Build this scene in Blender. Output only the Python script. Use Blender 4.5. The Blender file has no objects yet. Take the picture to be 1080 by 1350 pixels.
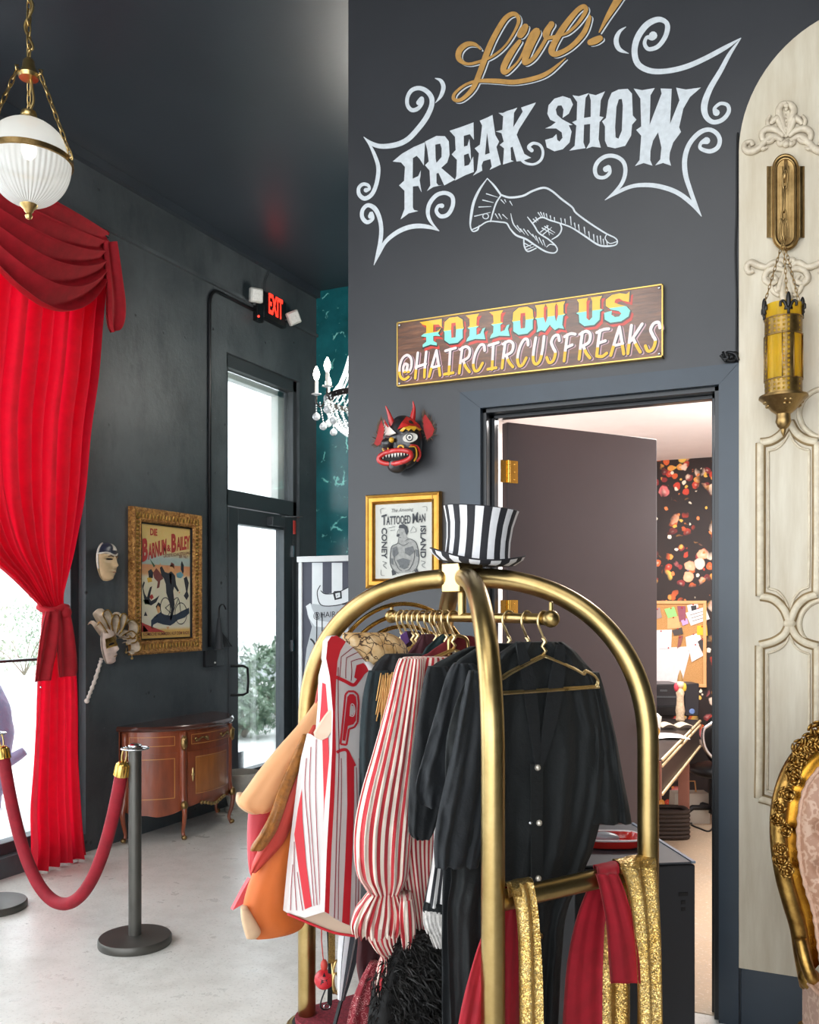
import bpy, bmesh, math, random
from mathutils import Vector, Matrix, noise as mnoise
from mathutils.geometry import tessellate_polygon
random.seed(7)
S = bpy.context.scene
# ------------------------------------------------------------------ camera
YAW = math.radians(25.23)
FOC, CX, HY, CAMZ = 1220.0, 540.0, 800.0, 1.6
cam_d = bpy.data.cameras.new('camera'); cam = bpy.data.objects.new('camera', cam_d)
S.collection.objects.link(cam); S.camera = cam
cam.location = (0, 0, CAMZ); cam.rotation_euler = (math.pi/2, 0, YAW)
cam_d.sensor_fit = 'HORIZONTAL'; cam_d.sensor_width = 36.0; cam_d.lens = FOC/1080*36.0
cam_d.shift_y = (HY-675)/1080.0; cam_d.clip_start = 0.05; cam_d.clip_end = 200
# ------------------------------------------------------------------ daylight and indoor lights, some added as fill
W = bpy.data.worlds.new('World'); S.world = W; W.use_nodes = True
bgn = W.node_tree.nodes['Background']
bgn.inputs[0].default_value = (0.90, 0.95, 1.0, 1); bgn.inputs[1].default_value = 3.9
S.view_settings.view_transform = 'Standard'; S.view_settings.look = 'None'
S.view_settings.exposure = 0.40; S.view_settings.gamma = 1.0; S.view_settings.use_curve_mapping = False
def area(name, loc, rot, size, power, col=(1, 1, 1), sy=None):
    l = bpy.data.lights.new(name, 'AREA'); l.energy = power; l.size = size; l.color = col
    if sy: l.shape = 'RECTANGLE'; l.size_y = sy
    o = bpy.data.objects.new(name, l); o.location = loc; o.rotation_euler = rot
    S.collection.objects.link(o); return o
area('fill_light_front', (-0.4, 0.6, 4.40), (0, 0, 0), 2.2, 25, (1.0, 0.98, 0.95))  # unseen fill light, added to brighten the lettered wall, cart and floor
area('fill_light_rear', (-2.6, -1.2, 4.40), (0, 0, 0), 2.2, 60, (1.0, 0.98, 0.95))  # second unseen fill light, added behind the camera to lift the room
pl_ = bpy.data.lights.new('office_fill_light', 'POINT'); pl_.energy = 34; pl_.color = (1.0, 0.98, 0.97); pl_.shadow_soft_size = 0.3  # hidden fill point, added to whiten the office ceiling
plo = bpy.data.objects.new('office_fill_light', pl_); plo.location = (-0.2, 5.3, 2.2); S.collection.objects.link(plo)
area('office_ceiling_light', (-0.9, 5.4, 2.70), (0, 0, 0), 0.9, 75, (1.0, 0.95, 0.92))
# ------------------------------------------------------------------ geometry of the view (pixel -> point in the room)
RX = Vector((math.cos(YAW), math.sin(YAW), 0)); FW_ = Vector((-math.sin(YAW), math.cos(YAW), 0))
CAM = Vector((0, 0, CAMZ))
def ray(px, py): return RX*((px-CX)/FOC) + FW_ + Vector((0, 0, (HY-py)/FOC))
def P(px, py, d): return CAM + ray(px, py)*d
def onX(px, py, x): r = ray(px, py); return CAM + r*(x/r.x)
def onY(px, py, y): r = ray(px, py); return CAM + r*(y/r.y)
def onZ(px, py, z): r = ray(px, py); return CAM + r*((z-CAMZ)/r.z)
WX, WY, CEIL = -4.48, 3.75, 4.55           # faces of the left wall and of the lettered wall
def fw(px, py, off=0.0): return onY(px, py, WY-off)
def lw(px, py, off=0.0): return onX(px, py, WX+off)
# cart frame: u across, w along the hanging rail (away from us)
CC = RX*0.163 + FW_*2.871
UD = (RX*0.832 + FW_*0.555).normalized(); WD = (RX*-0.555 + FW_*0.832).normalized()
def CU(u, w, z): return CC + UD*u + WD*w + Vector((0, 0, z))
def WP(px, py, w0):
    r = ray(px, py); d = (w0 + (CC-Vector((0, 0, 0))).dot(WD)) / r.dot(WD)
    return CAM + r*d
# ------------------------------------------------------------------ mesh builder
def lerp(a, b, t): return a + (b-a)*t
def smooth_path(pts, n=6):
    pts = [tuple(p) for p in pts]; out = []
    k = len(pts[0])
    for i in range(len(pts)-1):
        p0 = pts[max(i-1, 0)]; p1 = pts[i]; p2 = pts[i+1]; p3 = pts[min(i+2, len(pts)-1)]
        for j in range(n):
            t = j/n
            out.append(tuple(0.5*((2*p1[c]) + (-p0[c]+p2[c])*t + (2*p0[c]-5*p1[c]+4*p2[c]-p3[c])*t*t + (-p0[c]+3*p1[c]-3*p2[c]+p3[c])*t**3) for c in range(k)))
    out.append(pts[-1]); return out
def frame_of(d):
    d = d.normalized(); a = Vector((0, 0, 1)) if abs(d.z) < 0.9 else Vector((1, 0, 0))
    x = a.cross(d).normalized(); return x, d.cross(x).normalized()
class MB:
    def __init__(s): s.v = []; s.f = []; s.m = []; s.uv = []
    def add(s, vs, fs, mi=0, uvs=None):
        o = len(s.v); s.v += [Vector(v) for v in vs]
        s.uv += list(uvs) if uvs else [(0.0, 0.0)]*len(vs)
        for f in fs: s.f.append([i+o for i in f]); s.m.append(mi)
        return s
    def box(s, c, size, mi=0, ax=None, rz=0.0):
        c = Vector(c); hx, hy, hz = [q/2 for q in size]
        if ax is None:
            ax = (Vector((math.cos(rz), math.sin(rz), 0)), Vector((-math.sin(rz), math.cos(rz), 0)), Vector((0, 0, 1)))
        vs = [c+ax[0]*(x*hx)+ax[1]*(y*hy)+ax[2]*(z*hz) for z in (-1, 1) for y in (-1, 1) for x in (-1, 1)]
        return s.add(vs, [(0, 2, 3, 1), (4, 5, 7, 6), (0, 1, 5, 4), (2, 6, 7, 3), (0, 4, 6, 2), (1, 3, 7, 5)], mi)
    def b2(s, a, b, mi=0):
        a = Vector(a); b = Vector(b); return s.box((a+b)/2, [abs(q) for q in (b-a)], mi)
    def tube(s, path, r, n=10, mi=0, closed=False, cap=True, flat=1.0, up=None):
        path = [Vector(p) for p in path]; m = len(path)
        rr = r if isinstance(r, (list, tuple)) else [r]*m
        rings = []; x = None
        L = 0
        for i in range(m):
            if closed: d = path[(i+1) % m]-path[i-1]
            else: d = path[min(i+1, m-1)]-path[max(i-1, 0)]
            if d.length < 1e-9: d = Vector((0, 0, 1))
            d.normalize()
            if up is not None: x = Vector(up)-d*Vector(up).dot(d); x.normalize()
            elif x is None: x, _ = frame_of(d)
            else:
                x = x-d*x.dot(d)
                if x.length < 1e-6: x, _ = frame_of(d)
                x.normalize()
            y = d.cross(x)
            if i: L += (path[i]-path[i-1]).length
            rings.append(([path[i]+x*(math.cos(a)*rr[i])+y*(math.sin(a)*rr[i]*flat) for a in [2*math.pi*k/n for k in range(n)]], L))
        return s.rings([q[0] for q in rings], mi, closed, cap, [q[1] for q in rings])
    def rings(s, rings, mi=0, closed=False, cap=True, L=None, uvw=None):
        n = len(rings[0]); m = len(rings); o = []
        vs = []; uvs = []; fs = []
        for i, rg in enumerate(rings):
            for k, p in enumerate(rg):
                vs.append(p); uvs.append(uvw[i][k] if uvw else (k/n, L[i] if L else i/m))
        for i in range(m if closed else m-1):
            for k in range(n):
                a = i*n+k; b = i*n+(k+1) % n; i2 = (i+1) % m
                fs.append((a, b, i2*n+(k+1) % n, i2*n+k))
        if cap and not closed:
            fs.append(tuple(range(n-1, -1, -1))); fs.append(tuple((m-1)*n+k for k in range(n)))
        return s.add(vs, fs, mi, uvs)
    def lathe(s, prof, c=(0, 0, 0), n=24, mi=0, axis=(0, 0, 1), cap=True, sx=1.0):
        c = Vector(c); d = Vector(axis).normalized(); x, y = frame_of(d)
        return s.rings([[c+d*z+x*(math.cos(a)*max(r, 1e-4))*sx+y*(math.sin(a)*max(r, 1e-4)) for a in [2*math.pi*k/n for k in range(n)]] for r, z in prof], mi, False, cap)
    def sphere(s, c, r, n=12, m=8, mi=0, ax=None):
        c = Vector(c); r = r if isinstance(r, (tuple, list)) else (r, r, r)
        ax = ax or (Vector((1, 0, 0)), Vector((0, 1, 0)), Vector((0, 0, 1)))
        rg = []
        for i in range(m+1):
            t = -math.pi/2+math.pi*i/m; q = max(math.cos(t), 0.001)
            rg.append([c+ax[0]*(r[0]*q*math.cos(2*math.pi*k/n))+ax[1]*(r[1]*q*math.sin(2*math.pi*k/n))+ax[2]*(r[2]*math.sin(t)) for k in range(n)])
        return s.rings(rg, mi)
    def grid(s, fn, nu, nv, mi=0, uvf=None):
        vs = []; uvs = []
        for j in range(nv+1):
            for i in range(nu+1):
                u, v = i/nu, j/nv; vs.append(fn(u, v)); uvs.append(uvf(u, v) if uvf else (u, v))
        fs = [(j*(nu+1)+i, j*(nu+1)+i+1, (j+1)*(nu+1)+i+1, (j+1)*(nu+1)+i) for j in range(nv) for i in range(nu)]
        return s.add(vs, fs, mi, uvs)
    def slab(s, fn, nu, nv, off, mi=0, uvf=None):
        """a grid with thickness: off is the vector to the back face"""
        off = Vector(off); n0 = len(s.v); s.grid(fn, nu, nv, mi, uvf); n1 = len(s.v)
        s.grid(lambda u, v: Vector(fn(u, v))+off, nu, nv, mi, uvf); k = nu+1
        rim = [i for i in range(nu)]+[j*k+nu for j in range(nv)]+[nv*k+i for i in range(nu, 0, -1)]+[j*k for j in range(nv, 0, -1)]
        for a, b in zip(rim, rim[1:]+rim[:1]):
            s.f.append([n0+a, n0+b, n1+b, n1+a]); s.m.append(mi)
        return s
    def poly(s, outer, fn, holes=(), mi=0):
        loops = [[Vector((p[0], p[1], 0)) for p in outer]]+[[Vector((p[0], p[1], 0)) for p in h] for h in holes]
        pts = [p for l in loops for p in l]
        tris = tessellate_polygon(loops)
        return s.add([fn(p.x, p.y) for p in pts], [tuple(t) for t in tris], mi)
    def prism(s, outer, fn, thick, mi=0, holes=()):
        """polygon through fn, given depth by the vector thick"""
        thick = Vector(thick); n0 = len(s.v)
        s.poly(outer, fn, holes, mi)
        k = len(s.v)-n0; base = s.v[n0:]; fs = [list(f) for f in s.f if f[0] >= n0]
        n1 = len(s.v); s.v += [v+thick for v in base]; s.uv += [(0, 0)]*k
        for f in fs: s.f.append([i-n0+n1 for i in reversed(f)]); s.m.append(mi)
        o = 0
        for l in [outer]+list(holes):
            q = len(l)
            for i in range(q):
                a, b = o+i, o+(i+1) % q; s.f.append([n0+a, n0+b, n1+b, n1+a]); s.m.append(mi)
            o += q
        return s
    def ribbon(s, pts, fn, n=6, mi=0, dx=0.0, dy=0.0, wk=1.0, smooth=True, lift=(0, -8e-6, 0)):
        """a brush stroke: (x, y, width) points in a drawing's own units, mapped by fn"""
        q = smooth_path(pts, n) if smooth and len(pts) > 2 else [tuple(p) for p in pts]
        vs = []; lift = Vector(lift); rmin = 2.0 if max(p[2] for p in pts) > 2.0 else 0.0
        for i, p in enumerate(q):
            a = q[max(i-1, 0)]; b = q[min(i+1, len(q)-1)]
            tx, ty = b[0]-a[0], b[1]-a[1]; l = math.hypot(tx, ty) or 1
            nx, ny = -ty/l, tx/l; w = p[2]*wk/2
            vs += [fn(p[0]+nx*w+dx, p[1]+ny*w+dy)+lift*i, fn(p[0]-nx*w+dx, p[1]-ny*w+dy)+lift*i]
        fs = [(2*i, 2*i+1, 2*i+3, 2*i+2) for i in range(len(q)-1)]
        s.add(vs, fs, mi)
        for e in (0, len(q)-1):                 # round brush ends
            p = q[e]; w = p[2]*wk/2
            if w > rmin:
                lf = lift*(e+1.5)
                s.add([fn(p[0]+dx, p[1]+dy)+lf]+[fn(p[0]+dx+w*math.cos(k*math.pi/5), p[1]+dy+w*math.sin(k*math.pi/5))+lf for k in range(10)],
                      [(0, 1+k, 1+(k+1) % 10) for k in range(10)], mi)
        return s
ORG = {}
MESHN = [0]
def make(name, mb, mats, org, smooth=40):
    me = bpy.data.meshes.new(name)
    me.from_pydata([v-org for v in mb.v], [], mb.f)
    mats = mats if isinstance(mats, (list, tuple)) else [mats]
    for m in mats: me.materials.append(m)
    me.polygons.foreach_set('material_index', mb.m)
    uvl = me.uv_layers.new(name='UVMap')
    lv = [0]*len(me.loops); me.loops.foreach_get('vertex_index', lv)
    uvl.data.foreach_set('uv', [c for i in lv for c in mb.uv[i]])
    if smooth is not None:
        me.polygons.foreach_set('use_smooth', [True]*len(me.polygons))
        if smooth < 180: me.set_sharp_from_angle(angle=math.radians(smooth))
    me.validate()
    o = bpy.data.objects.new(name, me); S.collection.objects.link(o); return o
def tag(o, label=None, cat=None, group=None, kind=None):
    if label: o['label'] = label
    if cat: o['category'] = cat
    if group: o['group'] = group
    if kind: o['kind'] = kind
    return o
def thing(name, label, cat, loc=(0, 0, 0), group=None, kind=None):
    o = bpy.data.objects.new(name, None); o.location = loc; o.empty_display_size = 0.05
    S.collection.objects.link(o); ORG[o.name] = Vector(loc); return tag(o, label, cat, group, kind)
def part(name, mb, mats, parent, smooth=40, label=None, kind=None, bevel=0):
    org = ORG[parent.name]; o = make(name, mb, mats, org, smooth); o.parent = parent; ORG[o.name] = org
    if label: o['label'] = label
    if kind: o['kind'] = kind
    if bevel: bev(o, bevel)
    return o
def solo(name, mb, mats, label=None, cat=None, group=None, smooth=40, kind=None, bevel=0):
    lo = [min(v[i] for v in mb.v) for i in range(3)]; hi = [max(v[i] for v in mb.v) for i in range(3)]
    org = Vector(((lo[0]+hi[0])/2, (lo[1]+hi[1])/2, lo[2]))
    o = make(name, mb, mats, org, smooth); o.location = org; ORG[o.name] = org
    if bevel: bev(o, bevel)
    return tag(o, label, cat, group, kind)
def bev(o, w, seg=2):
    b = o.modifiers.new('bevel', 'BEVEL'); b.width = w; b.segments = seg; b.limit_method = 'ANGLE'
def struct(name, mb, mats, smooth=30, bevel=0): return solo(name, mb, mats, kind='structure', smooth=smooth, bevel=bevel)
def dup(o, parent=None, loc=None, label=None, group=None):
    """copy a thing with its parts"""
    c = o.copy(); S.collection.objects.link(c)
    if parent is not None: c.parent = parent
    if loc is not None: c.location = loc
    if label: c['label'] = label
    if group: c['group'] = group
    for ch in list(o.children): dup(ch, c)
    return c
# ------------------------------------------------------------------ flat lettering from the built-in font
_TX = {}
def text_mesh(t, bold=0.0, shear=0.0):
    k = (t, bold, shear)
    if k not in _TX:
        cu = bpy.data.curves.new('txt', 'FONT'); cu.body = t; cu.offset = bold; cu.shear = shear; cu.resolution_u = 3
        o = bpy.data.objects.new('txt', cu); S.collection.objects.link(o)
        dg = bpy.context.evaluated_depsgraph_get(); me = o.evaluated_get(dg).to_mesh()
        vs = [(v.co.x, v.co.y) for v in me.vertices]; fs = [tuple(p.vertices) for p in me.polygons]
        o.evaluated_get(dg).to_mesh_clear(); bpy.data.objects.remove(o); bpy.data.curves.remove(cu)
        x0 = min(v[0] for v in vs); x1 = max(v[0] for v in vs); y0 = min(v[1] for v in vs); y1 = max(v[1] for v in vs)
        _TX[k] = ([((v[0]-x0)/(x1-x0), (v[1]-y0)/(y1-y0)) for v in vs], fs)
    return _TX[k]
def put_text(mb, t, fn, mi=0, bold=0.02, shear=0.0):
    """fn maps (0..1 across, 0..1 up) to a point"""
    vs, fs = text_mesh(t, bold, shear); return mb.add([fn(x, y) for x, y in vs], fs, mi)
# ------------------------------------------------------------------ materials
def C(h, a=1.0):
    h = h.lstrip('#'); r = [int(h[i:i+2], 16)/255 for i in (0, 2, 4)]
    return tuple([c/12.92 if c <= 0.04045 else ((c+0.055)/1.055)**2.4 for c in r]+[a])
class NT:
    def __init__(s, name):
        s.m = bpy.data.materials.new(name); s.m.use_nodes = True; s.t = s.m.node_tree
        s.b = s.t.nodes['Principled BSDF']; s.out = s.t.nodes['Material Output']
    def n(s, typ, **kw):
        q = s.t.nodes.new('ShaderNode'+typ)
        for k, v in kw.items():
            if k.startswith('i_'):
                k2 = k[2:]; q.inputs[int(k2) if k2.isdigit() else k2.replace('_', ' ')].default_value = v
            else: setattr(q, k, v)
        return q
    def l(s, a, b): s.t.links.new(a, b)
    def co(s, kind='Object', scale=None):
        c = s.n('TexCoord').outputs[kind]
        if scale is not None:
            mp = s.n('Mapping'); mp.inputs['Scale'].default_value = scale; s.l(c, mp.inputs['Vector']); c = mp.outputs[0]
        return c
    def noise(s, vec, scale, detail=4, rough=0.6, dist=0.0):
        q = s.n('TexNoise'); s.l(vec, q.inputs['Vector'])
        q.inputs['Scale'].default_value = scale; q.inputs['Detail'].default_value = detail
        q.inputs['Roughness'].default_value = rough; q.inputs['Distortion'].default_value = dist; return q
    def ramp(s, fac, stops, interp='LINEAR'):
        r = s.n('ValToRGB'); s.l(fac, r.inputs[0]); e = r.color_ramp; e.interpolation = interp
        while len(e.elements) < len(stops): e.elements.new(0.5)
        for el, (p, c) in zip(e.elements, stops): el.position = p; el.color = c if len(c) == 4 else (*c, 1)
        return r
    def mix(s, fac, a, b, typ='MIX'):
        q = s.n('MixRGB', blend_type=typ)
        for i, v in ((0, fac), (1, a), (2, b)):
            if hasattr(v, 'is_output'): s.l(v, q.inputs[i])
            else: q.inputs[i].default_value = v
        return q.outputs[0]
    def math(s, op, a, b=0.0):
        q = s.n('Math', operation=op)
        for i, v in ((0, a), (1, b)):
            if hasattr(v, 'is_output'): s.l(v, q.inputs[i])
            else: q.inputs[i].default_value = v
        return q.outputs[0]
    def bump(s, h, strength=0.3, dist=0.01):
        q = s.n('Bump'); q.inputs['Strength'].default_value = strength; q.inputs['Distance'].default_value = dist
        s.l(h, q.inputs['Height']); s.l(q.outputs[0], s.b.inputs['Normal']); return q
    def set(s, **kw):
        for k, v in kw.items():
            i = s.b.inputs[k.replace('_', ' ')]
            if hasattr(v, 'is_output'): s.l(v, i)
            else: i.default_value = v
        return s
def pm(name, col, rough=0.5, metal=0.0, vary=0.15, vs=6.0, bump=0.0, bs=60.0, spec=0.5, coat=0.0, emit=0.0, sheen=0.0, rv=0.0, bd=0.004, stretch=None):
    """plain procedural material: colour broken by noise, optional relief"""
    N = NT(name); c = C(col) if isinstance(col, str) else col
    v = N.co('Object', stretch)
    nz = N.noise(v, vs)
    d = tuple(x*(1-vary) for x in c[:3])+(1,); e = tuple(min(1, x*(1+vary)) for x in c[:3])+(1,)
    N.l(N.ramp(nz.outputs[0], [(0.3, d), (0.7, e)]).outputs[0], N.b.inputs['Base Color'])
    N.set(Roughness=rough, Metallic=metal, Specular_IOR_Level=spec, Coat_Weight=coat, Sheen_Weight=sheen)
    if rv:
        r = N.n('MapRange'); N.l(nz.outputs[0], r.inputs[0]); r.inputs[3].default_value = max(0, rough-rv); r.inputs[4].default_value = min(1, rough+rv)
        N.l(r.outputs[0], N.b.inputs['Roughness'])
    if bump: N.bump(N.noise(v, bs).outputs[0], bump, bd)
    if emit:
        N.b.inputs['Emission Color'].default_value = c; N.b.inputs['Emission Strength'].default_value = emit
    return N.m
# ================================================================== materials of the setting
def m_concrete():
    N = NT('painted_concrete'); v = N.co('Object')
    a = N.noise(v, 1.3, 5); b = N.noise(v, 22, 6, 0.7)
    mp = N.co('Object', (1, 2.2, 0.9)); d = N.noise(mp, 2.2, 5, 0.65)
    c = N.ramp(a.outputs[0], [(0.3, C('#363c40')), (0.72, C('#585e61'))]).outputs[0]
    c = N.mix(N.ramp(d.outputs[0], [(0.52, (0, 0, 0)), (0.75, (0.6, 0.6, 0.6))]).outputs[0], c, C('#23282c'))
    vo = N.n('TexVoronoi'); N.l(v, vo.inputs['Vector']); vo.inputs['Scale'].default_value = 9
    pit = N.ramp(vo.outputs['Distance'], [(0.07, (1, 1, 1)), (0.14, (0, 0, 0))]).outputs[0]
    pm_ = N.math('MULTIPLY', pit, N.ramp(N.noise(v, 3.0).outputs[0], [(0.5, (0, 0, 0)), (0.6, (1, 1, 1))]).outputs[0])
    c = N.mix(pm_, c, C('#15181b')); N.l(c, N.b.inputs['Base Color'])
    fl = N.ramp(N.noise(v, 55, 2, 0.5).outputs[0], [(0.74, (0, 0, 0)), (0.77, (1, 1, 1))]).outputs[0]
    c2 = N.mix(N.math('MULTIPLY', fl, 0.35), c, C('#8d9296')); N.l(c2, N.b.inputs['Base Color'])
    N.set(Roughness=0.52)
    h = N.math('ADD', N.math('MULTIPLY', b.outputs[0], 0.5), N.math('MULTIPLY', d.outputs[0], 0.8))
    h = N.math('SUBTRACT', h, N.math('MULTIPLY', pm_, 0.9)); N.bump(h, 0.55, 0.012); return N.m
def m_floor(name, a, b, rough):
    N = NT(name); v = N.co('Object')
    n1 = N.noise(v, 0.9, 6, 0.62); n2 = N.noise(v, 70, 3, 0.7); n3 = N.noise(v, 7, 5, 0.6)
    c = N.ramp(n1.outputs[0], [(0.3, C(a)), (0.7, C(b))]).outputs[0]
    c = N.mix(N.ramp(n3.outputs[0], [(0.45, (0, 0, 0)), (0.75, (0.35, 0.35, 0.35))]).outputs[0], c, C('#a39c90'))
    c = N.mix(N.ramp(n2.outputs[0], [(0.56, (0, 0, 0)), (0.68, (0.5, 0.5, 0.5))]).outputs[0], c, C('#9a948a'))
    c = N.mix(N.ramp(n2.outputs[0], [(0.28, (0.45, 0.45, 0.45)), (0.42, (0, 0, 0))]).outputs[0], c, C('#e8e5df'))
    N.l(c, N.b.inputs['Base Color']); N.set(Roughness=rough, Specular_IOR_Level=0.5)
    r = N.n('MapRange'); N.l(n3.outputs[0], r.inputs[0]); r.inputs[3].default_value = rough-0.12; r.inputs[4].default_value = rough+0.15
    N.l(r.outputs[0], N.b.inputs['Roughness']); N.bump(n2.outputs[0], 0.06, 0.002); return N.m
def m_teal():
    N = NT('teal_marbled_wallpaper'); v = N.co('Object')
    dn = N.noise(v, 5, 4); w = N.mix(0.12, v, dn.outputs['Color'])
    vo = N.n('TexVoronoi', feature='DISTANCE_TO_EDGE'); N.l(w, vo.inputs['Vector']); vo.inputs['Scale'].default_value = 6.5
    e = N.ramp(vo.outputs['Distance'], [(0.02, (1, 1, 1)), (0.05, (0, 0, 0))]).outputs[0]
    k = N.ramp(N.noise(v, 7, 4).outputs[0], [(0.55, (0, 0, 0)), (0.63, (1, 1, 1))]).outputs[0]
    f = N.math('MULTIPLY', e, k)
    c = N.ramp(N.noise(v, 3).outputs[0], [(0.3, C('#10484e')), (0.7, C('#1c666d'))]).outputs[0]
    N.l(N.mix(f, c, C('#7fd0c8')), N.b.inputs['Base Color']); N.set(Roughness=0.25); return N.m
def m_floral():
    N = NT('dark_floral_wallpaper'); v = N.co('Object', (1, 1, 1))
    base = N.ramp(N.noise(v, 4).outputs[0], [(0.3, C('#171112')), (0.7, C('#251a18'))]).outputs[0]
    dn = N.noise(v, 9, 3); w = N.mix(0.05, v, dn.outputs['Color'])
    c = base
    # clusters: a coarse cell decides where a bouquet sits, finer cells are its blossoms
    vc = N.n('TexVoronoi'); N.l(w, vc.inputs['Vector']); vc.inputs['Scale'].default_value = 3.4; vc.inputs['Randomness'].default_value = 0.45
    clus = N.ramp(vc.outputs['Distance'], [(0.50, (1, 1, 1)), (0.60, (0, 0, 0))]).outputs[0]
    for sc, stops, thr, gate in ((16, [(0.0, C('#d9622f')), (0.35, C('#c8402a')), (0.6, C('#e8a14c')), (0.8, C('#8a2c2e'))], 0.40, True),
                                 (10, [(0.0, C('#f3d9c2')), (0.4, C('#f0b08c')), (0.6, C('#e2797a')), (0.85, C('#e9c25a'))], 0.36, True),
                                 (22, [(0.0, C('#f4e6d0')), (0.4, C('#d98043')), (0.7, C('#e6b84e')), (0.9, C('#5d7a9a'))], 0.32, False)):
        vo = N.n('TexVoronoi'); N.l(w, vo.inputs['Vector']); vo.inputs['Scale'].default_value = sc
        col = N.ramp(N.n('SeparateColor').outputs[0], stops, 'CONSTANT')
        sp = col.inputs[0].links[0].from_node; N.l(vo.outputs['Color'], sp.inputs[0])
        spot = N.ramp(vo.outputs['Distance'], [(thr, (1, 1, 1)), (thr+0.07, (0, 0, 0))]).outputs[0]
        shade = N.mix(N.ramp(vo.outputs['Distance'], [(0.0, (0.6, 0.6, 0.6)), (0.22, (0, 0, 0))]).outputs[0], col.outputs[0], C('#f7ead6'))
        if gate: f = N.math('MULTIPLY', spot, clus)
        else: f = N.math('MULTIPLY', spot, N.ramp(sp.outputs[1], [(0.72, (0, 0, 0)), (0.74, (1, 1, 1))], 'CONSTANT').outputs[0])
        c = N.mix(f, c, shade)
    N.l(c, N.b.inputs['Base Color']); N.set(Roughness=0.6); return N.m
def m_glass(name, tint=(1, 1, 1), gl=0.06):
    N = NT(name); tr = N.n('BsdfTransparent'); tr.inputs[0].default_value = (*tint, 1)
    g = N.n('BsdfGlossy'); g.inputs['Roughness'].default_value = 0.02
    fr = N.n('Fresnel'); fr.inputs[0].default_value = 1.45
    f = N.math('ADD', N.math('MULTIPLY', fr.outputs[0], 0.6), gl*0.3)
    q = N.n('MixShader'); N.l(f, q.inputs[0]); N.l(tr.outputs[0], q.inputs[1]); N.l(g.outputs[0], q.inputs[2])
    N.l(q.outputs[0], N.out.inputs['Surface']); return N.m
M_CONC = m_concrete(); M_FLOOR = m_floor('polished_concrete', '#d8d3ca', '#e4e1db', 0.30)
M_OFLOOR = m_floor('dim_toned_concrete', '#a9947c', '#bda88e', 0.45)  # same concrete, browned in colour to imitate the office's warm dim light
M_TEAL = m_teal(); M_FLORAL = m_floral(); M_GLASS = m_glass('window_glass', (0.97, 0.99, 0.99))
M_WALL = pm('charcoal_wall_paint', '#2f3033', 0.33, vary=0.08, vs=2.5, bump=0.06, bs=160)
M_CEIL = pm('black_ceiling_paint', '#343a41', 0.36, vary=0.12, vs=1.2, bump=0.08, bs=40)
M_TRIM = pm('navy_gloss_trim', '#26323d', 0.3, vary=0.1, vs=5, bump=0.05, bs=90)
M_DARKTRIM = pm('black_gloss_trim', '#101418', 0.28)
M_DOOR = pm('brown_door_paint', '#41383a', 0.45, vary=0.06, vs=3, bump=0.04, bs=200)
M_OWALL = pm('office_white_paint', '#e6e0dd', 0.6, vary=0.03)
M_PINKJ = pm('pale_pink_jamb', '#d9b8b6', 0.5, vary=0.03)
M_ALU = pm('dark_aluminium', '#45494c', 0.42, 0.35, vary=0.05)
M_PAVE = pm('bright_pavement', '#d9d9d6', 0.8, vary=0.05, vs=3)
M_BRASS2 = pm('polished_brass_hinge', '#c9a04a', 0.25, 1.0, vary=0.1)
M_CHROME = pm('chrome', '#c9ccd0', 0.15, 1.0, vary=0.02)
M_BLACK = pm('black_metal', '#17181a', 0.4, 0.3, vary=0.08)
M_WHITE = pm('white_plastic', '#dcdcd6', 0.4, vary=0.03)
# ================================================================== room shell
def mbx(*boxes):
    m = MB()
    for a, b in boxes: m.b2(a, b)
    return m
RX0, RX1, RY0, RYB = WX, 3.5, -4.5, 7.46
struct('floor', mbx(((RX0-0.22, RY0, -0.1), (RX1, RYB+0.2, 0.0))), M_FLOOR)
struct('ceiling', mbx(((RX0-0.22, RY0, CEIL), (RX1, RYB+0.2, CEIL+0.2))), M_CEIL)
DY0, DY1, DZ = 6.075, 7.165, 3.64               # entry opening in the left wall
CY0, CY1, CZ0, CZ1 = 1.0, 4.556, 0.12, 3.95      # curtained window opening
x0, x1 = WX-0.22, WX
struct('wall_left', mbx(((x0, RY0, 0), (x1, -4.1, CEIL)), ((x0, -4.1, 0), (x1, 0.5, CZ0)), ((x0, -4.1, CZ1), (x1, 0.5, CEIL)), ((x0, 0.5, 0), (x1, CY0, CEIL)), ((x0, CY0, 0), (x1, CY1, CZ0)), ((x0, CY0, CZ1), (x1, CY1, CEIL)),
                        ((x0, CY1, 0), (x1, DY0, CEIL)), ((x0, DY0, DZ), (x1, DY1, CEIL)), ((x0, DY1, 0), (x1, RYB, CEIL))), M_CONC)
struct('wall_back', mbx(((RX0-0.22, RYB, 0), (-2.08, RYB+0.2, CEIL))), M_TEAL)
struct('trim_1', mbx(((WX+0.001, RY0, 4.115), (WX+0.028, RYB-0.01, 4.14))), M_CONC)
struct('trim_2', mbx(((WX+0.001, RY0, CEIL-0.07), (WX+0.05, RYB-0.01, CEIL-0.002))), M_CEIL)
# lettered wall with its doorway
OX0, OX1 = fw(636, 700).x, fw(949, 700).x; OZ = 2.455
wall_r = struct('wall_right', mbx(((-2.08, WY, 0), (OX0, WY+0.15, CEIL)), ((OX0, WY, OZ), (OX1, WY+0.15, CEIL)), ((OX1, WY, 0), (RX1, WY+0.15, CEIL))), M_WALL)
struct('wall_corridor', mbx(((-2.08, WY+0.15, 0), (-1.95, RYB, CEIL))), M_WALL)
struct('wall_far_right', mbx(((RX1, RY0, 0), (RX1+0.15, WY+0.15, CEIL))), M_WALL)
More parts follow.
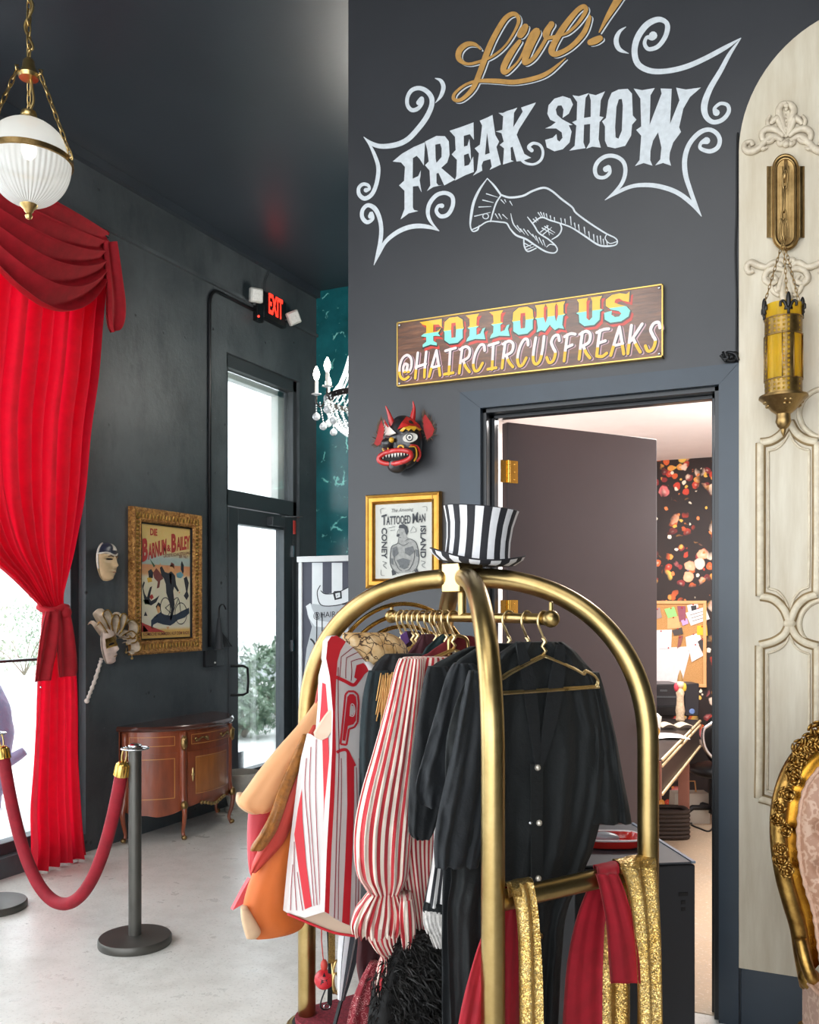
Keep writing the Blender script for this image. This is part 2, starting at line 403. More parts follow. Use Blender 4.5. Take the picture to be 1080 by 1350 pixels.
# casing around the doorway
TZ = (fw(609.4, 518.9).z+fw(975.8, 480).z)/2; TX0, TX1 = fw(609.4, 700).x, fw(975, 700).x
t = MB()
def mitre(pts): t.prism(pts, lambda a, b: Vector((a, WY-0.024, b)), (0, 0.0235, 0))
mitre([(TX0, 0), (OX0, 0), (OX0, OZ), (TX0, TZ)]); mitre([(TX0, TZ), (OX0, OZ), (OX1, OZ), (TX1, TZ)]); mitre([(OX1, 0), (TX1, 0), (TX1, TZ), (OX1, OZ)])
struct('trim_3', t, M_TRIM, bevel=0.003)
js = MB()
for a, b in ((OX0, OX0+0.02), (OX1-0.02, OX1)): js.b2((a, WY-0.0, 0), (b, WY+0.15, OZ))
js.b2((OX0, WY, OZ-0.02), (OX1, WY+0.15, OZ))
for a, b in ((OX0+0.02, OX0+0.036), (OX1-0.036, OX1-0.02)): js.b2((a, WY+0.055, 0), (b, WY+0.10, OZ-0.02))
js.b2((OX0+0.02, WY+0.055, OZ-0.036), (OX1-0.02, WY+0.10, OZ-0.02))
struct('trim_4', js, M_DARKTRIM, bevel=0.002)
# office beyond the doorway
OY = RYB-0.04; OXR = 0.75
struct('wall_office', mbx(((-1.95, OY, 0), (OXR, OY+0.1, 2.9))), M_FLORAL)
struct('wall_office_left', mbx(((-1.95, WY+0.15, 0), (-1.93, OY, 2.75))), M_OWALL)
struct('wall_office_right', mbx(((OXR, WY+0.15, 0), (OXR+0.1, OY, 2.75))), M_OWALL)
struct('wall_office_front', mbx(((-1.93, WY+0.151, 0), (OX0-0.0, WY+0.16, 2.75)), ((OX0, WY+0.151, OZ), (OX1, WY+0.16, 2.75)), ((OX1, WY+0.151, 0), (OXR, WY+0.16, 2.75))), M_PINKJ)
struct('ceiling_office', mbx(((-1.95, WY+0.15, 2.75), (OXR+0.1, OY+0.1, 2.85))), M_OWALL)
struct('floor_office', mbx(((-1.95, WY+0.03, 0.0), (OXR, OY, 0.004))), M_OFLOOR)
# the brown door, standing open into the office
hx = Vector((OX0+0.045, WY+0.165, 0)); he = P(862, 700, 4.55); he.z = 0; dd = (he-hx).normalized(); dn_ = Vector((-dd.y, dd.x, 0))
d = MB(); L = (he-hx).length
d.box(hx+dd*(L/2)+Vector((0, 0, 1.215)), (L, 0.045, 2.41), ax=(dd, dn_, Vector((0, 0, 1))))
door2 = struct('door_2', d, M_DOOR, bevel=0.003)
for i, z in enumerate((2.20, 1.58, 0.28)):
    h = MB(); c = hx-dn_*0.03+Vector((0, 0, z))
    h.box(c+dd*0.028+dn_*0.006, (0.05, 0.003, 0.10), ax=(dd, dn_, Vector((0, 0, 1))))
    for k in range(5): h.tube([c+Vector((0, 0, -0.05+k*0.02+0.001)), c+Vector((0, 0, -0.032+k*0.02+0.001))], 0.0075, 10)
    h.box(c-dd*0.022+dn_*0.006, (0.035, 0.003, 0.10), ax=(dd, dn_, Vector((0, 0, 1))))
    for k in (-1, 0, 1): h.sphere(c+dd*0.034+dn_*0.004+Vector((0, 0, k*0.034)), 0.004, 6, 4)
    part('hinge', h, M_BRASS2, door2)
kb = MB(); kp = hx+dd*(L-0.07)+Vector((0, 0, 1.0))
for sg in (-1, 1): kb.lathe([(0.03, 0.0), (0.03, 0.006), (0.012, 0.012), (0.012, 0.04), (0.026, 0.05), (0.028, 0.065), (0.015, 0.078)], kp+dn_*(0.0225*sg), 16, axis=dn_*sg)
part('door_knob', kb, M_BRASS2, door2)
# baseboard right of the doorway, with the chipped gap
bb = MB(); BZ = fw(977.5, 1273).z
bb.b2((TX1+0.006, WY-0.02, 0), (RX1, WY, BZ)); struct('baseboard_right', bb, M_TRIM, bevel=0.003)
bb = MB(); bb.b2((-2.08, WY-0.018, 0), (TX0, WY, 0.14)); struct('baseboard_left', bb, M_TRIM, bevel=0.003)
# ------------------------------------------------------------------ entry door and its transom
fr = MB(); XF0, XF1 = WX-0.12, WX-0.03
def yb(m, ya, yb_, za, zb, xa=XF0, xb=XF1): m.b2((xa, ya, za), (xb, yb_, zb))
yb(fr, DY0, DY0+0.06, 0, DZ); yb(fr, DY1-0.06, DY1, 0, DZ); yb(fr, DY0, DY1, DZ-0.10, DZ); yb(fr, DY0, DY1, 2.42, 2.55)
win1 = struct('window_1', fr, M_ALU, bevel=0.004)
gl = MB(); gl.b2((WX-0.085, DY0+0.06, 2.55), (WX-0.075, DY1-0.06, DZ-0.10)); part('pane', gl, M_GLASS, win1)
wb = MB(); yb(wb, DY1-0.16, DY1-0.06, 2.55, DZ-0.10, WX-0.20, WX-0.125); yb(wb, DY0+0.06, DY1-0.06, DZ-0.15, DZ-0.10, WX-0.20, WX-0.125)
part('outer_reveal', wb, M_WHITE, win1)
dl = MB(); a0, a1 = DY0+0.065, DY1-0.07; g0, g1 = onX(308.3, 700, WX-0.075).y, onX(369, 700, WX-0.075).y
zt = onX(308.3, 690.8, WX-0.075).z; zb_ = onX(309.2, 1017.8, WX-0.075).z
yb(dl, a0, g0, 0.01, 2.41); yb(dl, g1, a1, 0.01, 2.41); yb(dl, g0, g1, zt, 2.41); yb(dl, g0, g1, 0.01, zb_)
door1 = struct('door_1', dl, M_ALU, bevel=0.004)
gl = MB(); gl.b2((WX-0.08, g0, zb_), (WX-0.07, g1, zt)); part('pane', gl, M_GLASS, door1)
hd = MB(); hp = [onX(300, 879, WX-0.03), onX(323, 879, WX+0.035), onX(323, 914, WX+0.035), onX(300, 914, WX-0.03)]
hp[1].y = hp[0].y+0.05; hp[2].y = hp[3].y = hp[0].y; hp[2].y = hp[1].y
hy0 = onX(304, 880, WX-0.03).y
ptsH = [Vector((WX-0.03, hy0, 1.12)), Vector((WX+0.05, hy0+0.06, 1.12)), Vector((WX+0.065, hy0+0.10, 1.10)), Vector((WX+0.065, hy0+0.11, 1.0)), Vector((WX+0.065, hy0+0.10, 0.90)), Vector((WX+0.05, hy0+0.06, 0.885)), Vector((WX-0.03, hy0, 0.885))]
hd.tube(ptsH, 0.011, 10); part('pull_handle', hd, M_BLACK, door1)
clo = MB(); cy = onX(360, 683, WX-0.03).y
clo.b2((WX-0.03, cy-0.10, 2.30), (WX+0.035, cy+0.09, 2.375)); part('door_closer', clo, M_ALU, door1, bevel=0.004)
ca = MB(); ca.tube([(WX+0.02, cy+0.05, 2.39), (WX+0.14, cy+0.20, 2.395), (WX-0.02, cy+0.30, 2.40)], 0.010, 8, flat=0.5); part('closer_arm', ca, M_CHROME, door1)
rt = MB(); rt.b2((WX+0.02, cy+0.245, 2.25), (WX+0.03, cy+0.275, 2.37)); part('red_tag', rt, pm('red_tag', '#c23a30', 0.5), door1)
for z in (0.35, 1.25, 2.1):
    q = MB(); q.b2((WX-0.03, a1-0.006, z-0.05), (WX-0.018, a1+0.012, z+0.05)); part('hinge', q, M_CHROME, door1)
q = MB(); q.b2((WX-0.092, g0-0.001, zb_), (WX-0.09, g0+0.16, zb_+0.15)); part('sticker', q, pm('grey_sticker', '#8e9498', 0.6, vary=0.3, vs=30), door1)
# ------------------------------------------------------------------ curtained storefront window
fr = MB(); XA, XB = WX-0.16, WX-0.06
fr.b2((XA, CY0, CZ0), (XB, CY1, CZ0+0.07)); fr.b2((XA, CY0, CZ1-0.08), (XB, CY1, CZ1)); fr.b2((XA, CY1-0.07, CZ0), (XB, CY1, CZ1)); fr.b2((XA, CY0, CZ0), (XB, CY0+0.07, CZ1)); fr.b2((XA, 2.6, CZ0), (XB, 2.67, CZ1))
zbar = onX(20, 871, WX-0.10).z
fr.b2((XA+0.03, CY0, zbar-0.008), (XB-0.02, CY1, zbar+0.008))
win2 = struct('window_2', fr, M_ALU, bevel=0.004)
fr2 = MB(); fr2.b2((XA, -4.1, CZ0), (XB, 0.5, CZ0+0.07)); fr2.b2((XA, -4.1, CZ1-0.08), (XB, 0.5, CZ1))  # unseen window bays, added to bring more daylight onto wall and ceiling
for y_ in (-4.1, -2.6, -1.1, 0.43): fr2.b2((XA, y_, CZ0), (XB, y_+0.07, CZ1))
struct('added_fill_window', fr2, M_ALU)
gl = MB(); gl.b2((WX-0.115, CY0, CZ0), (WX-0.105, CY1, CZ1)); part('pane', gl, M_GLASS, win2)
# ------------------------------------------------------------------ outside
struct('pavement', mbx(((-40, -25, -0.25), (WX-0.22, 40, -0.02))), M_PAVE)
struct('road', mbx(((-16, -25, -0.02), (-11.5, 40, -0.012))), pm('pale_road', '#9fa2a6', 0.8, vary=0.08))
M_LEAF = pm('shrub_leaf', '#768a72', 0.6, vary=0.35, vs=5); M_LEAF2 = pm('glare_paled_leaf', '#a9b3a0', 0.6, vary=0.2, vs=5); M_TWIG = pm('twig', '#8d8272', 0.8)  # second leaf colour is paled to imitate overexposed daylight
def shrub(label, c, r, n, seed, group, leaf=None):
    rn = random.Random(seed); t = thing('shrub', label, 'shrub', c, group)
    lf = MB(); st = MB(); c = Vector(c)
    for i in range(7):
        a = rn.uniform(0, 6.28); e = c+Vector((math.cos(a)*r[0]*0.7, math.sin(a)*r[1]*0.7, r[2]*rn.uniform(0.8, 1.3)))
        st.tube([c, lerp(c, e, 0.5)+Vector((0, 0, 0.1)), e], [0.02, 0.014, 0.006], 6)
    for i in range(n):
        a = rn.uniform(0, 6.28); q = rn.uniform(-0.9, 1); rr = rn.uniform(0.62, 1.0)*(1+0.22*math.sin(a*5+q*4))
        k = math.sqrt(max(0, 1-q*q)); p = c+Vector((math.cos(a)*k*r[0]*rr, math.sin(a)*k*r[1]*rr, r[2]*(1+q*rr)))
        d1 = Vector((rn.gauss(0, 1), rn.gauss(0, 1), rn.gauss(0, 1))).normalized(); x, y = frame_of(d1); s = rn.uniform(0.03, 0.06)*(0.6+r[0])
        lf.add([p-d1*s, p+x*s*0.4, p+d1*s, p-x*s*0.4], [(0, 1, 2, 3)])
    part('stem', st, M_TWIG, t); part('foliage', lf, leaf or M_LEAF, t, None, kind='stuff')
def gpt(px, py): return onZ(px, py, -0.02)
shrub('low bush seen through the glass entry door, right of a smaller one', gpt(368, 948), (0.9, 0.9, 0.55), 2600, 1, 'bushes outside the entry door')
shrub('small low bush seen through the entry door beside its left stile', gpt(322, 972), (0.4, 0.4, 0.3), 1500, 2, 'bushes outside the entry door')
shrub('faint distant bush seen through the storefront window left of the red curtain', P(32, 838, 22)-Vector((0,0,P(32,838,22).z+0.02)), (0.9, 1.2, 0.9), 1900, 3, None, M_LEAF2)
# ================================================================== painted lettering on the dark wall
M_CHALK = pm('white_wall_paint', '#c6cbce', 0.6, vary=0.1, vs=40)
M_GOLDP = pm('ochre_wall_paint', '#b08444', 0.5, vary=0.18, vs=25)
M_INK = pm('black_wall_paint', '#1b1b1d', 0.5)
def crop(x0, y0, sc, off=0.001): return lambda x, y: fw(x0+x/sc, y0+y/sc, off)
def paint(name, build, mat, label=None):
    m = MB(); build(m); return part(name, m, mat, wall_r, None, label)
k1 = crop(500, 120, 4.5); k2 = crop(700, 90, 4.5)
LET = [
 ('F', k1, [(80,418),(135,372),(205,332),(272,304),(265,442),(240,402),(222,384),(200,398),(199,520),(232,505),(247,470),(245,505),(240,530),(252,602),(232,563),(200,566),(200,690),(206,705),(232,712),(175,726),(127,762),(150,700),(150,592),(118,560),(148,532),(153,450),(130,424)], []),
 ('R', k1, [(272,300),(340,266),(390,268),(413,298),(418,378),(404,424),(368,456),(450,526),(386,560),(352,485),(340,490),(340,545),(352,560),(380,556),(320,570),(283,594),(304,560),(299,472),(272,440),(294,418),(285,345)], [[(333,318),(362,312),(371,340),(370,392),(340,426),(335,400)]]),
 ('E', k1, [(418,236),(490,212),(560,186),(562,290),(538,256),(502,266),(503,330),(524,324),(535,284),(542,350),(546,420),(530,370),(503,380),(506,446),(532,438),(558,388),(562,480),(510,500),(448,532),(458,505),(461,408),(430,376),(454,350),(450,272)], []),
 ('A', k1, [(597,176),(640,158),(672,142),(690,262),(712,300),(696,332),(722,436),(655,468),(668,448),(660,404),(618,416),(608,440),(612,472),(557,502),(580,470),(592,370),(567,340),(598,318),(611,205)], [[(640,246),(656,368),(628,378)]]),
 ('K', k1, [(708,130),(735,130),(760,118),(795,108),(820,98),(800,130),(796,215),(852,122),(842,98),(930,68),(925,78),(830,226),(816,260),(862,374),(902,396),(850,414),(815,418),(792,330),(780,336),(783,410),(798,416),(735,436),(741,340),(715,320),(739,300),(726,250),(692,240),(731,230),(736,150)], []),
 ('S', k2, [(188,295),(225,270),(250,215),(235,180),(190,165),(140,180),(105,220),(98,270),(115,305),(148,320),(120,342),(85,357),(150,357),(183,380),(188,412),(170,435),(157,425),(152,390),(130,412),(85,425),(95,470),(140,493),(190,480),(230,440),(242,375),(225,338),(248,336),(185,302),(155,275),(148,245),(160,222),(182,220),(194,245)], []),
 ('H', k2, [(247,160),(285,166),(345,147),(325,175),(315,295),(355,288),(356,190),(345,150),(385,160),(440,137),(415,190),(408,285),(432,290),(408,320),(402,420),(415,471),(365,465),(328,478),(350,440),(352,330),(316,335),(312,440),(324,474),(285,480),(228,489),(260,460),(270,340),(245,320),(272,308),(275,200)], []),
 ('O', k2, [(520,126),(575,122),(600,150),(605,280),(627,305),(601,335),(595,400),(560,460),(500,475),(455,465),(440,430),(440,345),(423,315),(446,295),(460,190),(480,145)], [[(522,184),(540,182),(546,220),(540,370),(520,418),(503,410),(500,350),(508,230)]]),
 ('W', k2, [(610,120),(660,130),(736,117),(710,160),(705,335),(776,150),(770,120),(836,122),(826,330),(882,190),(862,115),(920,126),(1010,114),(945,170),(905,240),(880,350),(891,378),(845,440),(825,500),(822,540),(832,578),(785,562),(738,576),(768,540),(775,470),(755,380),(725,430),(710,490),(708,545),(722,578),(670,562),(618,580),(645,545),(655,400),(625,366),(655,345),(650,180)], [])]
for ch, fn, outer, holes in LET: paint('painted_letter', lambda m: m.poly(outer, fn, holes), M_CHALK)
paint('painted_flourish', lambda m: m.ribbon([(838,402,18),(870,428,16),(920,434,14),(960,408,16),(972,362,16),(955,322,16),(915,310,18),(888,332,22),(905,352,24)], k1), M_CHALK)
kl = crop(460, 90, 5.194); kr = crop(770, 10, 4.823)
for fn, pts in (
 (kl, [(478,236,34),(500,205,26),(502,240,22),(470,278,28),(430,286,28),(402,252,26),(402,200,26),(430,152,28),(480,136,30),(530,155,32),(566,200,34),(566,260,34),(530,340,36),(470,420,36),(400,490,36),(320,525,36),(220,535,32),(150,512,26),(102,470,3)]),
 (kl, [(102,470,3),(140,520,14),(175,590,24),(202,680,28),(192,780,28),(160,860,28),(110,892,30),(72,865,28),(68,822,24),(95,795,24),(130,800,22),(142,825,18),(118,835,32)]),
 (kl, [(590,68,4),(630,85,24),(648,130,30),(630,190,24),(592,238,3)]),
 (kl, [(148,1014,34),(155,990,22),(165,1030,20),(125,1054,28),(92,1020,28),(95,970,26),(130,938,28),(175,958,32),(205,1010,30),(222,1090,28),(217,1180,28),(197,1270,22),(172,1348,3)]),
 (kl, [(172,1348,3),(205,1270,22),(250,1190,26),(320,1130,30),(400,1092,32),(480,1080,32),(560,1090,24),(620,1115,3)]),
 (kl, [(620,1115,3),(568,1060,18),(542,1000,26),(552,930,28),(600,870,28),(660,854,28),(708,880,28),(712,940,28),(680,1000,28),(630,1014,28),(600,980,24),(612,945,22),(638,942,32)]),
 (kr, [(268,122,4),(225,155,22),(205,210,32),(225,265,28),(285,292,3)]),
 (kr, [(440,178,54),(432,192,36),(400,190,22),(386,230,24),(412,264,26),(470,248,28),(515,190,30),(532,130,32),(520,92,30),(470,76,36),(400,110,40),(342,190,40),(322,280,38),(345,360,38),(420,402,36),(520,405,34),(640,380,34),(760,330,32),(900,255,28),(1000,193,3)]),
 (kr, [(1000,193,3),(930,290,24),(870,400,30),(800,520,36),(766,620,42),(776,690,36),(820,728,30),(880,714,28),(920,665,26),(914,622,24),(870,610,22),(832,640,22),(842,668,44)]),
 (kr, [(780,846,46),(745,862,22),(742,895,24),(800,914,28),(850,890,28),(864,840,28),(840,796,28),(790,776,28),(730,800,30),(670,870,30),(642,960,32),(646,1060,32),(676,1160,28),(706,1240,24),(748,1328,4)]),
 (kr, [(748,1328,4),(690,1250,28),(600,1180,30),(500,1142,30),(400,1128,28),(300,1138,24),(200,1182,20),(133,1225,3)]),
 (kr, [(133,1225,3),(200,1168,18),(245,1110,24),(264,1040,26),(250,980,26),(200,946,26),(140,946,26),(90,980,26),(70,1030,26),(85,1074,24),(130,1080,22),(164,1050,22),(160,1012,20),(140,1028,38)])):
    paint('painted_flourish', lambda m: m.ribbon(pts, fn, 7), M_CHALK)
# the pointing hand
kh = crop(600, 225, 4.696)
HS = [[(200,48,4),(150,120,14),(115,200,17),(100,280,16),(95,340,9),(110,375,8),(140,366,10),(150,340,5)],
 [(200,48,5),(240,90,12),(270,130,12),(285,152,11)], [(285,152,9),(255,200,10),(235,260,9),(220,315,8)], [(104,366,6),(150,345,8),(190,320,8),(220,312,8)],
 [(285,150,11),(340,166,13),(420,156,13),(480,126,13),(550,106,13),(600,126,12),(660,176,12),(725,226,11),(750,262,11),(830,322,11),(930,386,10),(990,416,8),(1006,440,8),(990,462,8),(930,468,12),(880,456,11),(800,402,11),(720,352,9),(650,326,9),(590,308,9),(535,290,9),(480,326,8)],
 [(940,394,6),(930,420,6),(958,450,6),(1000,440,6)],
 [(220,312,8),(280,318,9),(320,326,9),(342,360,9),(380,400,12),(440,424,12),(500,464,11),(560,500,10),(610,510,8),(632,495,8),(625,468,8),(580,426,9),(520,386,9),(490,340,9),(450,288,6)],
 [(568,472,5),(590,456,6),(625,464,5)], [(650,326,8),(660,360,9),(642,398,9),(600,426,6)], [(426,425,8),(430,470,9),(452,500,9),(502,480,7)],
 [(345,265,4),(362,330,8),(405,382,4)]]
TK = [(195,143,265,165),(172,182,238,198),(148,225,225,222),(122,282,220,258),(285,180,308,205),(308,180,316,196),(340,190,356,216),(250,268,268,298),(272,268,290,300),(296,272,326,300),
      (385,340,412,380),(405,360,432,395),(425,362,455,402),(450,370,485,410),(480,395,505,432),(500,405,520,450),(520,415,545,462),(545,430,560,470),(432,450,470,470),(432,475,480,455),(440,490,490,470),
      (515,260,535,290),(530,258,546,290),(548,262,556,292),(565,268,572,298),(590,280,594,304),(615,290,618,314),(655,296,660,325),(680,300,684,330),(715,285,720,340),(740,325,746,360),(765,335,770,375),(800,350,806,396),(828,378,834,418),(858,396,862,440),(880,405,886,450),(900,405,905,456),(918,425,922,460),(940,440,944,462),(485,300,505,320),(500,290,515,312),
      (530,380,580,340),(545,395,600,350),(540,355,610,395),(555,345,620,385),(570,340,585,400)]
def hand(m):
    for s in HS: m.ribbon(s, kh, 6)
    for a, b, c, d in TK: m.ribbon([(a, b, 7), (c, d, 3)], kh, 1, smooth=False)
    m.ribbon([(190+18*math.cos(t*0.7), 282+16*math.sin(t*0.7), 6) for t in range(10)], kh, 2)
paint('painted_hand', hand, M_CHALK, 'white outline drawing of a pointing hand with a frilled cuff')
# the ochre script word with its white edge
kg = lambda off: crop(570, 0, 4.154, off)
LV = [[(265,270,8),(235,244,20),(190,242,28),(150,275,32),(146,322,28),(190,350,16),(250,340,16),(330,308,14),(400,250,12),(452,170,14),(474,110,20),(450,76,24),(400,102,28),(340,200,30),(300,290,32),(260,400,30),(220,488,26),(160,545,20),(120,545,20),(124,512,16),(180,466,14),(250,444,18),(350,444,26),(450,450,26),(560,430,26),(640,395,22),(730,320,5)],
      [(478,226,22),(430,292,34),(392,365,34),(396,396,28),(432,376,16),(482,318,12),(540,195,22),(575,172,36),(540,245,38),(510,320,36),(512,345,26),(560,312,22),(618,222,20),(640,160,26),(652,130,28)],
      [(654,132,32),(624,180,36),(632,206,24),(700,194,14),(745,176,16),(798,128,18),(840,62,24),(830,36,26),(790,62,28),(720,150,34),(672,230,34),(654,280,36),(682,296,30),(760,256,26),(830,180,28),(860,105,22),(862,84,8)],
      [(1060,-70,44),(1010,10,40),(960,92,26),(915,176,8)], [(483,190,40),(497,168,44),(510,146,34)], [(866,232,34),(893,222,40),(918,210,34)]]
GW = paint('painted_word', lambda m: [m.ribbon(s, kg(0.0045+0.0012*i), 7) for i, s in enumerate(LV)], M_GOLDP, 'ochre script lettering with a white edge')
paint('painted_word_edge', lambda m: [m.ribbon(s, kg(0.0022), 7, dx=5, dy=4, wk=1.02) for s in LV], M_INK)
paint('painted_word_highlight', lambda m: [m.ribbon(s, kg(0.001), 7, dx=12, dy=9, wk=0.95) for s in LV], M_CHALK)
# ================================================================== hand-lettered sign board
def sgn(): return
SL = fw(526.4, 427.2); SRt = fw(875, 377.6); SBL = fw(527.6, 511.3); SBR = fw(877, 473)
sx0, sx1 = (SL.x+SBL.x)/2, (SRt.x+SBR.x)/2; szt = (SL.z+SRt.z)/2; szb = (SBL.z+SBR.z)/2
sign = thing('lettered_sign', 'long dark wooden sign board lettered in yellow, turquoise and pink above the doorway', 'sign', ((sx0+sx1)/2, WY-0.001, szb))
def m_signwood():
    N = NT('varnished_sign_wood'); v = N.co('Object', (1, 1, 7)); c = N.ramp(N.noise(v, 6, 6, 0.7).outputs[0], [(0.3, C('#3a2216')), (0.55, C('#6a4128')), (0.75, C('#8f5c38'))]).outputs[0]
    N.l(c, N.b.inputs['Base Color']); N.set(Roughness=0.3, Coat_Weight=0.6, Coat_Roughness=0.12)
    N.bump(N.noise(v, 14, 4).outputs[0], 0.25, 0.004); return N.m
M_SW = m_signwood()
m = MB(); m.b2((sx0+0.004, WY-0.028, szb+0.004), (sx1-0.004, WY-0.001, szt-0.004)); part('board', m, M_SW, sign, bevel=0.002)
M_SBLK = pm('black_sign_border', '#16120f', 0.3, coat=0.5); M_SGLD = pm('gold_sign_edge', '#c6a55a', 0.3, 0.8)
m = MB()
for a, b in (((sx0, szt-0.005), (sx1, szt)), ((sx0, szb), (sx1, szb+0.005)), ((sx0, szb), (sx0+0.005, szt)), ((sx1-0.005, szb), (sx1, szt))):
    m.b2((a[0], WY-0.031, a[1]), (b[0], WY-0.001, b[1]))
part('edge_strip', m, M_SGLD, sign)
for cx_ in (sx0+0.014, sx1-0.014):
    for cz_ in (szb+0.014, szt-0.014):
        m = MB(); m.sphere((cx_, WY-0.030, cz_), (0.006, 0.004, 0.006), 8, 5); part('screw', m, M_CHROME, sign)
SW_, SHt = sx1-sx0, szt-szb
def sg(off): return lambda u, v: Vector((sx0+u*SW_, WY-0.028-off, szt-v*SHt))
def px_u(px): return (fw(px, 450).x-sx0)/SW_
M_Y = pm('yellow_sign_paint', '#f2b21c', 0.35, coat=0.4, vary=0.08, vs=30); M_TQ = pm('turquoise_sign_paint', '#7fd9c6', 0.35, coat=0.4, vary=0.05)
M_RD = pm('red_sign_paint', '#c5301f', 0.35, coat=0.4); M_PK = pm('pale_pink_sign_paint', '#eacfcb', 0.35, coat=0.4); M_MV = pm('mauve_sign_paint', '#b98f95', 0.35, coat=0.4)
# heavy flared letters in a 0..1 box (x right, y down)
TUS = {
 'F': ([(0,0),(1,0),(1,.34),(.86,.2),(.62,.18),(.62,.46),(.78,.46),(.98,.34),(.84,.54),(.94,.66),(.74,.62),(.62,.62),(.62,.8),(.78,.9),(.78,1),(.5,.93),(.14,1),(.14,.9),(.3,.8),(.3,.62),(.06,.56),(.18,.48),(.3,.44),(.3,.18),(.14,.12)], []),
 'O': ([(.3,0),(.7,0),(.94,.14),(.97,.42),(1,.46),(.94,.54),(.94,.84),(.7,1),(.3,1),(.06,.84),(.06,.54),(0,.46),(.03,.42),(.06,.14)], [[(.4,.22),(.6,.22),(.62,.5),(.6,.78),(.4,.78),(.38,.5)]]),
 'L': ([(0,0),(.7,0),(.58,.14),(.56,.42),(.68,.48),(.56,.54),(.56,.8),(.76,.76),(.86,.6),(1,.56),(.92,.72),(1,1),(.5,.94),(.04,1),(.1,.88),(.2,.8),(.22,.56),(.1,.48),(.22,.42),(.2,.14)], []),
 'W': ([(0,0),(.36,0),(.3,.14),(.3,.5),(.36,.7),(.42,.5),(.42,.14),(.36,0),(.72,0),(.66,.14),(.66,.5),(.7,.7),(.76,.5),(.76,.14),(.68,0),(1,0),(.94,.14),(.94,.42),(1,.48),(.93,.54),(.9,.84),(.96,1),(.78,.94),(.66,1),(.54,.86),(.5,.78),(.44,.86),(.34,1),(.22,.94),(.06,1),(.1,.84),(.07,.54),(0,.48),(.06,.42),(.06,.14)], []),
 'U': ([(0,0),(.44,0),(.38,.14),(.38,.72),(.48,.82),(.6,.72),(.6,.14),(.54,0),(.98,0),(.9,.14),(.9,.44),(1,.5),(.9,.56),(.88,.84),(.68,1),(.3,1),(.1,.84),(.08,.56),(-.02,.5),(.08,.44),(.08,.14)], []),
 'S': ([(.95,.36),(.98,.0),(.86,.06),(.6,0),(.3,.02),(.06,.16),(.06,.38),(.26,.54),(.56,.62),(.66,.72),(.58,.82),(.42,.82),(.28,.72),(.3,.58),(.0,.62),(.02,.86),(.24,1),(.66,1),(.94,.86),(1,.66),(.86,.5),(.54,.38),(.4,.3),(.44,.2),(.58,.18),(.72,.28)], [])}
def tus(m, ch, x0, x1, v0, v1, off, mi_top, mi_bot, dx=0.0, dv=0.0, grow=0.0):
    outer, holes = TUS[ch]; q = MB()
    q.poly(outer, lambda a, b: Vector((a, b, 0)), holes)
    fn = sg(off)
    cx_ = 0.5
    for f in q.f:
        tri = [(q.v[i].x, q.v[i].y) for i in f]
        for lo, hi, mi in ((-1, .48, mi_top), (.48, 2, mi_bot)):
            pl = tri
            for lim, sgn_ in ((lo, 1), (hi, -1)):
                o = []
                for i in range(len(pl)):
                    a, b = pl[i], pl[(i+1) % len(pl)]; ia, ib = (a[1]-lim)*sgn_ >= 0, (b[1]-lim)*sgn_ >= 0
                    if ia: o.append(a)
                    if ia != ib: tt = (lim-a[1])/(b[1]-a[1]); o.append((a[0]+(b[0]-a[0])*tt, lim))
                pl = o
                if len(pl) < 3: break
            if len(pl) >= 3:
                m.add([fn(x0+(x1-x0)*(.5+(p[0]-.5)*(1+grow))+dx, v0+(v1-v0)*(.5+(p[1]-.5)*(1+grow))+dv) for p in pl], [tuple(range(len(pl)))], mi)
for ch, a, b in (('F',557,586),('O',588,615),('L',617,643),('L',648,675),('O',678,707),('O',0,0),('W',708,748),('U',763,797),('S',799,833)):
    if not a: continue
    m = MB(); u0, u1 = px_u(a), px_u(b); v0, v1 = .045, .44
    tus(m, ch, u0, u1, v0, v1, 0.0006, 2, 2, 0.009, 0.05, .06); tus(m, ch, u0, u1, v0, v1, 0.0010, 3, 3, 0.001, 0.006, .10); tus(m, ch, u0, u1, v0, v1, 0.0014, 0, 1)
    part('sign_letter', m, [M_Y, M_TQ, M_RD, M_SBLK], sign, None)
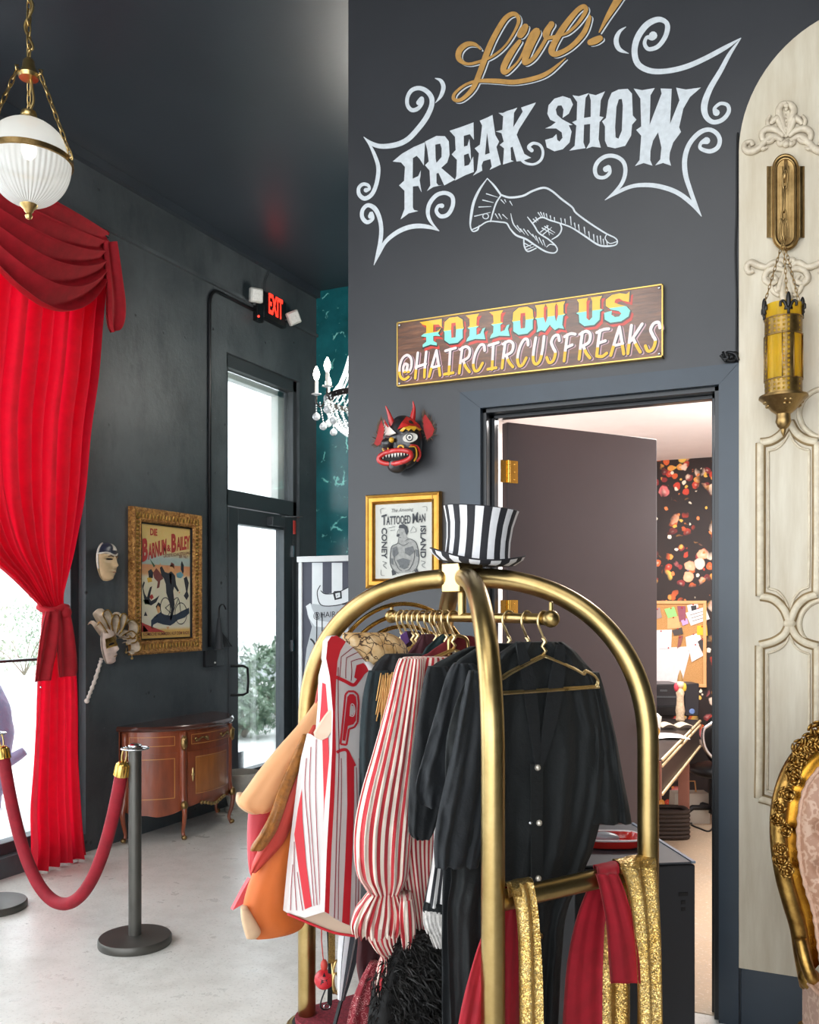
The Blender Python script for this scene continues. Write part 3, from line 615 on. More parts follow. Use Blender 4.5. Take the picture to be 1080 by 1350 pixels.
BR = {'@': [[(.62,.42),(.45,.38),(.32,.52),(.36,.68),(.52,.66),(.64,.42),(.6,.66),(.74,.7),(.9,.5),(.88,.2),(.6,.04),(.25,.16),(.06,.5),(.1,.85),(.4,1),(.7,.92)]],
 'H': [[(.22,0),(.1,.5),(.0,1)],[(.95,0),(.84,.5),(.78,1)],[(.06,.56),(.9,.48)]], 'A': [[(.0,1),(.3,.5),(.62,0)],[(.62,0),(.78,.5),(.92,1)],[(.2,.66),(.86,.62)]],
 'I': [[(.5,.02),(.44,.5),(.38,1)],[(.1,.06),(.95,0)],[(.0,.98),(.75,.96)]], 'R': [[(.3,.02),(.16,.5),(.04,1)],[(.12,.08),(.6,0),(.92,.14),(.8,.42),(.26,.54)],[(.36,.52),(.6,.8),(.9,1)]],
 'C': [[(.95,.24),(.9,.04),(.6,.02),(.24,.3),(.06,.7),(.2,.98),(.5,.96),(.8,.72)]], 'U': [[(.3,0),(.12,.5),(.1,.85),(.32,1),(.62,.88),(.82,.5),(.95,0)]],
 'S': [[(.95,.22),(.86,.02),(.55,.04),(.36,.24),(.5,.46),(.66,.66),(.5,.94),(.2,1),(.02,.8)]], 'F': [[(.34,.04),(.2,.5),(.06,1)],[(.1,.1),(.6,.02),(1,.06)],[(.22,.52),(.74,.44)]],
 'E': [[(.34,.04),(.2,.5),(.1,.96)],[(.1,.1),(.6,.02),(1,.02)],[(.22,.5),(.74,.44)],[(.1,.96),(.5,1),(.84,.9)]], 'K': [[(.26,0),(.14,.5),(.02,1)],[(.98,0),(.5,.36),(.22,.56)],[(.36,.46),(.62,.76),(.86,1)]]}
LN = [('@',528.5,548),('H',550,566.5),('A',568,585),('I',588,605),('R',607,624),('C',625,643),('I',645,661),('R',663,681),('C',683,700),('U',703,721),('S',722,741),('F',744,761),('R',764,782),('E',786,805),('A',806,826),('K',828,849),('S',851,873)]
for ch, a, b in LN:
    m = MB(); u0, u1 = px_u(a)+.004, px_u(b); sw = 0.036
    for st in BR[ch]:
        q = smooth_path([(x, y) for x, y in st], 7) if len(st) > 2 else [tuple(lerp(st[0][c], st[1][c], i/8) for c in (0, 1)) for i in range(9)]
        pts = [((u0+(u1-u0)*x)*SW_/SHt, .515+(.90-.515)*y, 0.052) for x, y in q]
        for off, dx, dy, wk, mi in ((0.0006, .03, .018, 1.0, 2), (0.0010, .012, .008, 1.06, 3), (0.0014, 0, 0, .82, None)):
            fn = sg(off); f2 = lambda x, y: fn(x*SHt/SW_, y)
            n0 = len(m.f); m.ribbon(pts, f2, 1, 0 if mi is None else mi, dx, dy, wk, smooth=False)
            if mi is None:
                for i in range(n0, len(m.f)):
                    if sum(m.v[j].z for j in m.f[i])/len(m.f[i]) < szt-SHt*.775: m.m[i] = 1
    part('sign_letter', m, [M_PK, M_Y, M_MV, M_SBLK], sign, None)
# ================================================================== shared finishes
def m_brass(name, a='#b08a45', b='#8a6a30', rough=0.34, scale=9, bump=0.0):
    N = NT(name); v = N.co('Object'); n = N.noise(v, scale, 5, 0.7)
    N.l(N.ramp(n.outputs[0], [(0.3, C(b)), (0.7, C(a))]).outputs[0], N.b.inputs['Base Color'])
    r = N.n('MapRange'); N.l(n.outputs[0], r.inputs[0]); r.inputs[3].default_value = rough-0.1; r.inputs[4].default_value = rough+0.12
    N.l(r.outputs[0], N.b.inputs['Roughness']); N.set(Metallic=1.0)
    if bump: N.bump(N.noise(v, 60, 3).outputs[0], bump, 0.004)
    return N.m
M_BRASS = m_brass('aged_brass', '#d8bd84', '#b3945a', 0.30)
M_GILT = m_brass('gilded_plaster', '#c9a25a', '#7d5a2a', 0.36, 18, 0.3)
M_ANTQ = m_brass('antique_bronze', '#b69866', '#7d633c', 0.36, 14)
def m_velvet(name, a, b, trans=0.0, sheen=0.5):
    N = NT(name); v = N.co('Object'); n = N.noise(v, 14, 4)
    N.l(N.ramp(n.outputs[0], [(0.3, C(a)), (0.7, C(b))]).outputs[0], N.b.inputs['Base Color'])
    N.set(Roughness=0.75, Sheen_Weight=sheen, Sheen_Roughness=0.4); N.b.inputs['Sheen Tint'].default_value = C('#ff8a8a')
    N.bump(N.noise(v, 260, 2).outputs[0], 0.12, 0.002)
    if trans:
        t = N.n('BsdfTranslucent'); t.inputs[0].default_value = C('#ff1030'); q = N.n('MixShader'); q.inputs[0].default_value = trans
        N.l(N.b.outputs[0], q.inputs[1]); N.l(t.outputs[0], q.inputs[2]); N.l(q.outputs[0], N.out.inputs['Surface'])
    return N.m
M_CURT = m_velvet('red_curtain_cloth', '#a60f26', '#c41430', 0.42, 0.1); M_SWAG = m_velvet('red_swag_velvet', '#a00c1a', '#c01226', 0.1, 0.12)
M_RVELV = m_velvet('red_rope_velvet', '#7d0619', '#9c0a22', 0.0, 0.03)
# ================================================================== pendant lamp
def link(mb, a, b, w, r, side, mi=0):
    """one stretched chain link from a to b"""
    a, b = Vector(a), Vector(b); d = b-a; L = d.length; d.normalize(); x = (Vector(side)-d*Vector(side).dot(d)).normalized()
    pts = []
    for k in range(12):
        t = 2*math.pi*k/12; pts.append((a+b)/2+d*(math.sin(t)*(L/2))+x*(math.cos(t)*w/2))
    mb.tube(pts, r, 6, mi, closed=True)
def chain(parent, a, b, n, w, r, mat, name='chain_link'):
    a, b = Vector(a), Vector(b); d = (b-a).normalized(); x, y = frame_of(d); L = (b-a).length/n
    for i in range(n):
        m = MB(); p = a+d*(L*i); link(m, p-d*L*0.22, p+d*L*1.22, w, r, x if i % 2 else y); part(name, m, mat, parent, 180)
GC = P(38, 212, 4.0); GR = 0.175
lamp = thing('pendant_lamp', 'pendant lamp with a ribbed glass globe hung on brass chains by the red curtain', 'lamp', (GC.x, GC.y, GC.z-0.26))
def m_globe(name, ribs):
    N = NT(name); N.set(Roughness=0.22, Specular_IOR_Level=0.6); N.b.inputs['Base Color'].default_value = C('#eef0ee')
    w = N.n('TexWave', wave_type='BANDS', bands_direction='X'); N.l(N.co('UV'), w.inputs['Vector']); w.inputs['Scale'].default_value = ribs
    if ribs: N.bump(w.outputs['Fac'], 0.7, 0.006)
    tl = N.n('BsdfTranslucent'); tl.inputs[0].default_value = (0.95, 0.96, 0.95, 1); tr = N.n('BsdfTransparent')
    q = N.n('MixShader'); q.inputs[0].default_value = 0.55; N.l(N.b.outputs[0], q.inputs[1]); N.l(tl.outputs[0], q.inputs[2])
    q2 = N.n('MixShader'); q2.inputs[0].default_value = 0.22; N.l(q.outputs[0], q2.inputs[1]); N.l(tr.outputs[0], q2.inputs[2])
    N.l(q2.outputs[0], N.out.inputs['Surface']); return N.m
m = MB(); m.lathe([(GR*math.cos(t)*0.99, GR*0.93*math.sin(t)) for t in [math.radians(q) for q in range(2, 78, 6)]], GC+Vector((0, 0, 0.012)), 48, cap=False); part('upper_glass', m, m_globe('frosted_lamp_glass', 0), lamp, 180)
m = MB(); m.lathe([(GR*math.cos(t), GR*1.12*math.sin(t)) for t in [math.radians(q) for q in range(-80, 1, 5)]], GC, 96, cap=False); part('lower_glass', m, m_globe('ribbed_lamp_glass', 14), lamp, 180)
m = MB(); m.lathe([(GR+0.001, -0.011), (GR+0.009, -0.009), (GR+0.009, 0.013), (GR+0.001, 0.015)], GC, 48, cap=False); part('band', m, M_ANTQ, lamp)
m = MB(); m.lathe([(0.0, 0.168), (0.045, 0.168), (0.045, 0.18), (0.03, 0.19), (0.034, 0.2), (0.03, 0.212), (0.008, 0.216)], GC, 20); part('top_cap', m, M_BRASS, lamp)
m = MB(); m.lathe([(0.002, -0.255), (0.012, -0.25), (0.016, -0.238), (0.011, -0.228), (0.018, -0.22), (0.022, -0.21), (0.034, -0.2), (0.038, -0.19), (0.03, -0.182)], GC, 20); part('finial', m, M_BRASS, lamp)
HUB = GC+Vector((0, 0, 0.40))
m = MB(); m.lathe([(0.006, -0.05), (0.04, -0.045), (0.046, -0.03), (0.04, -0.02), (0.028, 0.0), (0.024, 0.03), (0.01, 0.045)], HUB, 20); part('hub', m, M_BRASS, lamp)
for k in range(3):
    a = math.radians(-8+YAW*57.3+120*k); dr = Vector((math.cos(a), math.sin(a), 0)); e = GC+dr*(GR+0.022)
    m = MB(); m.tube([GC+dr*(GR+0.005), e, e+Vector((0, 0, 0.016)), GC+dr*(GR+0.014)+Vector((0, 0, 0.022))], 0.004, 8); part('chain_hook', m, M_BRASS, lamp, 180)
    m = MB(); h = HUB+dr*0.044+Vector((0, 0, -0.03)); m.tube([HUB+dr*0.03+Vector((0, 0, -0.035)), h+dr*0.014, h+dr*0.018+Vector((0, 0, 0.016)), h+dr*0.004+Vector((0, 0, 0.02))], 0.004, 8); part('hub_hook', m, M_BRASS, lamp, 180)
    chain(lamp, h+dr*0.01, e, 9, 0.017, 0.0032, M_BRASS)
chain(lamp, HUB+Vector((0, 0, 0.045)), Vector((HUB.x, HUB.y, CEIL-0.03)), 11, 0.02, 0.0036, M_BRASS)
m = MB(); zz = CEIL-HUB.z
m.tube(smooth_path([tuple(GC+Vector((0, 0, 0.21))), tuple(GC+RX*0.02+Vector((0, 0, 0.26))), tuple(GC+RX*0.012+Vector((0, 0, 0.33))), tuple(HUB+RX*-0.004+Vector((0, 0, 0.06)))]+[tuple(HUB+RX*(0.018*(-1)**i)+Vector((0, 0, zz*(0.15+0.14*i)))) for i in range(6)]+[tuple(HUB+Vector((0, 0, zz)))], 6), 0.006, 8)
part('cord', m, M_BRASS, lamp, 180)
m = MB(); m.lathe([(0.02, -0.05), (0.07, -0.02), (0.075, 0.0)], (GC.x, GC.y, CEIL), 24); part('ceiling_rose', m, M_BRASS, lamp)
m = MB(); m.sphere(GC+Vector((0, 0, 0.05)), (0.032, 0.032, 0.045), 14, 10); part('bulb', m, pm('lit_bulb', '#fff4dd', 0.3, emit=6, vary=0), lamp, 180)
# ================================================================== curtain, tieback and swag
CXX = WX+0.13
def cyz(px, py): q = onX(px, py, CXX); return q.y, q.z
CR = [(332,-70,137),(400,-80,130),(480,-90,124),(560,-95,114),(640,-85,108),(690,-62,101),(730,-30,95),(760,10,89),(785,38,84),(802,55,84)]
CR2 = [(806,56,86),(835,53,92),(890,48,100),(950,45,103),(1000,43,104),(1060,39,108),(1110,40,112),(1142,36,116)]
def curtain_grid(rows, ref=75):
    rows2 = smooth_path(rows, 5)
    out = []
    for y, a, b in rows2:
        z = cyz(ref, y)[1]
        ya = cyz(a, y)[0]; yb2 = cyz(b, y)[0]; out.append((z, ya, yb2))
    return out
cur = thing('curtain', 'full-length red curtain gathered by a tieback at the storefront window', 'curtain', (CXX, 3.9, 0))
g1 = curtain_grid(CR); g2 = curtain_grid(CR2)
def cfun(g, amp, seed, folds):
    n = len(g)-1
    def f(u, v):
        i = min(int(v*n), n-1); t = v*n-i; z, ya, y1 = [lerp(g[i][c], g[i+1][c], t) for c in range(3)]
        w = y1-ya; ph = u*folds*2*math.pi
        a = amp*min(1, w/0.9)+0.008
        x = a*(math.sin(ph+0.6*math.sin(v*3+seed))+0.35*math.sin(2.3*ph+seed))
        return Vector((CXX+x*0.8, ya+w*(u+0.25/folds*math.cos(ph)*0.5), z))
    return f
m = MB(); m.grid(cfun(g1, 0.05, 1.0, 11), 260, 60); part('upper_drape', m, M_CURT, cur, 180)
m = MB(); m.grid(cfun(g2, 0.06, 2.0, 5), 180, 50); part('lower_drape', m, M_CURT, cur, 180)
m = MB(); p0 = onX(70, 803, CXX)
m.tube([p0+Vector((0.055*math.cos(t), 0.075*math.sin(t), 0.012*math.sin(2*t))) for t in [2*math.pi*k/20 for k in range(20)]], 0.022, 10, closed=True, flat=1.5, up=(0, 0, 1))
m.sphere(p0+Vector((0.07, 0.03, -0.02)), (0.035, 0.04, 0.04), 12, 8); tie = part('tieback', m, M_SWAG, cur, 180)
for (rows, nm, amp) in (([(806,60,76),(830,54,78),(860,49,74),(880,46,70),(896,44,68)], 'a', 0.014), ([(804,72,90),(825,74,95),(850,74,99),(880,75,102),(893,76,101)], 'b', 0.012)):
    g = [(onX(75, y, CXX+0.08).z, onX(a, y, CXX+0.08).y, onX(b, y, CXX+0.08).y) for y, a, b in smooth_path(rows, 4)]
    n = len(g)-1
    def tf(u, v):
        i = min(int(v*n), n-1); t = v*n-i; z, ya, y1 = [lerp(g[i][c], g[i+1][c], t) for c in range(3)]
        return Vector((CXX+0.085+amp*math.sin(u*9+v), ya+(y1-ya)*u, z))
    m = MB(); m.slab(tf, 16, 16, (-0.006, 0, 0)); part('sash_tail', m, M_SWAG, tie, 180)
m = MB(); m.sphere(onX(54, 906, CXX+0.09), 0.006, 8, 5); part('snap', m, M_CHROME, tie)
ZT = 4.02; ya = onX(137, 330, CXX+0.06).y; yc = onX(42, 380, CXX+0.06).y; yl = 2*yc-ya
sagz = ZT-onX(52, 410, CXX+0.12).z
swg = thing('curtain_swag', 'draped red velvet swag across the top of the storefront curtain', 'valance', (CXX, yc, 2.9))
def sf(u, v):
    y = lerp(yl, ya, u); s = 2*u-1; k = 1-abs(s)**1.9
    edge = 0.30*v*(1-k)*1.0
    z = ZT-0.02-edge*1.0-sagz*(v**0.9)*k*(1-0.28*(1-v)) 
    ph = v*5.4*2*math.pi
    rid = 0.085*(0.5+0.5*math.sin(ph-0.6))**0.8*(0.25+0.75*k)
    return Vector((CXX+0.085+rid+0.07*v*k, y, z-0.03*math.cos(ph)*k))
m = MB(); m.slab(sf, 70, 150, (-0.008, 0, 0)); part('swag', m, M_SWAG, swg, 180)
JR = [(322,135,152),(350,137,157),(375,139,161),(395,140,164),(415,140,164),(430,142,160),(437,146,154)]
jg = [(onX(150, y, CXX+0.10).z, onX(a, y, CXX+0.10).y, onX(b, y, CXX+0.10).y) for y, a, b in smooth_path(JR, 4)]
def jf(u, v):
    n = len(jg)-1; i = min(int(v*n), n-1); t = v*n-i; z, y0_, y1 = [lerp(jg[i][c], jg[i+1][c], t) for c in range(3)]
    return Vector((CXX+0.08+0.03*math.sin(u*8+1)+0.05*math.sin(u*3.1), y0_+(y1-y0_)*u, z+0.03*(u-0.5)))
m = MB(); m.slab(jf, 24, 24, (-0.008, 0, 0)); part('hanging_tail', m, M_SWAG, swg, 180)
m = MB(); m.tube([(CXX+0.085, yl, ZT-0.05), (CXX+0.085, ya+0.01, ZT-0.05)], 0.014, 12)
for yy in (yl, yc, ya): m.tube([(CXX+0.085, yy, ZT-0.05), (WX+0.002, yy, ZT-0.05)], 0.010, 8)
part('curtain_rod', m, M_BLACK, swg)
# ================================================================== emergency exit sign
ec = lw(364, 404, 0.05)
ex = thing('exit_sign', 'lit red EXIT sign with two square emergency lamp heads above the entry door', 'sign', (WX, ec.y, ec.z-0.2))
e0, e1 = lw(347, 398, 0.06), lw(380, 410, 0.06)
ey0, ey1 = lw(349, 395, 0.06).y, lw(377, 405, 0.06).y; ez0, ez1 = lw(350, 417, 0.06).z, lw(350, 385, 0.06).z
m = MB(); m.b2((WX+0.001, ey0, ez0-0.01), (WX+0.055, ey1+0.02, ez1+0.01)); part('housing', m, M_BLACK, ex, bevel=0.006)
m = MB(); ty0, ty1 = lw(354.5, 405, 0.058).y, lw(373, 405, 0.058).y; tz0, tz1 = lw(364, 417.5, 0.058).z, lw(364, 391, 0.058).z
put_text(m, 'EXIT', lambda x, y: Vector((WX+0.0575, lerp(ty0, ty1, x), lerp(tz0, tz1, y))), bold=0.03)
part('exit_letters', m, pm('lit_red_letters', '#ff2a1c', 0.4, emit=2.6, vary=0), ex, None)
M_LH = pm('lamp_head_plastic', '#b9b8b2', 0.4, vary=0.05); M_LENS = pm('frosted_lens', '#d8d8d4', 0.2, vary=0.1, vs=80, bump=0.5, bs=120)
for (px, py, rot) in ((337.5, 389.5, 0.05), (387, 419, 0.5)):
    c = lw(px, py, 0.11); ax = Vector((0.85, -0.5, -0.15)).normalized(); x = Vector((0, 0, 1)).cross(ax).normalized(); y = ax.cross(x)
    xx = x*math.cos(rot)+y*math.sin(rot); yy = -x*math.sin(rot)+y*math.cos(rot)
    m = MB(); m.box(c, (0.115, 0.115, 0.05), ax=(xx, yy, ax)); hdp = part('lamp_head', m, M_LH, ex, bevel=0.012)
    m = MB(); m.box(c+ax*0.027, (0.09, 0.09, 0.008), ax=(xx, yy, ax)); m.lathe([(0.002, 0.006), (0.02, 0.004), (0.03, 0.001)], c+ax*0.027, 14, axis=ax); part('lens', m, M_LENS, hdp, bevel=0.004)
    m = MB(); m.tube([c-ax*0.02, Vector((WX+0.03, c.y+(0.06 if px < 350 else -0.06), c.z-0.03))], 0.014, 8); part('neck', m, M_BLACK, hdp)
m = MB(); q = lw(341, 408, 0.03); m.b2((WX+0.001, q.y-0.04, q.z-0.10), (WX+0.05, q.y+0.05, q.z+0.05)); part('battery_box', m, M_BLACK, ex, bevel=0.004)
m = MB(); m.sphere(lw(341, 417, 0.055), 0.009, 8, 6); part('indicator_light', m, pm('red_indicator', '#ff2a20', 0.3, emit=5, vary=0), ex)
m = MB(); m.tube(smooth_path([tuple(lw(350, 385, 0.03)), tuple(lw(350, 372, 0.02)), tuple(lw(355, 358, 0.025)), tuple(lw(358, 344, 0.02))], 5), 0.006, 6); part('cable', m, M_ALU, ex, 180)
# conduit beside the poster
m = MB(); cz = lw(280, 381, 0.02).z; cyv = lw(277, 500, 0.02).y
m.tube([(WX+0.016, cyv, lw(277, 853, 0.02).z), (WX+0.016, cyv, cz-0.12)]+[(WX+0.016, cyv+0.10*(1-math.cos(t)), cz-0.12+0.12*math.sin(t)) for t in [math.pi/2*k/6 for k in range(1, 7)]]+[(WX+0.016, lw(336, 405, 0.02).y, cz)], 0.014, 10)
solo('electrical_conduit', m, M_BLACK, 'thin black conduit running up the dark wall and bending towards the exit sign', 'conduit', smooth=180)
m = MB(); a, b = lw(270, 858, 0.02), lw(298, 877, 0.02); m.b2((WX+0.001, a.y, b.z), (WX+0.03, a.y+0.14, a.z)); sw = solo('switch_box', m, M_BLACK, 'small black switch box on the wall beside the entry door', 'switch', bevel=0.004)
m = MB(); m.b2((WX+0.001, a.y+0.15, b.z), (WX+0.01, a.y+0.26, a.z)); part('cover_plate', m, M_CONC, sw, bevel=0.002)
m = MB(); m.sphere((WX+0.034, a.y+0.11, b.z+0.03), 0.008, 8, 5); part('indicator', m, M_WHITE, sw)
# small black folded umbrella on the wall
um = thing('folded_umbrella', 'small black folded umbrella hanging on the wall above the switch box', 'umbrella', (WX, lw(287, 860, 0.03).y, lw(287, 857, 0.03).z))
uy = lw(286, 830, 0.03).y; zt_, zb2 = lw(286, 815, 0.03).z, lw(286, 857, 0.03).z
m = MB(); m.lathe([(0.006, 0), (0.012, 0.0), (0.02, -0.05), (0.034, -0.2), (0.045, zb2-zt_+0.005)], (WX+0.05, uy, zt_), 20, sx=0.8); um_c = part('canopy', m, pm('black_umbrella_cloth', '#2a2d30', 0.7), um)
m = MB(); m.tube(smooth_path([(WX+0.05, uy, zt_-0.02), (WX+0.05, uy, zt_+0.06), (WX+0.05, uy+0.02, zt_+0.10), (WX+0.05, uy+0.06, zt_+0.105), (WX+0.05, uy+0.09, zt_+0.07)], 5), 0.007, 8); part('handle', m, M_BLACK, um, 180)
m = MB(); m.slab(lambda u, v: Vector((WX+0.03+0.008*math.sin(u*20), uy+0.04+v*0.10*u+0.05*v, lerp(zt_-0.10, zb2+0.02, v))), 12, 4, (0.004, 0, 0)); part('loose_flap', m, pm('grey_umbrella_cloth', '#3a3e41', 0.7), um)
# ================================================================== masks on the dark wall
def face_mask(org, N_, U_, R_, w, h, depth, feat):
    """front of a face: u across -1..1, v up -1..1"""
    def f(u, v):
        a = u*2-1; b = v*2-1; k = math.sqrt(max(0.0, 1-b*b*0.98)); x = a*k*(0.86+0.14*b); z = b
        dz = depth*math.sqrt(max(0.0, 1-a*a*0.97))*k**0.5
        for (cx_, cy_, sx_, sy_, hh) in feat: dz += hh*math.exp(-((x-cx_)/sx_)**2-((z-cy_)/sy_)**2)
        return org+R_*(x*w)+U_*(z*h)+N_*dz
    return f
NXv, UPv, LRv = Vector((1, 0, 0)), Vector((0, 0, 1)), Vector((0, 1, 0))
FACE = [(0, -0.02, .13, .3, .018), (0, -.2, .15, .12, .016), (-.4, .12, .2, .12, -.014), (.4, .12, .2, .12, -.014), (0, -.5, .26, .06, .012), (0, -.62, .2, .06, .008), (0, -.55, .3, .02, -.006), (-.4, .3, .26, .07, .007), (.4, .3, .26, .07, .007), (0, -.86, .2, .1, .01)]
def m_uvmask(name, cells):
    return None
M_PORC = pm('painted_mask_cream', '#d8b98e', 0.35, vary=0.16, vs=12, coat=0.3); M_MASKN = pm('mask_navy', '#2e3044', 0.35, vary=0.2, vs=40); M_MASKW = pm('mask_ivory', '#d9d0c3', 0.4, vary=0.12, vs=30)
M_EYEH = pm('dark_eye_hole', '#120e0c', 0.8)
mc = lw(134.0, 741, 0.012); mh = (lw(136, 717, 0.03).z-lw(136, 767, 0.03).z)/2; mw = 0.135
mk = thing('face_mask', 'painted full-face mask with a navy cap hanging on the dark wall', 'mask', (WX, mc.y, mc.z-mh))
nv = (NXv*0.90+LRv*0.25).normalized(); rv = (LRv*0.90-NXv*0.25).normalized()
mc = mc+NXv*0.02
ff = face_mask(mc, nv, UPv, rv, mw, mh, 0.075, FACE)
m = MB(); m.slab(lambda u, v: ff(u, v*0.70), 36, 40, nv*-0.006); part('face', m, M_PORC, mk, 180)
m = MB(); m.slab(lambda u, v: ff(u, 0.70+0.3*v)+nv*0.004, 36, 14, nv*-0.012); part('cap', m, M_MASKN, mk, 180)
m = MB(); m.tube([ff(u, 0.70+0.03*math.sin(u*9.4))+nv*0.004 for u in [i/24 for i in range(25)]], 0.006, 6); part('cap_braid', m, M_MASKW, mk, 180)
m = MB(); m.tube([ff(0.0, v)+nv*0.004 for v in [0.32+0.66*i/20 for i in range(21)]], 0.007, 6); part('edge_trim', m, M_MASKW, mk, 180)
m = MB(); m.slab(lambda u, v: ff(0.42+0.3*u+0.1*v, 0.80+0.18*v)+nv*(0.008+0.004*math.sin(u*9)), 12, 8, nv*-0.006); part('cap_ornament', m, M_MASKW, mk, 180)
for sgn_ in (-1, 1):
    m = MB(); m.poly([(0.5+sgn_*0.20+0.11*math.cos(t), 0.565+0.022*math.sin(t)) for t in [2*math.pi*k/14 for k in range(14)]], lambda a, b: ff(a, b)+nv*0.0015); part('eye_opening', m, M_EYEH, mk, None)
    m = MB(); m.tube([ff(0.5+sgn_*(0.08+0.2*i/8), 0.63+0.02*math.sin(i/8*3.1))+nv*0.002 for i in range(9)], 0.003, 5); part('eyebrow', m, pm('brown_brow', '#6b4a2a', 0.6), mk, 180)
m = MB(); m.tube([ff(0.4+0.2*i/8, 0.232+0.006*math.cos(i*1.6))+nv*0.001 for i in range(9)], 0.0035, 5); part('lips', m, pm('mask_lips', '#c08a6a', 0.4), mk, 180)
# jester mask on a stick
jc = lw(137, 851, 0.03); jr = Vector((0, 0.97, 0.22)); ju = Vector((0, -0.22, 0.97)); jn = (NXv*0.93+LRv*0.3).normalized()
jm = thing('carnival_mask', 'ivory and gold carnival mask with curled ruffles on a long white stick', 'mask', (WX, jc.y, lw(114, 925, 0.02).z))
jrr = (jr-jn*jr.dot(jn)).normalized(); juu = jn.cross(jrr); juu = juu if juu.z > 0 else -juu
jf_ = face_mask(jc+NXv*0.02, jn, juu, jrr, 0.10, 0.125, 0.06, FACE)
m = MB(); m.slab(jf_, 32, 36, jn*-0.006); part('face', m, pm('jester_face', '#d9c3b4', 0.4, vary=0.15, vs=25), jm, 180)
m = MB(); m.slab(lambda u, v: jf_(0.08+0.84*u, 0.5+0.26*v)+jn*0.004, 24, 10, jn*-0.004); part('gold_eye_band', m, M_GILT, jm, 180)
for sgn_ in (-1, 1):
    m = MB(); m.poly([(0.5+sgn_*0.20+0.12*math.cos(t), 0.585+0.035*math.sin(t)+0.02*sgn_*0) for t in [2*math.pi*k/14 for k in range(14)]], lambda a, b: jf_(a, b)+jn*0.006); part('eye_opening', m, M_EYEH, jm, None)
m = MB(); m.tube([jf_(0.38+0.24*i/8, 0.225+0.006*math.cos(i*1.6))+jn*0.001 for i in range(9)], 0.004, 5); part('lips', m, M_GILT, jm, 180)
M_RUF = pm('ruffle_cloth', '#b9a68f', 0.55, vary=0.25, vs=18, bump=0.2, bs=60)
def at_m(px, py, off): return lw(px, py, off)
RUFS = [[(137,838),(130,828),(124,820),(121,824)], [(139,834),(133,820),(128,809),(135,804),(140,812),(139,824)], [(141,832),(140,816),(145,810),(150,814),(150,830)], [(147,834),(150,818),(154,809),(160,812),(157,824),(152,834)], [(150,836),(158,824),(166,817),(174,822),(175,832),(168,842),(163,838)], [(154,838),(166,832),(173,838),(172,846),(166,848)], [(160,842),(172,842),(178,850),(177,858),(170,861)]]
for i, r in enumerate(RUFS):
    m = MB(); q = smooth_path(r, 6); base = [at_m(a, b, 0.06+0.03*math.sin(k/len(q)*3)) for k, (a, b) in enumerate(q)]
    m.slab(lambda u, v: Vector(lerp(base[min(int(v*(len(base)-1)), len(base)-2)], base[min(int(v*(len(base)-1)), len(base)-2)+1], v*(len(base)-1)-min(int(v*(len(base)-1)), len(base)-2)))+Vector((u*0.05-0.02, (u-0.5)*0.035, 0.01*math.sin(u*6))), 6, len(q)*2, (0.003, 0.003, 0))
    rf = part('ruffle', m, M_RUF, jm, 180)
    m = MB(); m.tube([b_+Vector((0.032, 0.018, 0)) for b_ in base], 0.0045, 6); part('gold_braid', m, M_GILT, rf, 180)
for px, py in ((166.5, 860), (173, 862), (174, 868), (167.5, 849)):
    m = MB(); c = at_m(px, py, 0.05); m.sphere(c, 0.010, 10, 7); m.tube([c, c+Vector((0, 0, 0.03))], 0.002, 5); part('bell', m, M_BRASS, jm, 180)
sp = [at_m(134, 868, 0.035), at_m(131, 878, 0.035), at_m(125, 897, 0.03), at_m(119, 913, 0.025), at_m(114.5, 924, 0.02)]
m = MB(); m.tube(smooth_path([tuple(p) for p in sp], 8), [0.012+0.0035*math.sin(k*1.9) for k in range(33)], 10); m.sphere(sp[-1], 0.017, 10, 7); part('stick', m, M_MASKW, jm, 180)
# ================================================================== gilt framed circus poster
pT, pB = lw(170, 667, 0.03), lw(170, 866, 0.03)
fy0, fy1 = lw(176, 760, 0.05).y, lw(267.5, 760, 0.05).y
fz1 = (lw(176, 668, 0.05).z+lw(268, 679, 0.05).z)/2; fz0 = (lw(177, 865, 0.05).z+lw(269, 857, 0.05).z)/2
pf = thing('framed_poster', 'tall circus poster in an ornate gilt frame on the dark wall', 'picture', (WX, (fy0+fy1)/2, fz0))
fwid = (fy1-fy0)*0.135
def frame_mb(y0, y1, z0, z1, wd, th, fn):
    m = MB(); prof = [(0, 0), (0, th*0.8), (0.12, th), (0.25, th*0.9), (0.35, th*0.75), (0.7, th*0.72), (0.8, th*0.85), (0.9, th*0.7), (1, th*0.35), (1, 0)]
    rg = []
    for cy, cz, sy, sz in ((y0, z0, 1, 1), (y1, z0, -1, 1), (y1, z1, -1, -1), (y0, z1, 1, -1)): rg.append([fn(cy+sy*wd*a, cz+sz*wd*a, d) for a, d in prof])
    m.rings(rg, 0, closed=True); return m
LF = lambda y, z, d: Vector((WX+0.002+d, y, z))
def m_carved(name, hi, lo, sc):
    N = NT(name); v = N.co('Object'); vo = N.n('TexVoronoi', feature='SMOOTH_F1'); N.l(N.mix(0.08, v, N.noise(v, sc*0.6).outputs['Color']), vo.inputs['Vector']); vo.inputs['Scale'].default_value = sc
    r = N.ramp(vo.outputs['Distance'], [(0.15, C(hi)), (0.6, C(lo))]); N.l(r.outputs[0], N.b.inputs['Base Color']); N.set(Metallic=0.35, Roughness=0.4)
    iv = N.math('SUBTRACT', 1.0, vo.outputs['Distance']); N.bump(iv, 0.9, 0.012); return N.m
M_CARV = m_carved('carved_gilt_frame', '#e2aa5e', '#96602c', 55)
part('frame', frame_mb(fy0, fy1, fz0, fz1, fwid, 0.05, LF), M_CARV, pf, 30)
m = frame_mb(fy0+fwid, fy1-fwid, fz0+fwid, fz1-fwid, 0.008, 0.03, LF); part('inner_lip', m, M_BLACK, pf)
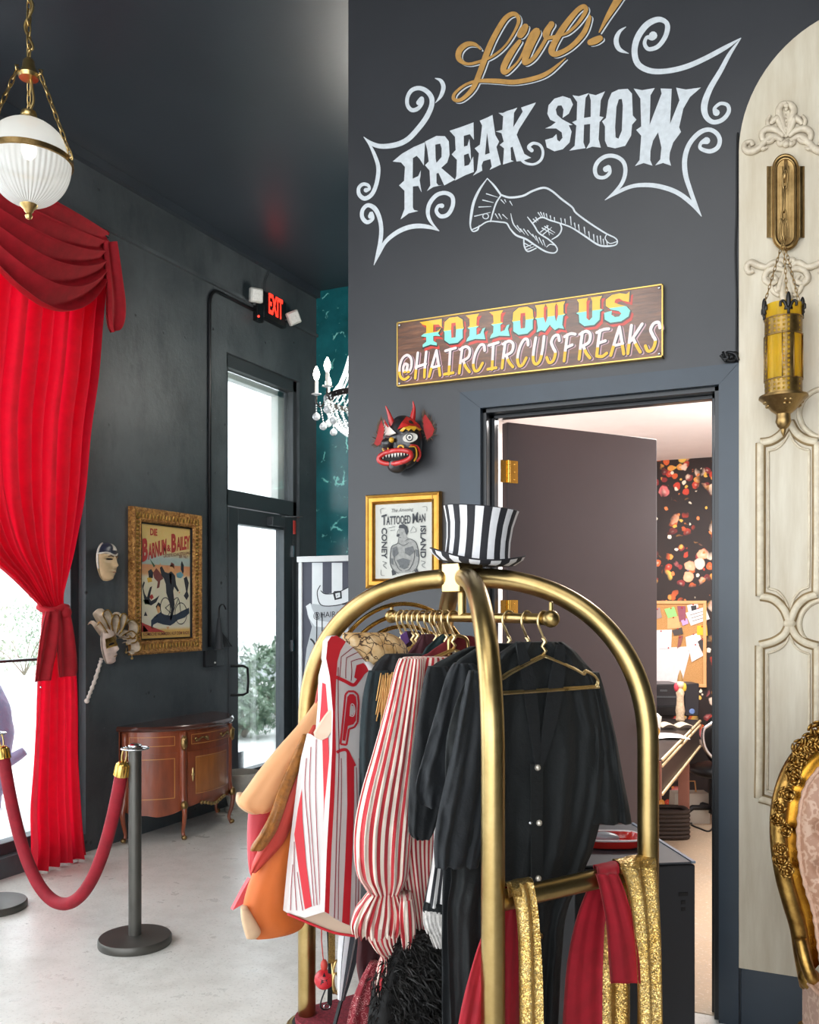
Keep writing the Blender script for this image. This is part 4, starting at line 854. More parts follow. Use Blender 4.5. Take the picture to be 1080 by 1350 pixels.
# carved leaves along the frame
m = MB(); rn = random.Random(4)
for i in range(34):
    for side in (0, 1):
        z = lerp(fz0+0.03, fz1-0.03, (i+0.5)/34); y = (fy0 if side == 0 else fy1)+(1 if side == 0 else -1)*fwid*0.52; m.sphere(LF(y, z, 0.037), (0.007, fwid*0.24, 0.011), 6, 4)
for i in range(20):
    for side in (0, 1):
        y = lerp(fy0+0.03, fy1-0.03, (i+0.5)/20); z = (fz0 if side == 0 else fz1)+(1 if side == 0 else -1)*fwid*0.52; m.sphere(LF(y, z, 0.037), (0.007, 0.011, fwid*0.24), 6, 4)
part('carved_leaves', m, M_GILT, pf, 180, kind='stuff')
iy0, iy1, iz0, iz1 = fy0+fwid+0.006, fy1-fwid-0.006, fz0+fwid+0.006, fz1-fwid-0.006
PQ = lambda off: (lambda x, y: Vector((WX+0.016+off, lerp(iy0, iy1, x), lerp(iz1, iz0, y))))     # x right, y down, 0..1
def m_sheet():
    N = NT('circus_poster_paper'); sp = N.n('SeparateXYZ'); N.l(N.co('UV'), sp.inputs[0])
    r = N.ramp(sp.outputs[1], [(0.0, C('#e2b95e')), (0.17, C('#e6c46e')), (0.24, C('#dfc98b')), (0.29, C('#a9b9b0')), (0.345, C('#a5b4a6')), (0.355, C('#d98a4c')), (0.43, C('#dd9a5a')), (0.46, C('#e4d8b4')), (0.9, C('#e6dcc0')), (0.93, C('#e0ae45'))])
    N.l(N.mix(0.12, r.outputs[0], N.noise(N.co('Object'), 40).outputs['Color']), N.b.inputs['Base Color']); N.set(Roughness=0.5, Coat_Weight=0.3); return N.m
m = MB(); m.grid(lambda u, v: PQ(0)(u, v), 1, 1); sheet = part('print', m, m_sheet(), pf, None)
INK = {'r': pm('poster_red', '#b23a34', 0.6), 'k': pm('poster_black', '#2c2d33', 0.6), 'o': pm('poster_maroon', '#7a3f38', 0.6), 'g': pm('poster_green', '#3a5a3c', 0.6), 'f': pm('poster_flesh', '#d9a06a', 0.6), 'w': pm('poster_white', '#efe8d4', 0.6), 'b': pm('poster_blue', '#6a9aa5', 0.6), 'y': pm('poster_yellow', '#d9a93c', 0.6), 'n': pm('poster_navy', '#2f3b4c', 0.6)}
LX = (8e-6, 0, 0)
def pink(c, build): m = MB(); build(m); part('printed_figure', m, INK[c], sheet, None)
def ptxt(c, t, x0, x1, ya_, yb_, tilt=0.0, arch=0.0, bold=0.03, grow=0.0):
    m = MB(); f = PQ(0.002)
    def fn(x, y):
        h = (yb_-ya_)*(1+grow*abs(2*x-1)); yy = yb_-y*h-arch*(1-(2*x-1)**2)-tilt*x; return f(lerp(x0, x1, x), yy)
    put_text(m, t, fn, bold=bold); part('printed_words', m, INK[c], sheet, None)
ptxt('r', 'DIE', .18, .32, .035, .095)
ptxt('r', 'B', .03, .135, .135, .335, .02, bold=.05); ptxt('r', 'ARNUM', .14, .50, .175, .315, .065, bold=.04); ptxt('r', '&', .51, .59, .165, .225, .0, bold=.03)
ptxt('r', 'B', .60, .70, .065, .235, .01, bold=.05); ptxt('r', 'AILEY', .71, .99, .09, .215, .03, bold=.04)
ptxt('o', 'GROSSTE SCHAUSTELLUNG', .44, .99, .255, .285, .05, bold=.01); ptxt('o', 'DER WELT', .76, .95, .25, .275, .0, bold=.01)
ptxt('o', 'KOMISCHE NUMMERN AUF DEM RADE', .05, .97, .945, .975, .0, bold=.01)
A3 = PQ(0.001)
def pol(c, *ps):
    for p in ps: pink(c, lambda m: m.poly(p, PQ(0.0012)))
def strk(c, *ss): pink(c, lambda m: [m.ribbon(s, lambda x, y: PQ(0.0015)(x, y/1.75), 5, lift=LX) for s in ss])
pol('k', [(.37,.375),(.41,.36),(.47,.41),(.54,.42),(.60,.40),(.68,.44),(.70,.52),(.76,.575),(.73,.585),(.66,.54),(.64,.58),(.67,.70),(.64,.79),(.60,.84),(.565,.84),(.60,.74),(.55,.66),(.50,.60),(.49,.52),(.45,.47),(.40,.44)])   # rider
pol('f', [(.36,.36),(.375,.33),(.40,.365)], [(.56,.40),(.58,.345),(.64,.345),(.66,.39),(.61,.41)], [(.75,.58),(.79,.59),(.76,.6)]); pol('o', [(.57,.36),(.60,.32),(.66,.335),(.66,.38),(.62,.36)]); pol('w', [(.56,.43),(.61,.42),(.60,.52),(.57,.5)])
strk('k', [(.38+.10+.10*math.cos(t), 1.27+.15*math.sin(t), .013) for t in [2*math.pi*k/16 for k in range(17)]], [(.80+.125*math.cos(t), 1.37+.17*math.sin(t), .012) for t in [2*math.pi*k/16 for k in range(17)]], [(.48,1.28,.012),(.6,1.2,.012),(.74,1.12,.012),(.80,1.37,.012)], [(.62,1.38,.012),(.74,1.14,.012)], [(.48,1.28,.012),(.62,1.38,.012)])
pol('o', [(.24,.42),(.30,.38),(.36,.41),(.42,.45),(.44,.47),(.38,.49),(.36,.55),(.31,.56),(.33,.50),(.26,.47)]); pol('g', [(.17,.30),(.28,.36),(.25,.375)]); pol('k', [(.14,.41),(.20,.39),(.24,.42),(.23,.47),(.16,.47)]); pol('y', [(.12,.47),(.2,.46),(.22,.5),(.14,.51)])
pol('k', [(.03,.54),(.06,.50),(.08,.51),(.05,.56),(.08,.61),(.12,.64),(.15,.59),(.18,.55),(.22,.54),(.19,.60),(.17,.65),(.20,.67),(.28,.65),(.36,.62),(.30,.68),(.20,.71),(.08,.69)]); pol('r', [(.16,.63),(.22,.61),(.25,.64),(.2,.66)]); pol('g', [(.05,.66),(.15,.66),(.18,.70),(.08,.70)])
pol('b', [(.70,.42),(.80,.40),(.86,.43),(.80,.46),(.72,.455)]); pol('k', [(.80,.33),(.82,.30),(.86,.34),(.86,.40),(.84,.42),(.80,.38)], [(.86,.46),(.92,.44),(.97,.50),(.94,.58),(.97,.62),(.92,.66),(.86,.62),(.91,.58)])
pol('n', [(.20,.84),(.28,.80),(.38,.77),(.46,.79),(.56,.80),(.70,.79),(.82,.76),(.97,.73),(.98,.78),(.88,.82),(.74,.84),(.66,.87),(.58,.89),(.44,.88),(.32,.86),(.24,.88),(.22,.91),(.20,.89)]); pol('f', [(.30,.73),(.34,.70),(.38,.72),(.37,.77),(.33,.78)], [(.20,.89),(.24,.9),(.21,.92)], [(.50,.90),(.56,.90),(.53,.93)]); pol('k', [(.29,.72),(.34,.68),(.39,.70),(.38,.73),(.33,.705),(.31,.74)]); pol('w', [(.27,.80),(.30,.78),(.31,.82)])
pol('k', [(.06,.80),(.09,.76),(.13,.80)]); pol('r', [(.0,.85),(.08,.87),(.48,.945),(.02,.94)]); pol('w', [(.05,.88),(.15,.935),(.04,.94)])
# ================================================================== inlaid demilune cabinet
M_MAHO = pm('polished_mahogany', '#8a452a', 0.28, vary=0.28, vs=5, coat=0.5, stretch=(3, 3, 0.6)); M_MAHOL = pm('satinwood_panel', '#a8642f', 0.26, vary=0.25, vs=5, coat=0.5, stretch=(3, 3, 0.6)); M_MAHOT = pm('cabinet_top_wood', '#4f2d24', 0.22, vary=0.2, vs=6, coat=0.6); M_INLAY = pm('pale_inlay', '#c98b4a', 0.35)
KY, KX, KA, KB = 5.36, WX+0.03, 0.50, 0.38
cab = thing('demilune_cabinet', 'reddish inlaid half-round wooden cabinet on curved legs against the dark wall', 'cabinet', (KX, KY, 0))
def kp(t, z, g=0.0): return Vector((KX+(KB+g)*math.cos(t), KY+(KA+g)*math.sin(t), z))   # t from -90 to 90 degrees
TH = [math.radians(-90+180*i/48) for i in range(49)]; DOORA = math.radians(29)
def skin(t0, t1, z0f, z1f, g, th, n=24, nv=4): return lambda m: m.slab(lambda u, v: kp(lerp(t0, t1, u), lerp(z0f(lerp(t0, t1, u)), z1f(lerp(t0, t1, u)), v), g), n, nv, (0, 0, 0)) if False else m.slab(lambda u, v: kp(lerp(t0, t1, u), lerp(z0f(lerp(t0, t1, u)), z1f(lerp(t0, t1, u)), v), g), n, nv, (-th, 0, 0))
def apron(t):
    d = math.degrees(t); b = 0.215
    if abs(d) < 30: return b+0.02-0.045*math.exp(-(d/9)**2)+0.02*math.cos(math.radians(d*6))
    return b-0.02-0.035*math.exp(-((abs(d)-56)/9)**2)+0.012*math.cos(math.radians((abs(d)-58)*12))
m = MB(); skin(-math.pi/2, math.pi/2, apron, lambda t: 0.75, 0, 0.02, 72, 4)(m); m.b2((KX-0.03, KY-KA, 0.2), (KX, KY+KA, 0.75)); part('body', m, M_MAHO, cab, 40)
m = MB(); rg = []
for g, z in ((0.0, 0.748), (0.022, 0.752), (0.028, 0.766), (0.022, 0.78), (0.014, 0.786)): rg.append([kp(t, z, g) for t in TH]+[Vector((KX-0.03, KY+KA+g, z)), Vector((KX-0.03, KY-KA-g, z))])
m.rings(rg); part('top', m, M_MAHOT, cab, 35)
def strip(m, t0, t1, z0, z1, w, g):
    for (a, b, c, d) in ((t0, t1, z0, z0+w), (t0, t1, z1-w, z1), (t0, t0+w/0.42, z0, z1), (t1-w/0.42, t1, z0, z1)): m.grid(lambda u, v: kp(lerp(a, b, u), lerp(c, d, v), g), 10, 1)
m = MB(); skin(-DOORA+0.03, DOORA-0.03, lambda t: 0.255, lambda t: 0.60, 0.006, 0.012)(m); dr = part('door', m, M_MAHO, cab)
m = MB(); m.grid(lambda u, v: kp(lerp(-DOORA+0.16, DOORA-0.16, u), lerp(0.31, 0.55, v), 0.0075), 16, 1); part('panel', m, M_MAHOL, dr, 180)
m = MB(); strip(m, -DOORA+0.15, DOORA-0.15, 0.30, 0.56, 0.005, 0.0085); part('inlay', m, M_INLAY, dr, None)
m = MB(); c = kp(-DOORA+0.10, 0.44, 0.014); m.sphere(c, (0.008, 0.008, 0.05), 8, 8); m.sphere(c, (0.01, 0.014, 0.014), 8, 6); part('key_plate', m, M_BRASS, dr)
m = MB(); skin(-DOORA+0.03, DOORA-0.03, lambda t: 0.635, lambda t: 0.73, 0.006, 0.012)(m); dw = part('drawer', m, M_MAHO, cab)
m = MB(); strip(m, -DOORA+0.08, DOORA-0.08, 0.648, 0.717, 0.004, 0.0085); part('inlay', m, M_INLAY, dw, None)
for sgn_ in (-1, 1):
    m = MB(); ct = sgn_*0.26; m.tube([kp(ct+0.11*(i/8-0.5)*2, 0.682-0.012*math.cos(i/8*6.28), 0.022+0.008*math.sin(i/8*3.14)) for i in range(9)], 0.006, 6); m.sphere(kp(ct-0.10, 0.685, 0.014), 0.013, 8, 6); m.sphere(kp(ct+0.10, 0.685, 0.014), 0.013, 8, 6); part('drawer_pull', m, M_ANTQ, dw, 180)
    a0_, a1_ = sorted((sgn_*math.radians(36), sgn_*math.radians(84)))
    m = MB(); skin(a0_, a1_, lambda t: 0.635, lambda t: 0.73, 0.003, 0.008)(m); pn = part('side_frieze', m, M_MAHO, cab)
    m = MB(); strip(m, a0_+0.05, a1_-0.05, 0.65, 0.715, 0.004, 0.0045); part('inlay', m, M_INLAY, pn, None)
    m = MB(); skin(a0_, a1_, lambda t: 0.255, lambda t: 0.60, 0.003, 0.008)(m); pn = part('side_panel', m, M_MAHO, cab)
    m = MB(); strip(m, a0_+0.08, a1_-0.05, 0.29, 0.565, 0.005, 0.0045); part('inlay', m, M_INLAY, pn, None)
    for t, mt in ((sgn_*math.radians(31.5), True), (sgn_*math.radians(86), False)):
        d = Vector((math.cos(t), math.sin(t), 0)); b = kp(t, 0, 0.0)
        m = MB(); pa = [b+d*0.0+Vector((0, 0, 0.74)), b+Vector((0, 0, 0.4)), b+d*0.005+Vector((0, 0, 0.28)), b+d*0.03+Vector((0, 0, 0.20)), b+d*0.02+Vector((0, 0, 0.12)), b+d*0.0+Vector((0, 0, 0.05)), b+d*0.02+Vector((0, 0, 0.002))]
        m.tube(smooth_path([tuple(p) for p in pa], 5), smooth_vals if False else [lerp(0.026, 0.012, min(1, k/26)) if k < 27 else 0.013 for k in range(31)], 10); lg = part('leg', m, M_MAHO, cab, 180)
        if mt:
            m = MB(); m.sphere(b+d*0.018+Vector((0, 0, 0.665)), (0.024, 0.026, 0.055), 10, 8); m.sphere(b+d*0.03+Vector((0, 0, 0.69)), 0.016, 8, 6); m.sphere(b+d*0.028+Vector((0, 0, 0.63)), 0.012, 8, 6); part('mount', m, M_ANTQ, lg, 180)
            m = MB(); m.sphere(b+d*0.024+Vector((0, 0, 0.235)), (0.026, 0.026, 0.035), 10, 8); part('knee_mount', m, M_ANTQ, lg, 180)
        m = MB(); m.sphere(b+d*0.022+Vector((0, 0, 0.016)), (0.02, 0.02, 0.016), 10, 6); part('foot_cap', m, M_ANTQ, lg, 180)
m = MB()
for i in range(9): t = (i/8-0.5)*0.5; m.sphere(kp(t, 0.235-0.03*math.exp(-(t*57/9)**2), 0.012), (0.012, 0.018, 0.014), 8, 5)
part('apron_mount', m, M_ANTQ, cab, 180)
# ================================================================== planter beside the entry door
pc = onZ(306, 1066, 0); pc.x = max(pc.x, WX+0.17)
pl = thing('planter', 'whitewashed round planter on the floor behind the inlaid cabinet', 'planter', pc)
m = MB(); m.lathe([(0.125, 0.0), (0.13, 0.02), (0.105, 0.035), (0.11, 0.05), (0.135, 0.16), (0.148, 0.26), (0.155, 0.275), (0.155, 0.295), (0.145, 0.3), (0.138, 0.28), (0.12, 0.14), (0.02, 0.12)], pc, 32)
part('pot', m, pm('whitewashed_clay', '#b9b5ab', 0.7, vary=0.2, vs=9, bump=0.3, bs=40), pl)
m = MB(); m.lathe([(0.134, 0.24), (0.01, 0.25)], pc, 24, cap=False); part('soil', m, pm('dry_soil', '#6b5a44', 0.9, vary=0.3, vs=40, bump=0.6, bs=80), pl)
# ================================================================== stanchions and velvet rope
M_GUN = pm('gunmetal', '#55534e', 0.42, 0.6, vary=0.12, vs=8, rv=0.1)
def stanchion(label, c):
    c = Vector(c); t = thing('stanchion', label, 'stanchion', c, 'rope barrier posts')
    m = MB(); m.lathe([(0.168, 0.0), (0.17, 0.004), (0.17, 0.03), (0.165, 0.038), (0.03, 0.046), (0.03, 0.05)], c, 56); part('base', m, M_GUN, t, 35)
    m = MB(); m.lathe([(0.03, 0.04), (0.03, 0.93), (0.028, 0.945)], c, 28); part('pole', m, M_GUN, t)
    m = MB(); m.tube([c+Vector((0.062*math.cos(a), 0.062*math.sin(a), 0.928)) for a in [2*math.pi*k/32 for k in range(32)]], 0.005, 8, closed=True)
    for k in range(4): a = math.pi/2*k+0.4; m.tube([c+Vector((0.027*math.cos(a), 0.027*math.sin(a), 0.93)), c+Vector((0.06*math.cos(a), 0.06*math.sin(a), 0.928))], 0.004, 6)
    part('hook_ring', m, M_CHROME, t, 180)
    m = MB(); m.lathe([(0.031, 0.935), (0.031, 0.944), (0.024, 0.95), (0.002, 0.951)], c, 28); part('cap', m, M_CHROME, t); return t
s2 = onZ(178, 1233, 0.04); s2.z = 0; s1 = onZ(-9, 1188, 0.04); s1.z = 0
stanchion('grey post with a round base holding the right end of the red velvet rope', s2)
stanchion('second grey post whose round base is cut by the left edge of the photo', s1)
vr = (s1-s2).normalized()
A = s2+vr*0.045+RX*0.0-FW_*0.045+Vector((0, 0, 0.918)); B = s1-vr*0.06+Vector((0, 0, 0.918))
rope = thing('velvet_rope', 'drooping red velvet barrier rope with gold ends hung between two posts', 'rope', (lerp(A, B, 0.5).x, lerp(A, B, 0.5).y, 0.15))
def cat_pts(A, B, sag, n):
    out = []
    for i in range(n+1):
        t = i/n; s = 2*t-1; k = (math.cosh(2.1*s)-math.cosh(2.1))/(1-math.cosh(2.1)); out.append(lerp(A, B, t)+Vector((0, 0, -sag*k)))
    return out
cp = cat_pts(A, B, 0.80, 60)
def along(pts, L):
    acc = 0
    for i in range(1, len(pts)):
        d = (pts[i]-pts[i-1]).length
        if acc+d > L: return i, lerp(pts[i-1], pts[i], (L-acc)/d)
        acc += d
i0, q0 = along(cp, 0.115); i1, q1 = along(cp[::-1], 0.115)
body = [q0]+cp[i0:len(cp)-i1]+[q1]
m = MB(); m.tube(body, 0.031, 16); part('rope', m, M_RVELV, rope, 180)
for e, pts in (('a', cp), ('b', cp[::-1])):
    _, p1 = along(pts, 0.05); _, p2 = along(pts, 0.12); d = (p2-p1).normalized()
    m = MB(); m.lathe([(0.01, 0.0), (0.022, 0.004), (0.03, 0.014), (0.033, 0.02), (0.0345, 0.072)], p1, 20, axis=d)
    for k in range(10):
        x, y = frame_of(d); a = 2*math.pi*k/10; m.tube([p1+d*0.016+(x*math.cos(a)+y*math.sin(a))*0.031, p1+d*0.07+(x*math.cos(a)+y*math.sin(a))*0.034], 0.004, 5)
    ec_ = part('end_cap', m, m_brass('bright_brass', '#e0bd6a', '#c59a48', 0.2), rope, 35)
    m = MB(); link(m, p1+d*0.01, pts[0]+Vector((0, 0, 0.012)), 0.022, 0.0045, RX); part('snap_hook', m, M_BRASS, ec_, 180)
# ================================================================== crystal chandelier in the corridor
HC = Vector((-3.10, 6.0, 3.10)); CR_ = 0.37
ch = thing('chandelier', 'crystal bead chandelier with candle bulbs half hidden by the corner of the dark wall', 'chandelier', (HC.x, HC.y, HC.z-0.35))
M_CRY = pm('crystal', '#dfe6e8', 0.08, 0.0, vary=0.05, spec=1.0, coat=1.0); M_IRON = pm('dark_iron', '#3a3836', 0.4, 0.8)
m = MB(); m.lathe([(CR_-0.006, -0.02), (CR_+0.006, -0.02), (CR_+0.008, 0.02), (CR_-0.008, 0.02), (CR_-0.006, -0.02)], HC, 48, cap=False); part('ring', m, M_IRON, ch)
m = MB(); m.lathe([(0.10, -0.02), (0.11, 0.0), (0.10, 0.02)], HC+Vector((0, 0, 0.75)), 24); m.tube([HC+Vector((0, 0, 0.75)), Vector((HC.x, HC.y, CEIL))], 0.008, 8); part('crown', m, M_IRON, ch)
def beads(m, pts, r, step):
    q = [Vector(p) for p in pts]; acc = 0; nxt = 0
    for a, b in zip(q, q[1:]):
        L = (b-a).length
        while nxt <= acc+L:
            p = lerp(a, b, (nxt-acc)/L if L else 0); m.add([p+Vector(d)*r for d in ((1,0,0),(0,1,0),(-1,0,0),(0,-1,0),(0,0,1.1),(0,0,-1.1))], [(0,1,4),(1,2,4),(2,3,4),(3,0,4),(1,0,5),(2,1,5),(3,2,5),(0,3,5)]); nxt += step
        acc += L
for k in range(36):
    a = 2*math.pi*k/36; d = Vector((math.cos(a), math.sin(a), 0))
    m = MB(); beads(m, [HC+d*lerp(CR_, 0.10, t)+Vector((0, 0, 0.75*t-0.20*math.sin(t*math.pi)*0.9)) for t in [i/10 for i in range(11)]], 0.009, 0.017); part('bead_strand', m, M_CRY, ch, None)
    m = MB(); beads(m, [HC+d*(CR_*math.cos(t))+Vector((0, 0, -0.30*math.sin(t))) for t in [math.pi/2*i/10 for i in range(10)]], 0.011, 0.021); part('basket_strand', m, M_CRY, ch, None)
for k in range(10):
    a = YAW+math.pi+2*math.pi*(k+0.12)/10; d = Vector((math.cos(a), math.sin(a), 0)); e = HC+d*(CR_+0.06)
    m = MB(); m.tube(smooth_path([tuple(HC+d*CR_), tuple(HC+d*(CR_+0.025)+Vector((0, 0, -0.05))), tuple(e+Vector((0, 0, -0.02))), tuple(e+Vector((0, 0, 0.03)))], 5), 0.007, 6); arm = part('arm', m, M_IRON, ch, 180)
    m = MB(); m.lathe([(0.004, 0.03), (0.04, 0.042), (0.036, 0.045), (0.006, 0.036)], e, 16); part('drip_cup', m, M_CRY, arm)
    m = MB(); m.lathe([(0.013, 0.04), (0.013, 0.14)], e, 12); part('candle_tube', m, M_WHITE, arm)
    m = MB(); m.lathe([(0.006, 0.14), (0.018, 0.16), (0.024, 0.185), (0.018, 0.215), (0.004, 0.245)], e, 12); part('flame_bulb', m, pm('flame_bulb', '#fff3e2', 0.3, emit=22, vary=0) if k == 0 else bpy.data.materials['flame_bulb'], arm, 180)
    for q, (dz, dr) in enumerate(((-0.12, 0.0), (-0.19, -0.05))):
        m = MB(); m.sphere(e+d*dr+Vector((0, 0, dz)), 0.028, 12, 8); beads(m, [e+d*dr+Vector((0, 0, dz+0.03)), e+d*dr*0.5+Vector((0, 0, -0.01))], 0.008, 0.018); part('crystal_ball', m, M_CRY, arm, 180)
cl_ = bpy.data.lights.new('chandelier_light', 'POINT'); cl_.energy = 45; cl_.color = (1, 0.95, 0.86); cl_.shadow_soft_size = 0.2
co_ = bpy.data.objects.new('chandelier_light', cl_); co_.location = HC+Vector((0, 0, 0.25)); S.collection.objects.link(co_)
# ================================================================== framed banner panel in the corner
BY = 6.92; bx0 = onY(395, 740, BY).x; bz1 = onY(393, 734, BY).z; bx1 = bx0+0.95
bp = thing('banner_panel', 'white framed striped banner panel standing in the corner under the chandelier', 'panel', ((bx0+bx1)/2, BY, 0))
m = MB(); m.b2((bx0, BY-0.02, 0.06), (bx0+0.035, BY+0.02, bz1)); m.b2((bx1-0.035, BY-0.02, 0.06), (bx1, BY+0.02, bz1)); m.b2((bx0-0.012, BY-0.028, bz1-0.05), (bx1+0.012, BY+0.02, bz1)); m.b2((bx0, BY-0.02, 0.06), (bx1, BY+0.02, 0.11)); m.b2((bx0, BY-0.2, 0), (bx0+0.035, BY+0.2, 0.06)); m.b2((bx1-0.035, BY-0.2, 0), (bx1, BY+0.2, 0.06))
part('frame', m, pm('white_frame_paint', '#e4e6e6', 0.4, vary=0.03), bp, bevel=0.004)
m = MB(); m.b2((bx0+0.03, BY-0.006, 0.1), (bx1-0.03, BY+0.006, bz1-0.04)); pn = part('print', m, pm('banner_slate', '#4d4f5c', 0.5, vary=0.05), bp)
BQ = lambda off: (lambda px, py: Vector((onY(px, py, BY).x, BY-0.007-off, onY(px, py, BY).z)))
M_BW = pm('banner_white', '#e6eaec', 0.5, vary=0.03); M_BK = pm('banner_black', '#22232a', 0.5); M_BG = pm('banner_grey', '#b9bec2', 0.5, vary=0.05)
for i in range(5):
    m = MB(); a = 412+26*i; m.poly([(a, 742), (a+14, 742), (a+14, 800), (a, 800)], BQ(0.0005)); part('printed_stripe', m, M_BW, pn, None)
def bpoly(nm, mat, pts, off): m = MB(); m.poly(pts, BQ(off)); part(nm, m, mat, pn, None)
bpoly('printed_bowl', M_BG, [(405,800),(412,796),(440,799),(520,790),(520,960),(403,960),(400,900),(405,855),(412,826),(406,810)], 0.001)
bpoly('printed_rim', M_BW, [(404,799),(410,795),(412,802),(420,818),(450,822),(520,808),(520,818),(450,829),(416,826),(408,815)], 0.0015)
bpoly('printed_strap', M_BW, [(419,780),(423,774),(426,768),(424,779),(430,783),(445,781),(470,769),(470,792),(445,798),(428,799),(422,794)], 0.002)
m = MB(); 
for s in ([(423,772,1.2),(419,781,1.2),(422,795,1.2),(430,799,1.2),(450,797,1.2),(470,789,1.2)], [(424,779,1.2),(430,783,1.2),(446,781,1.2),(470,769,1.2)], [(418.5,808,1.4),(418.5,830,1.4),(418,845,1.4)], [(425.5,808,1.4),(425.5,832,1.4)], [(410,842,2),(414,846,2.5),(417,853,1)]): m.ribbon(s, BQ(0.0025), 4)
m.ribbon([(441,781,3),(450,780,3),(450.5,788,3),(443,790,3),(441,781,3)], BQ(0.0028), 1, smooth=False); m.ribbon([(445.5,785,3),(446,785.4,3)], BQ(0.003), 1, smooth=False)
part('printed_outline', m, M_BK, pn, None)
m = MB(); put_text(m, '@HAIRCIRCUSFREAKS', lambda x, y: BQ(0.003)(414+x*92, 817-y*10-x*5), bold=0.0); part('printed_words', m, M_BK, pn, None)
# ================================================================== carved devil mask
DO = fw(532, 583, 0.05); DS = 0.00335
dn = Vector((-0.42, -0.90, -0.10)).normalized(); dr_ = UPv.cross(dn).normalized()*-1
dr_ = dr_ if dr_.x > 0 else -dr_; du = dr_.cross(dn); du = du if du.z > 0 else -du
DR = (29*DS, 0.072, 35*DS)
def dm(px, py, lift=0.001):
    r = ray(px, py); o = CAM-DO
    a = [(o.dot(ax)/rr, r.dot(ax)/rr) for ax, rr in ((dr_, DR[0]), (dn, DR[1]), (du, DR[2]))]
    A_ = sum(q[1]**2 for q in a); B_ = 2*sum(q[0]*q[1] for q in a); C_ = sum(q[0]**2 for q in a)-1; D_ = B_*B_-4*A_*C_
    t = (-B_-math.sqrt(D_))/(2*A_) if D_ > 0 else -B_/(2*A_)
    p = CAM+r*t; return p-r.normalized()*lift
dv = thing('devil_mask', 'black carved devil mask with red horns and a red toothed grin on the dark wall', 'mask', (DO.x, WY, DO.z-DR[2]))
M_DBLK = pm('devil_black', '#1d1a1c', 0.35, coat=0.5, vary=0.1); M_DRED = pm('devil_red', '#b92220', 0.32, coat=0.5, vary=0.15, vs=30); M_DYEL = pm('devil_yellow', '#d9a52e', 0.35, coat=0.4); M_DWHT = pm('devil_white', '#e4dfd4', 0.35, coat=0.4); M_DFE = pm('brown_feather', '#5a4433', 0.7, vary=0.3, vs=40)
m = MB(); m.sphere(DO, (DR[0], DR[1], DR[2]), 36, 24, ax=(dr_, dn, du)); m.sphere(dm(515, 585, -0.02), (0.035, 0.05, 0.03), 18, 12, ax=(dr_, dn, du)); m.sphere(dm(524, 612, -0.02), (0.055, 0.04, 0.04), 18, 12, ax=(dr_, dn, du)); part('head', m, M_DBLK, dv, 180)
def ell(cx_, cy_, rx, ry, tilt=0, n=20): return [(cx_+rx*math.cos(t)*math.cos(tilt)-ry*math.sin(t)*math.sin(tilt), cy_+rx*math.cos(t)*math.sin(tilt)+ry*math.sin(t)*math.cos(tilt)) for t in [2*math.pi*k/n for k in range(n)]]
for pts in ([(518,562),(515,552),(512,543),(508.5,535)], [(543,556),(545,546),(546,538),(544.5,529)]):
    m = MB(); b = [P(a, c, (DO-CAM).dot(FW_)-0.02) for a, c in pts]; q = smooth_path([tuple(p) for p in b], 6); m.tube(q, [lerp(0.016, 0.002, k/(len(q)-1)) for k in range(len(q))], 12); part('horn', m, M_DRED, dv, 180)
def fpoly(nm, mat, pts, lift, th=0.006):
    m = MB(); m.prism(pts, lambda a, b: dm(a, b, lift), FW_*th); return part(nm, m, mat, dv, None)
fpoly('brow', M_DRED, [(524,566),(530,556),(536,549),(545,553),(553,560),(556,566),(548,562),(540,561),(532,563)], 0.02, 0.014)
fpoly('brow_fringe', M_DYEL, [(527,568),(532,563),(540,561),(548,562),(556,566),(553,568),(549,565),(546,568),(542,565),(539,568),(535,565),(531,569)], 0.017, 0.012)
fpoly('brow', M_DWHT, [(506,554),(514,563),(522,571),(514,574),(507,573)], 0.022, 0.014); fpoly('brow_edge', M_DRED, [(506,552),(510,558),(513,563),(508,564)], 0.026, 0.01)
for (cx_, cy_, k) in ((541, 577, 1.0), (510, 580, 0.55)):
    e = fpoly('eye', M_DWHT, ell(cx_, cy_, 10*k, 5.2*k+0.8, -0.2), 0.012, 0.01)
    for rr, mt, lf in ((4.4, M_DBLK, .0135), (3.1, M_DWHT, .0145), (1.7, M_DBLK, .0155)): 
        m = MB(); m.poly(ell(cx_-1, cy_-0.5, rr*(k+0.1), rr*(k+.15)), lambda a, b: dm(a, b, lf)); part('iris', m, mt, e, None)
m = MB(); q = [dm(a, b, 0.035) for a, b in ell(521, 602.5, 22, 8.5, -0.14, 24)]; m.tube(q, 0.011, 10, closed=True); part('lips', m, M_DRED, dv, 180)
m = MB(); m.poly(ell(521, 602.5, 21, 8, -0.14, 24), lambda a, b: dm(a, b, 0.022)); part('mouth', m, M_EYEH, dv, None)
for i in range(9):
    x = 505+i*4.0; y = 601.5-i*0.62
    m = MB(); m.prism([(x-2.1, y-4), (x+2.1, y-4.2), (x, y+4)], lambda a, b: dm(a, b, 0.032), FW_*0.006); part('tooth', m, M_DWHT, dv, None)
for cx_, cy_ in ((508.5, 592), (528.5, 590)): m = MB(); m.tube([dm(a, b, 0.03) for a, b in ell(cx_, cy_, 3.6, 2.8, 0, 14)], 0.004, 6, closed=True); part('nostril', m, M_DYEL, dv, 180)
for w, col, o in ((5, M_DRED, 0), (3.2, M_DYEL, 4)):
    m = MB(); q = [dm(a, b, 0.006) for a, b, in [(541-o*0.4, 587+o*.5), (549-o*.6, 588+o*.3), (553-o, 594), (553-o, 602), (549-o*.8, 608)]]; m.tube(smooth_path([tuple(p) for p in q], 5), w*DS*0.5, 8, flat=0.5); part('cheek_stripe', m, col, dv, 180)
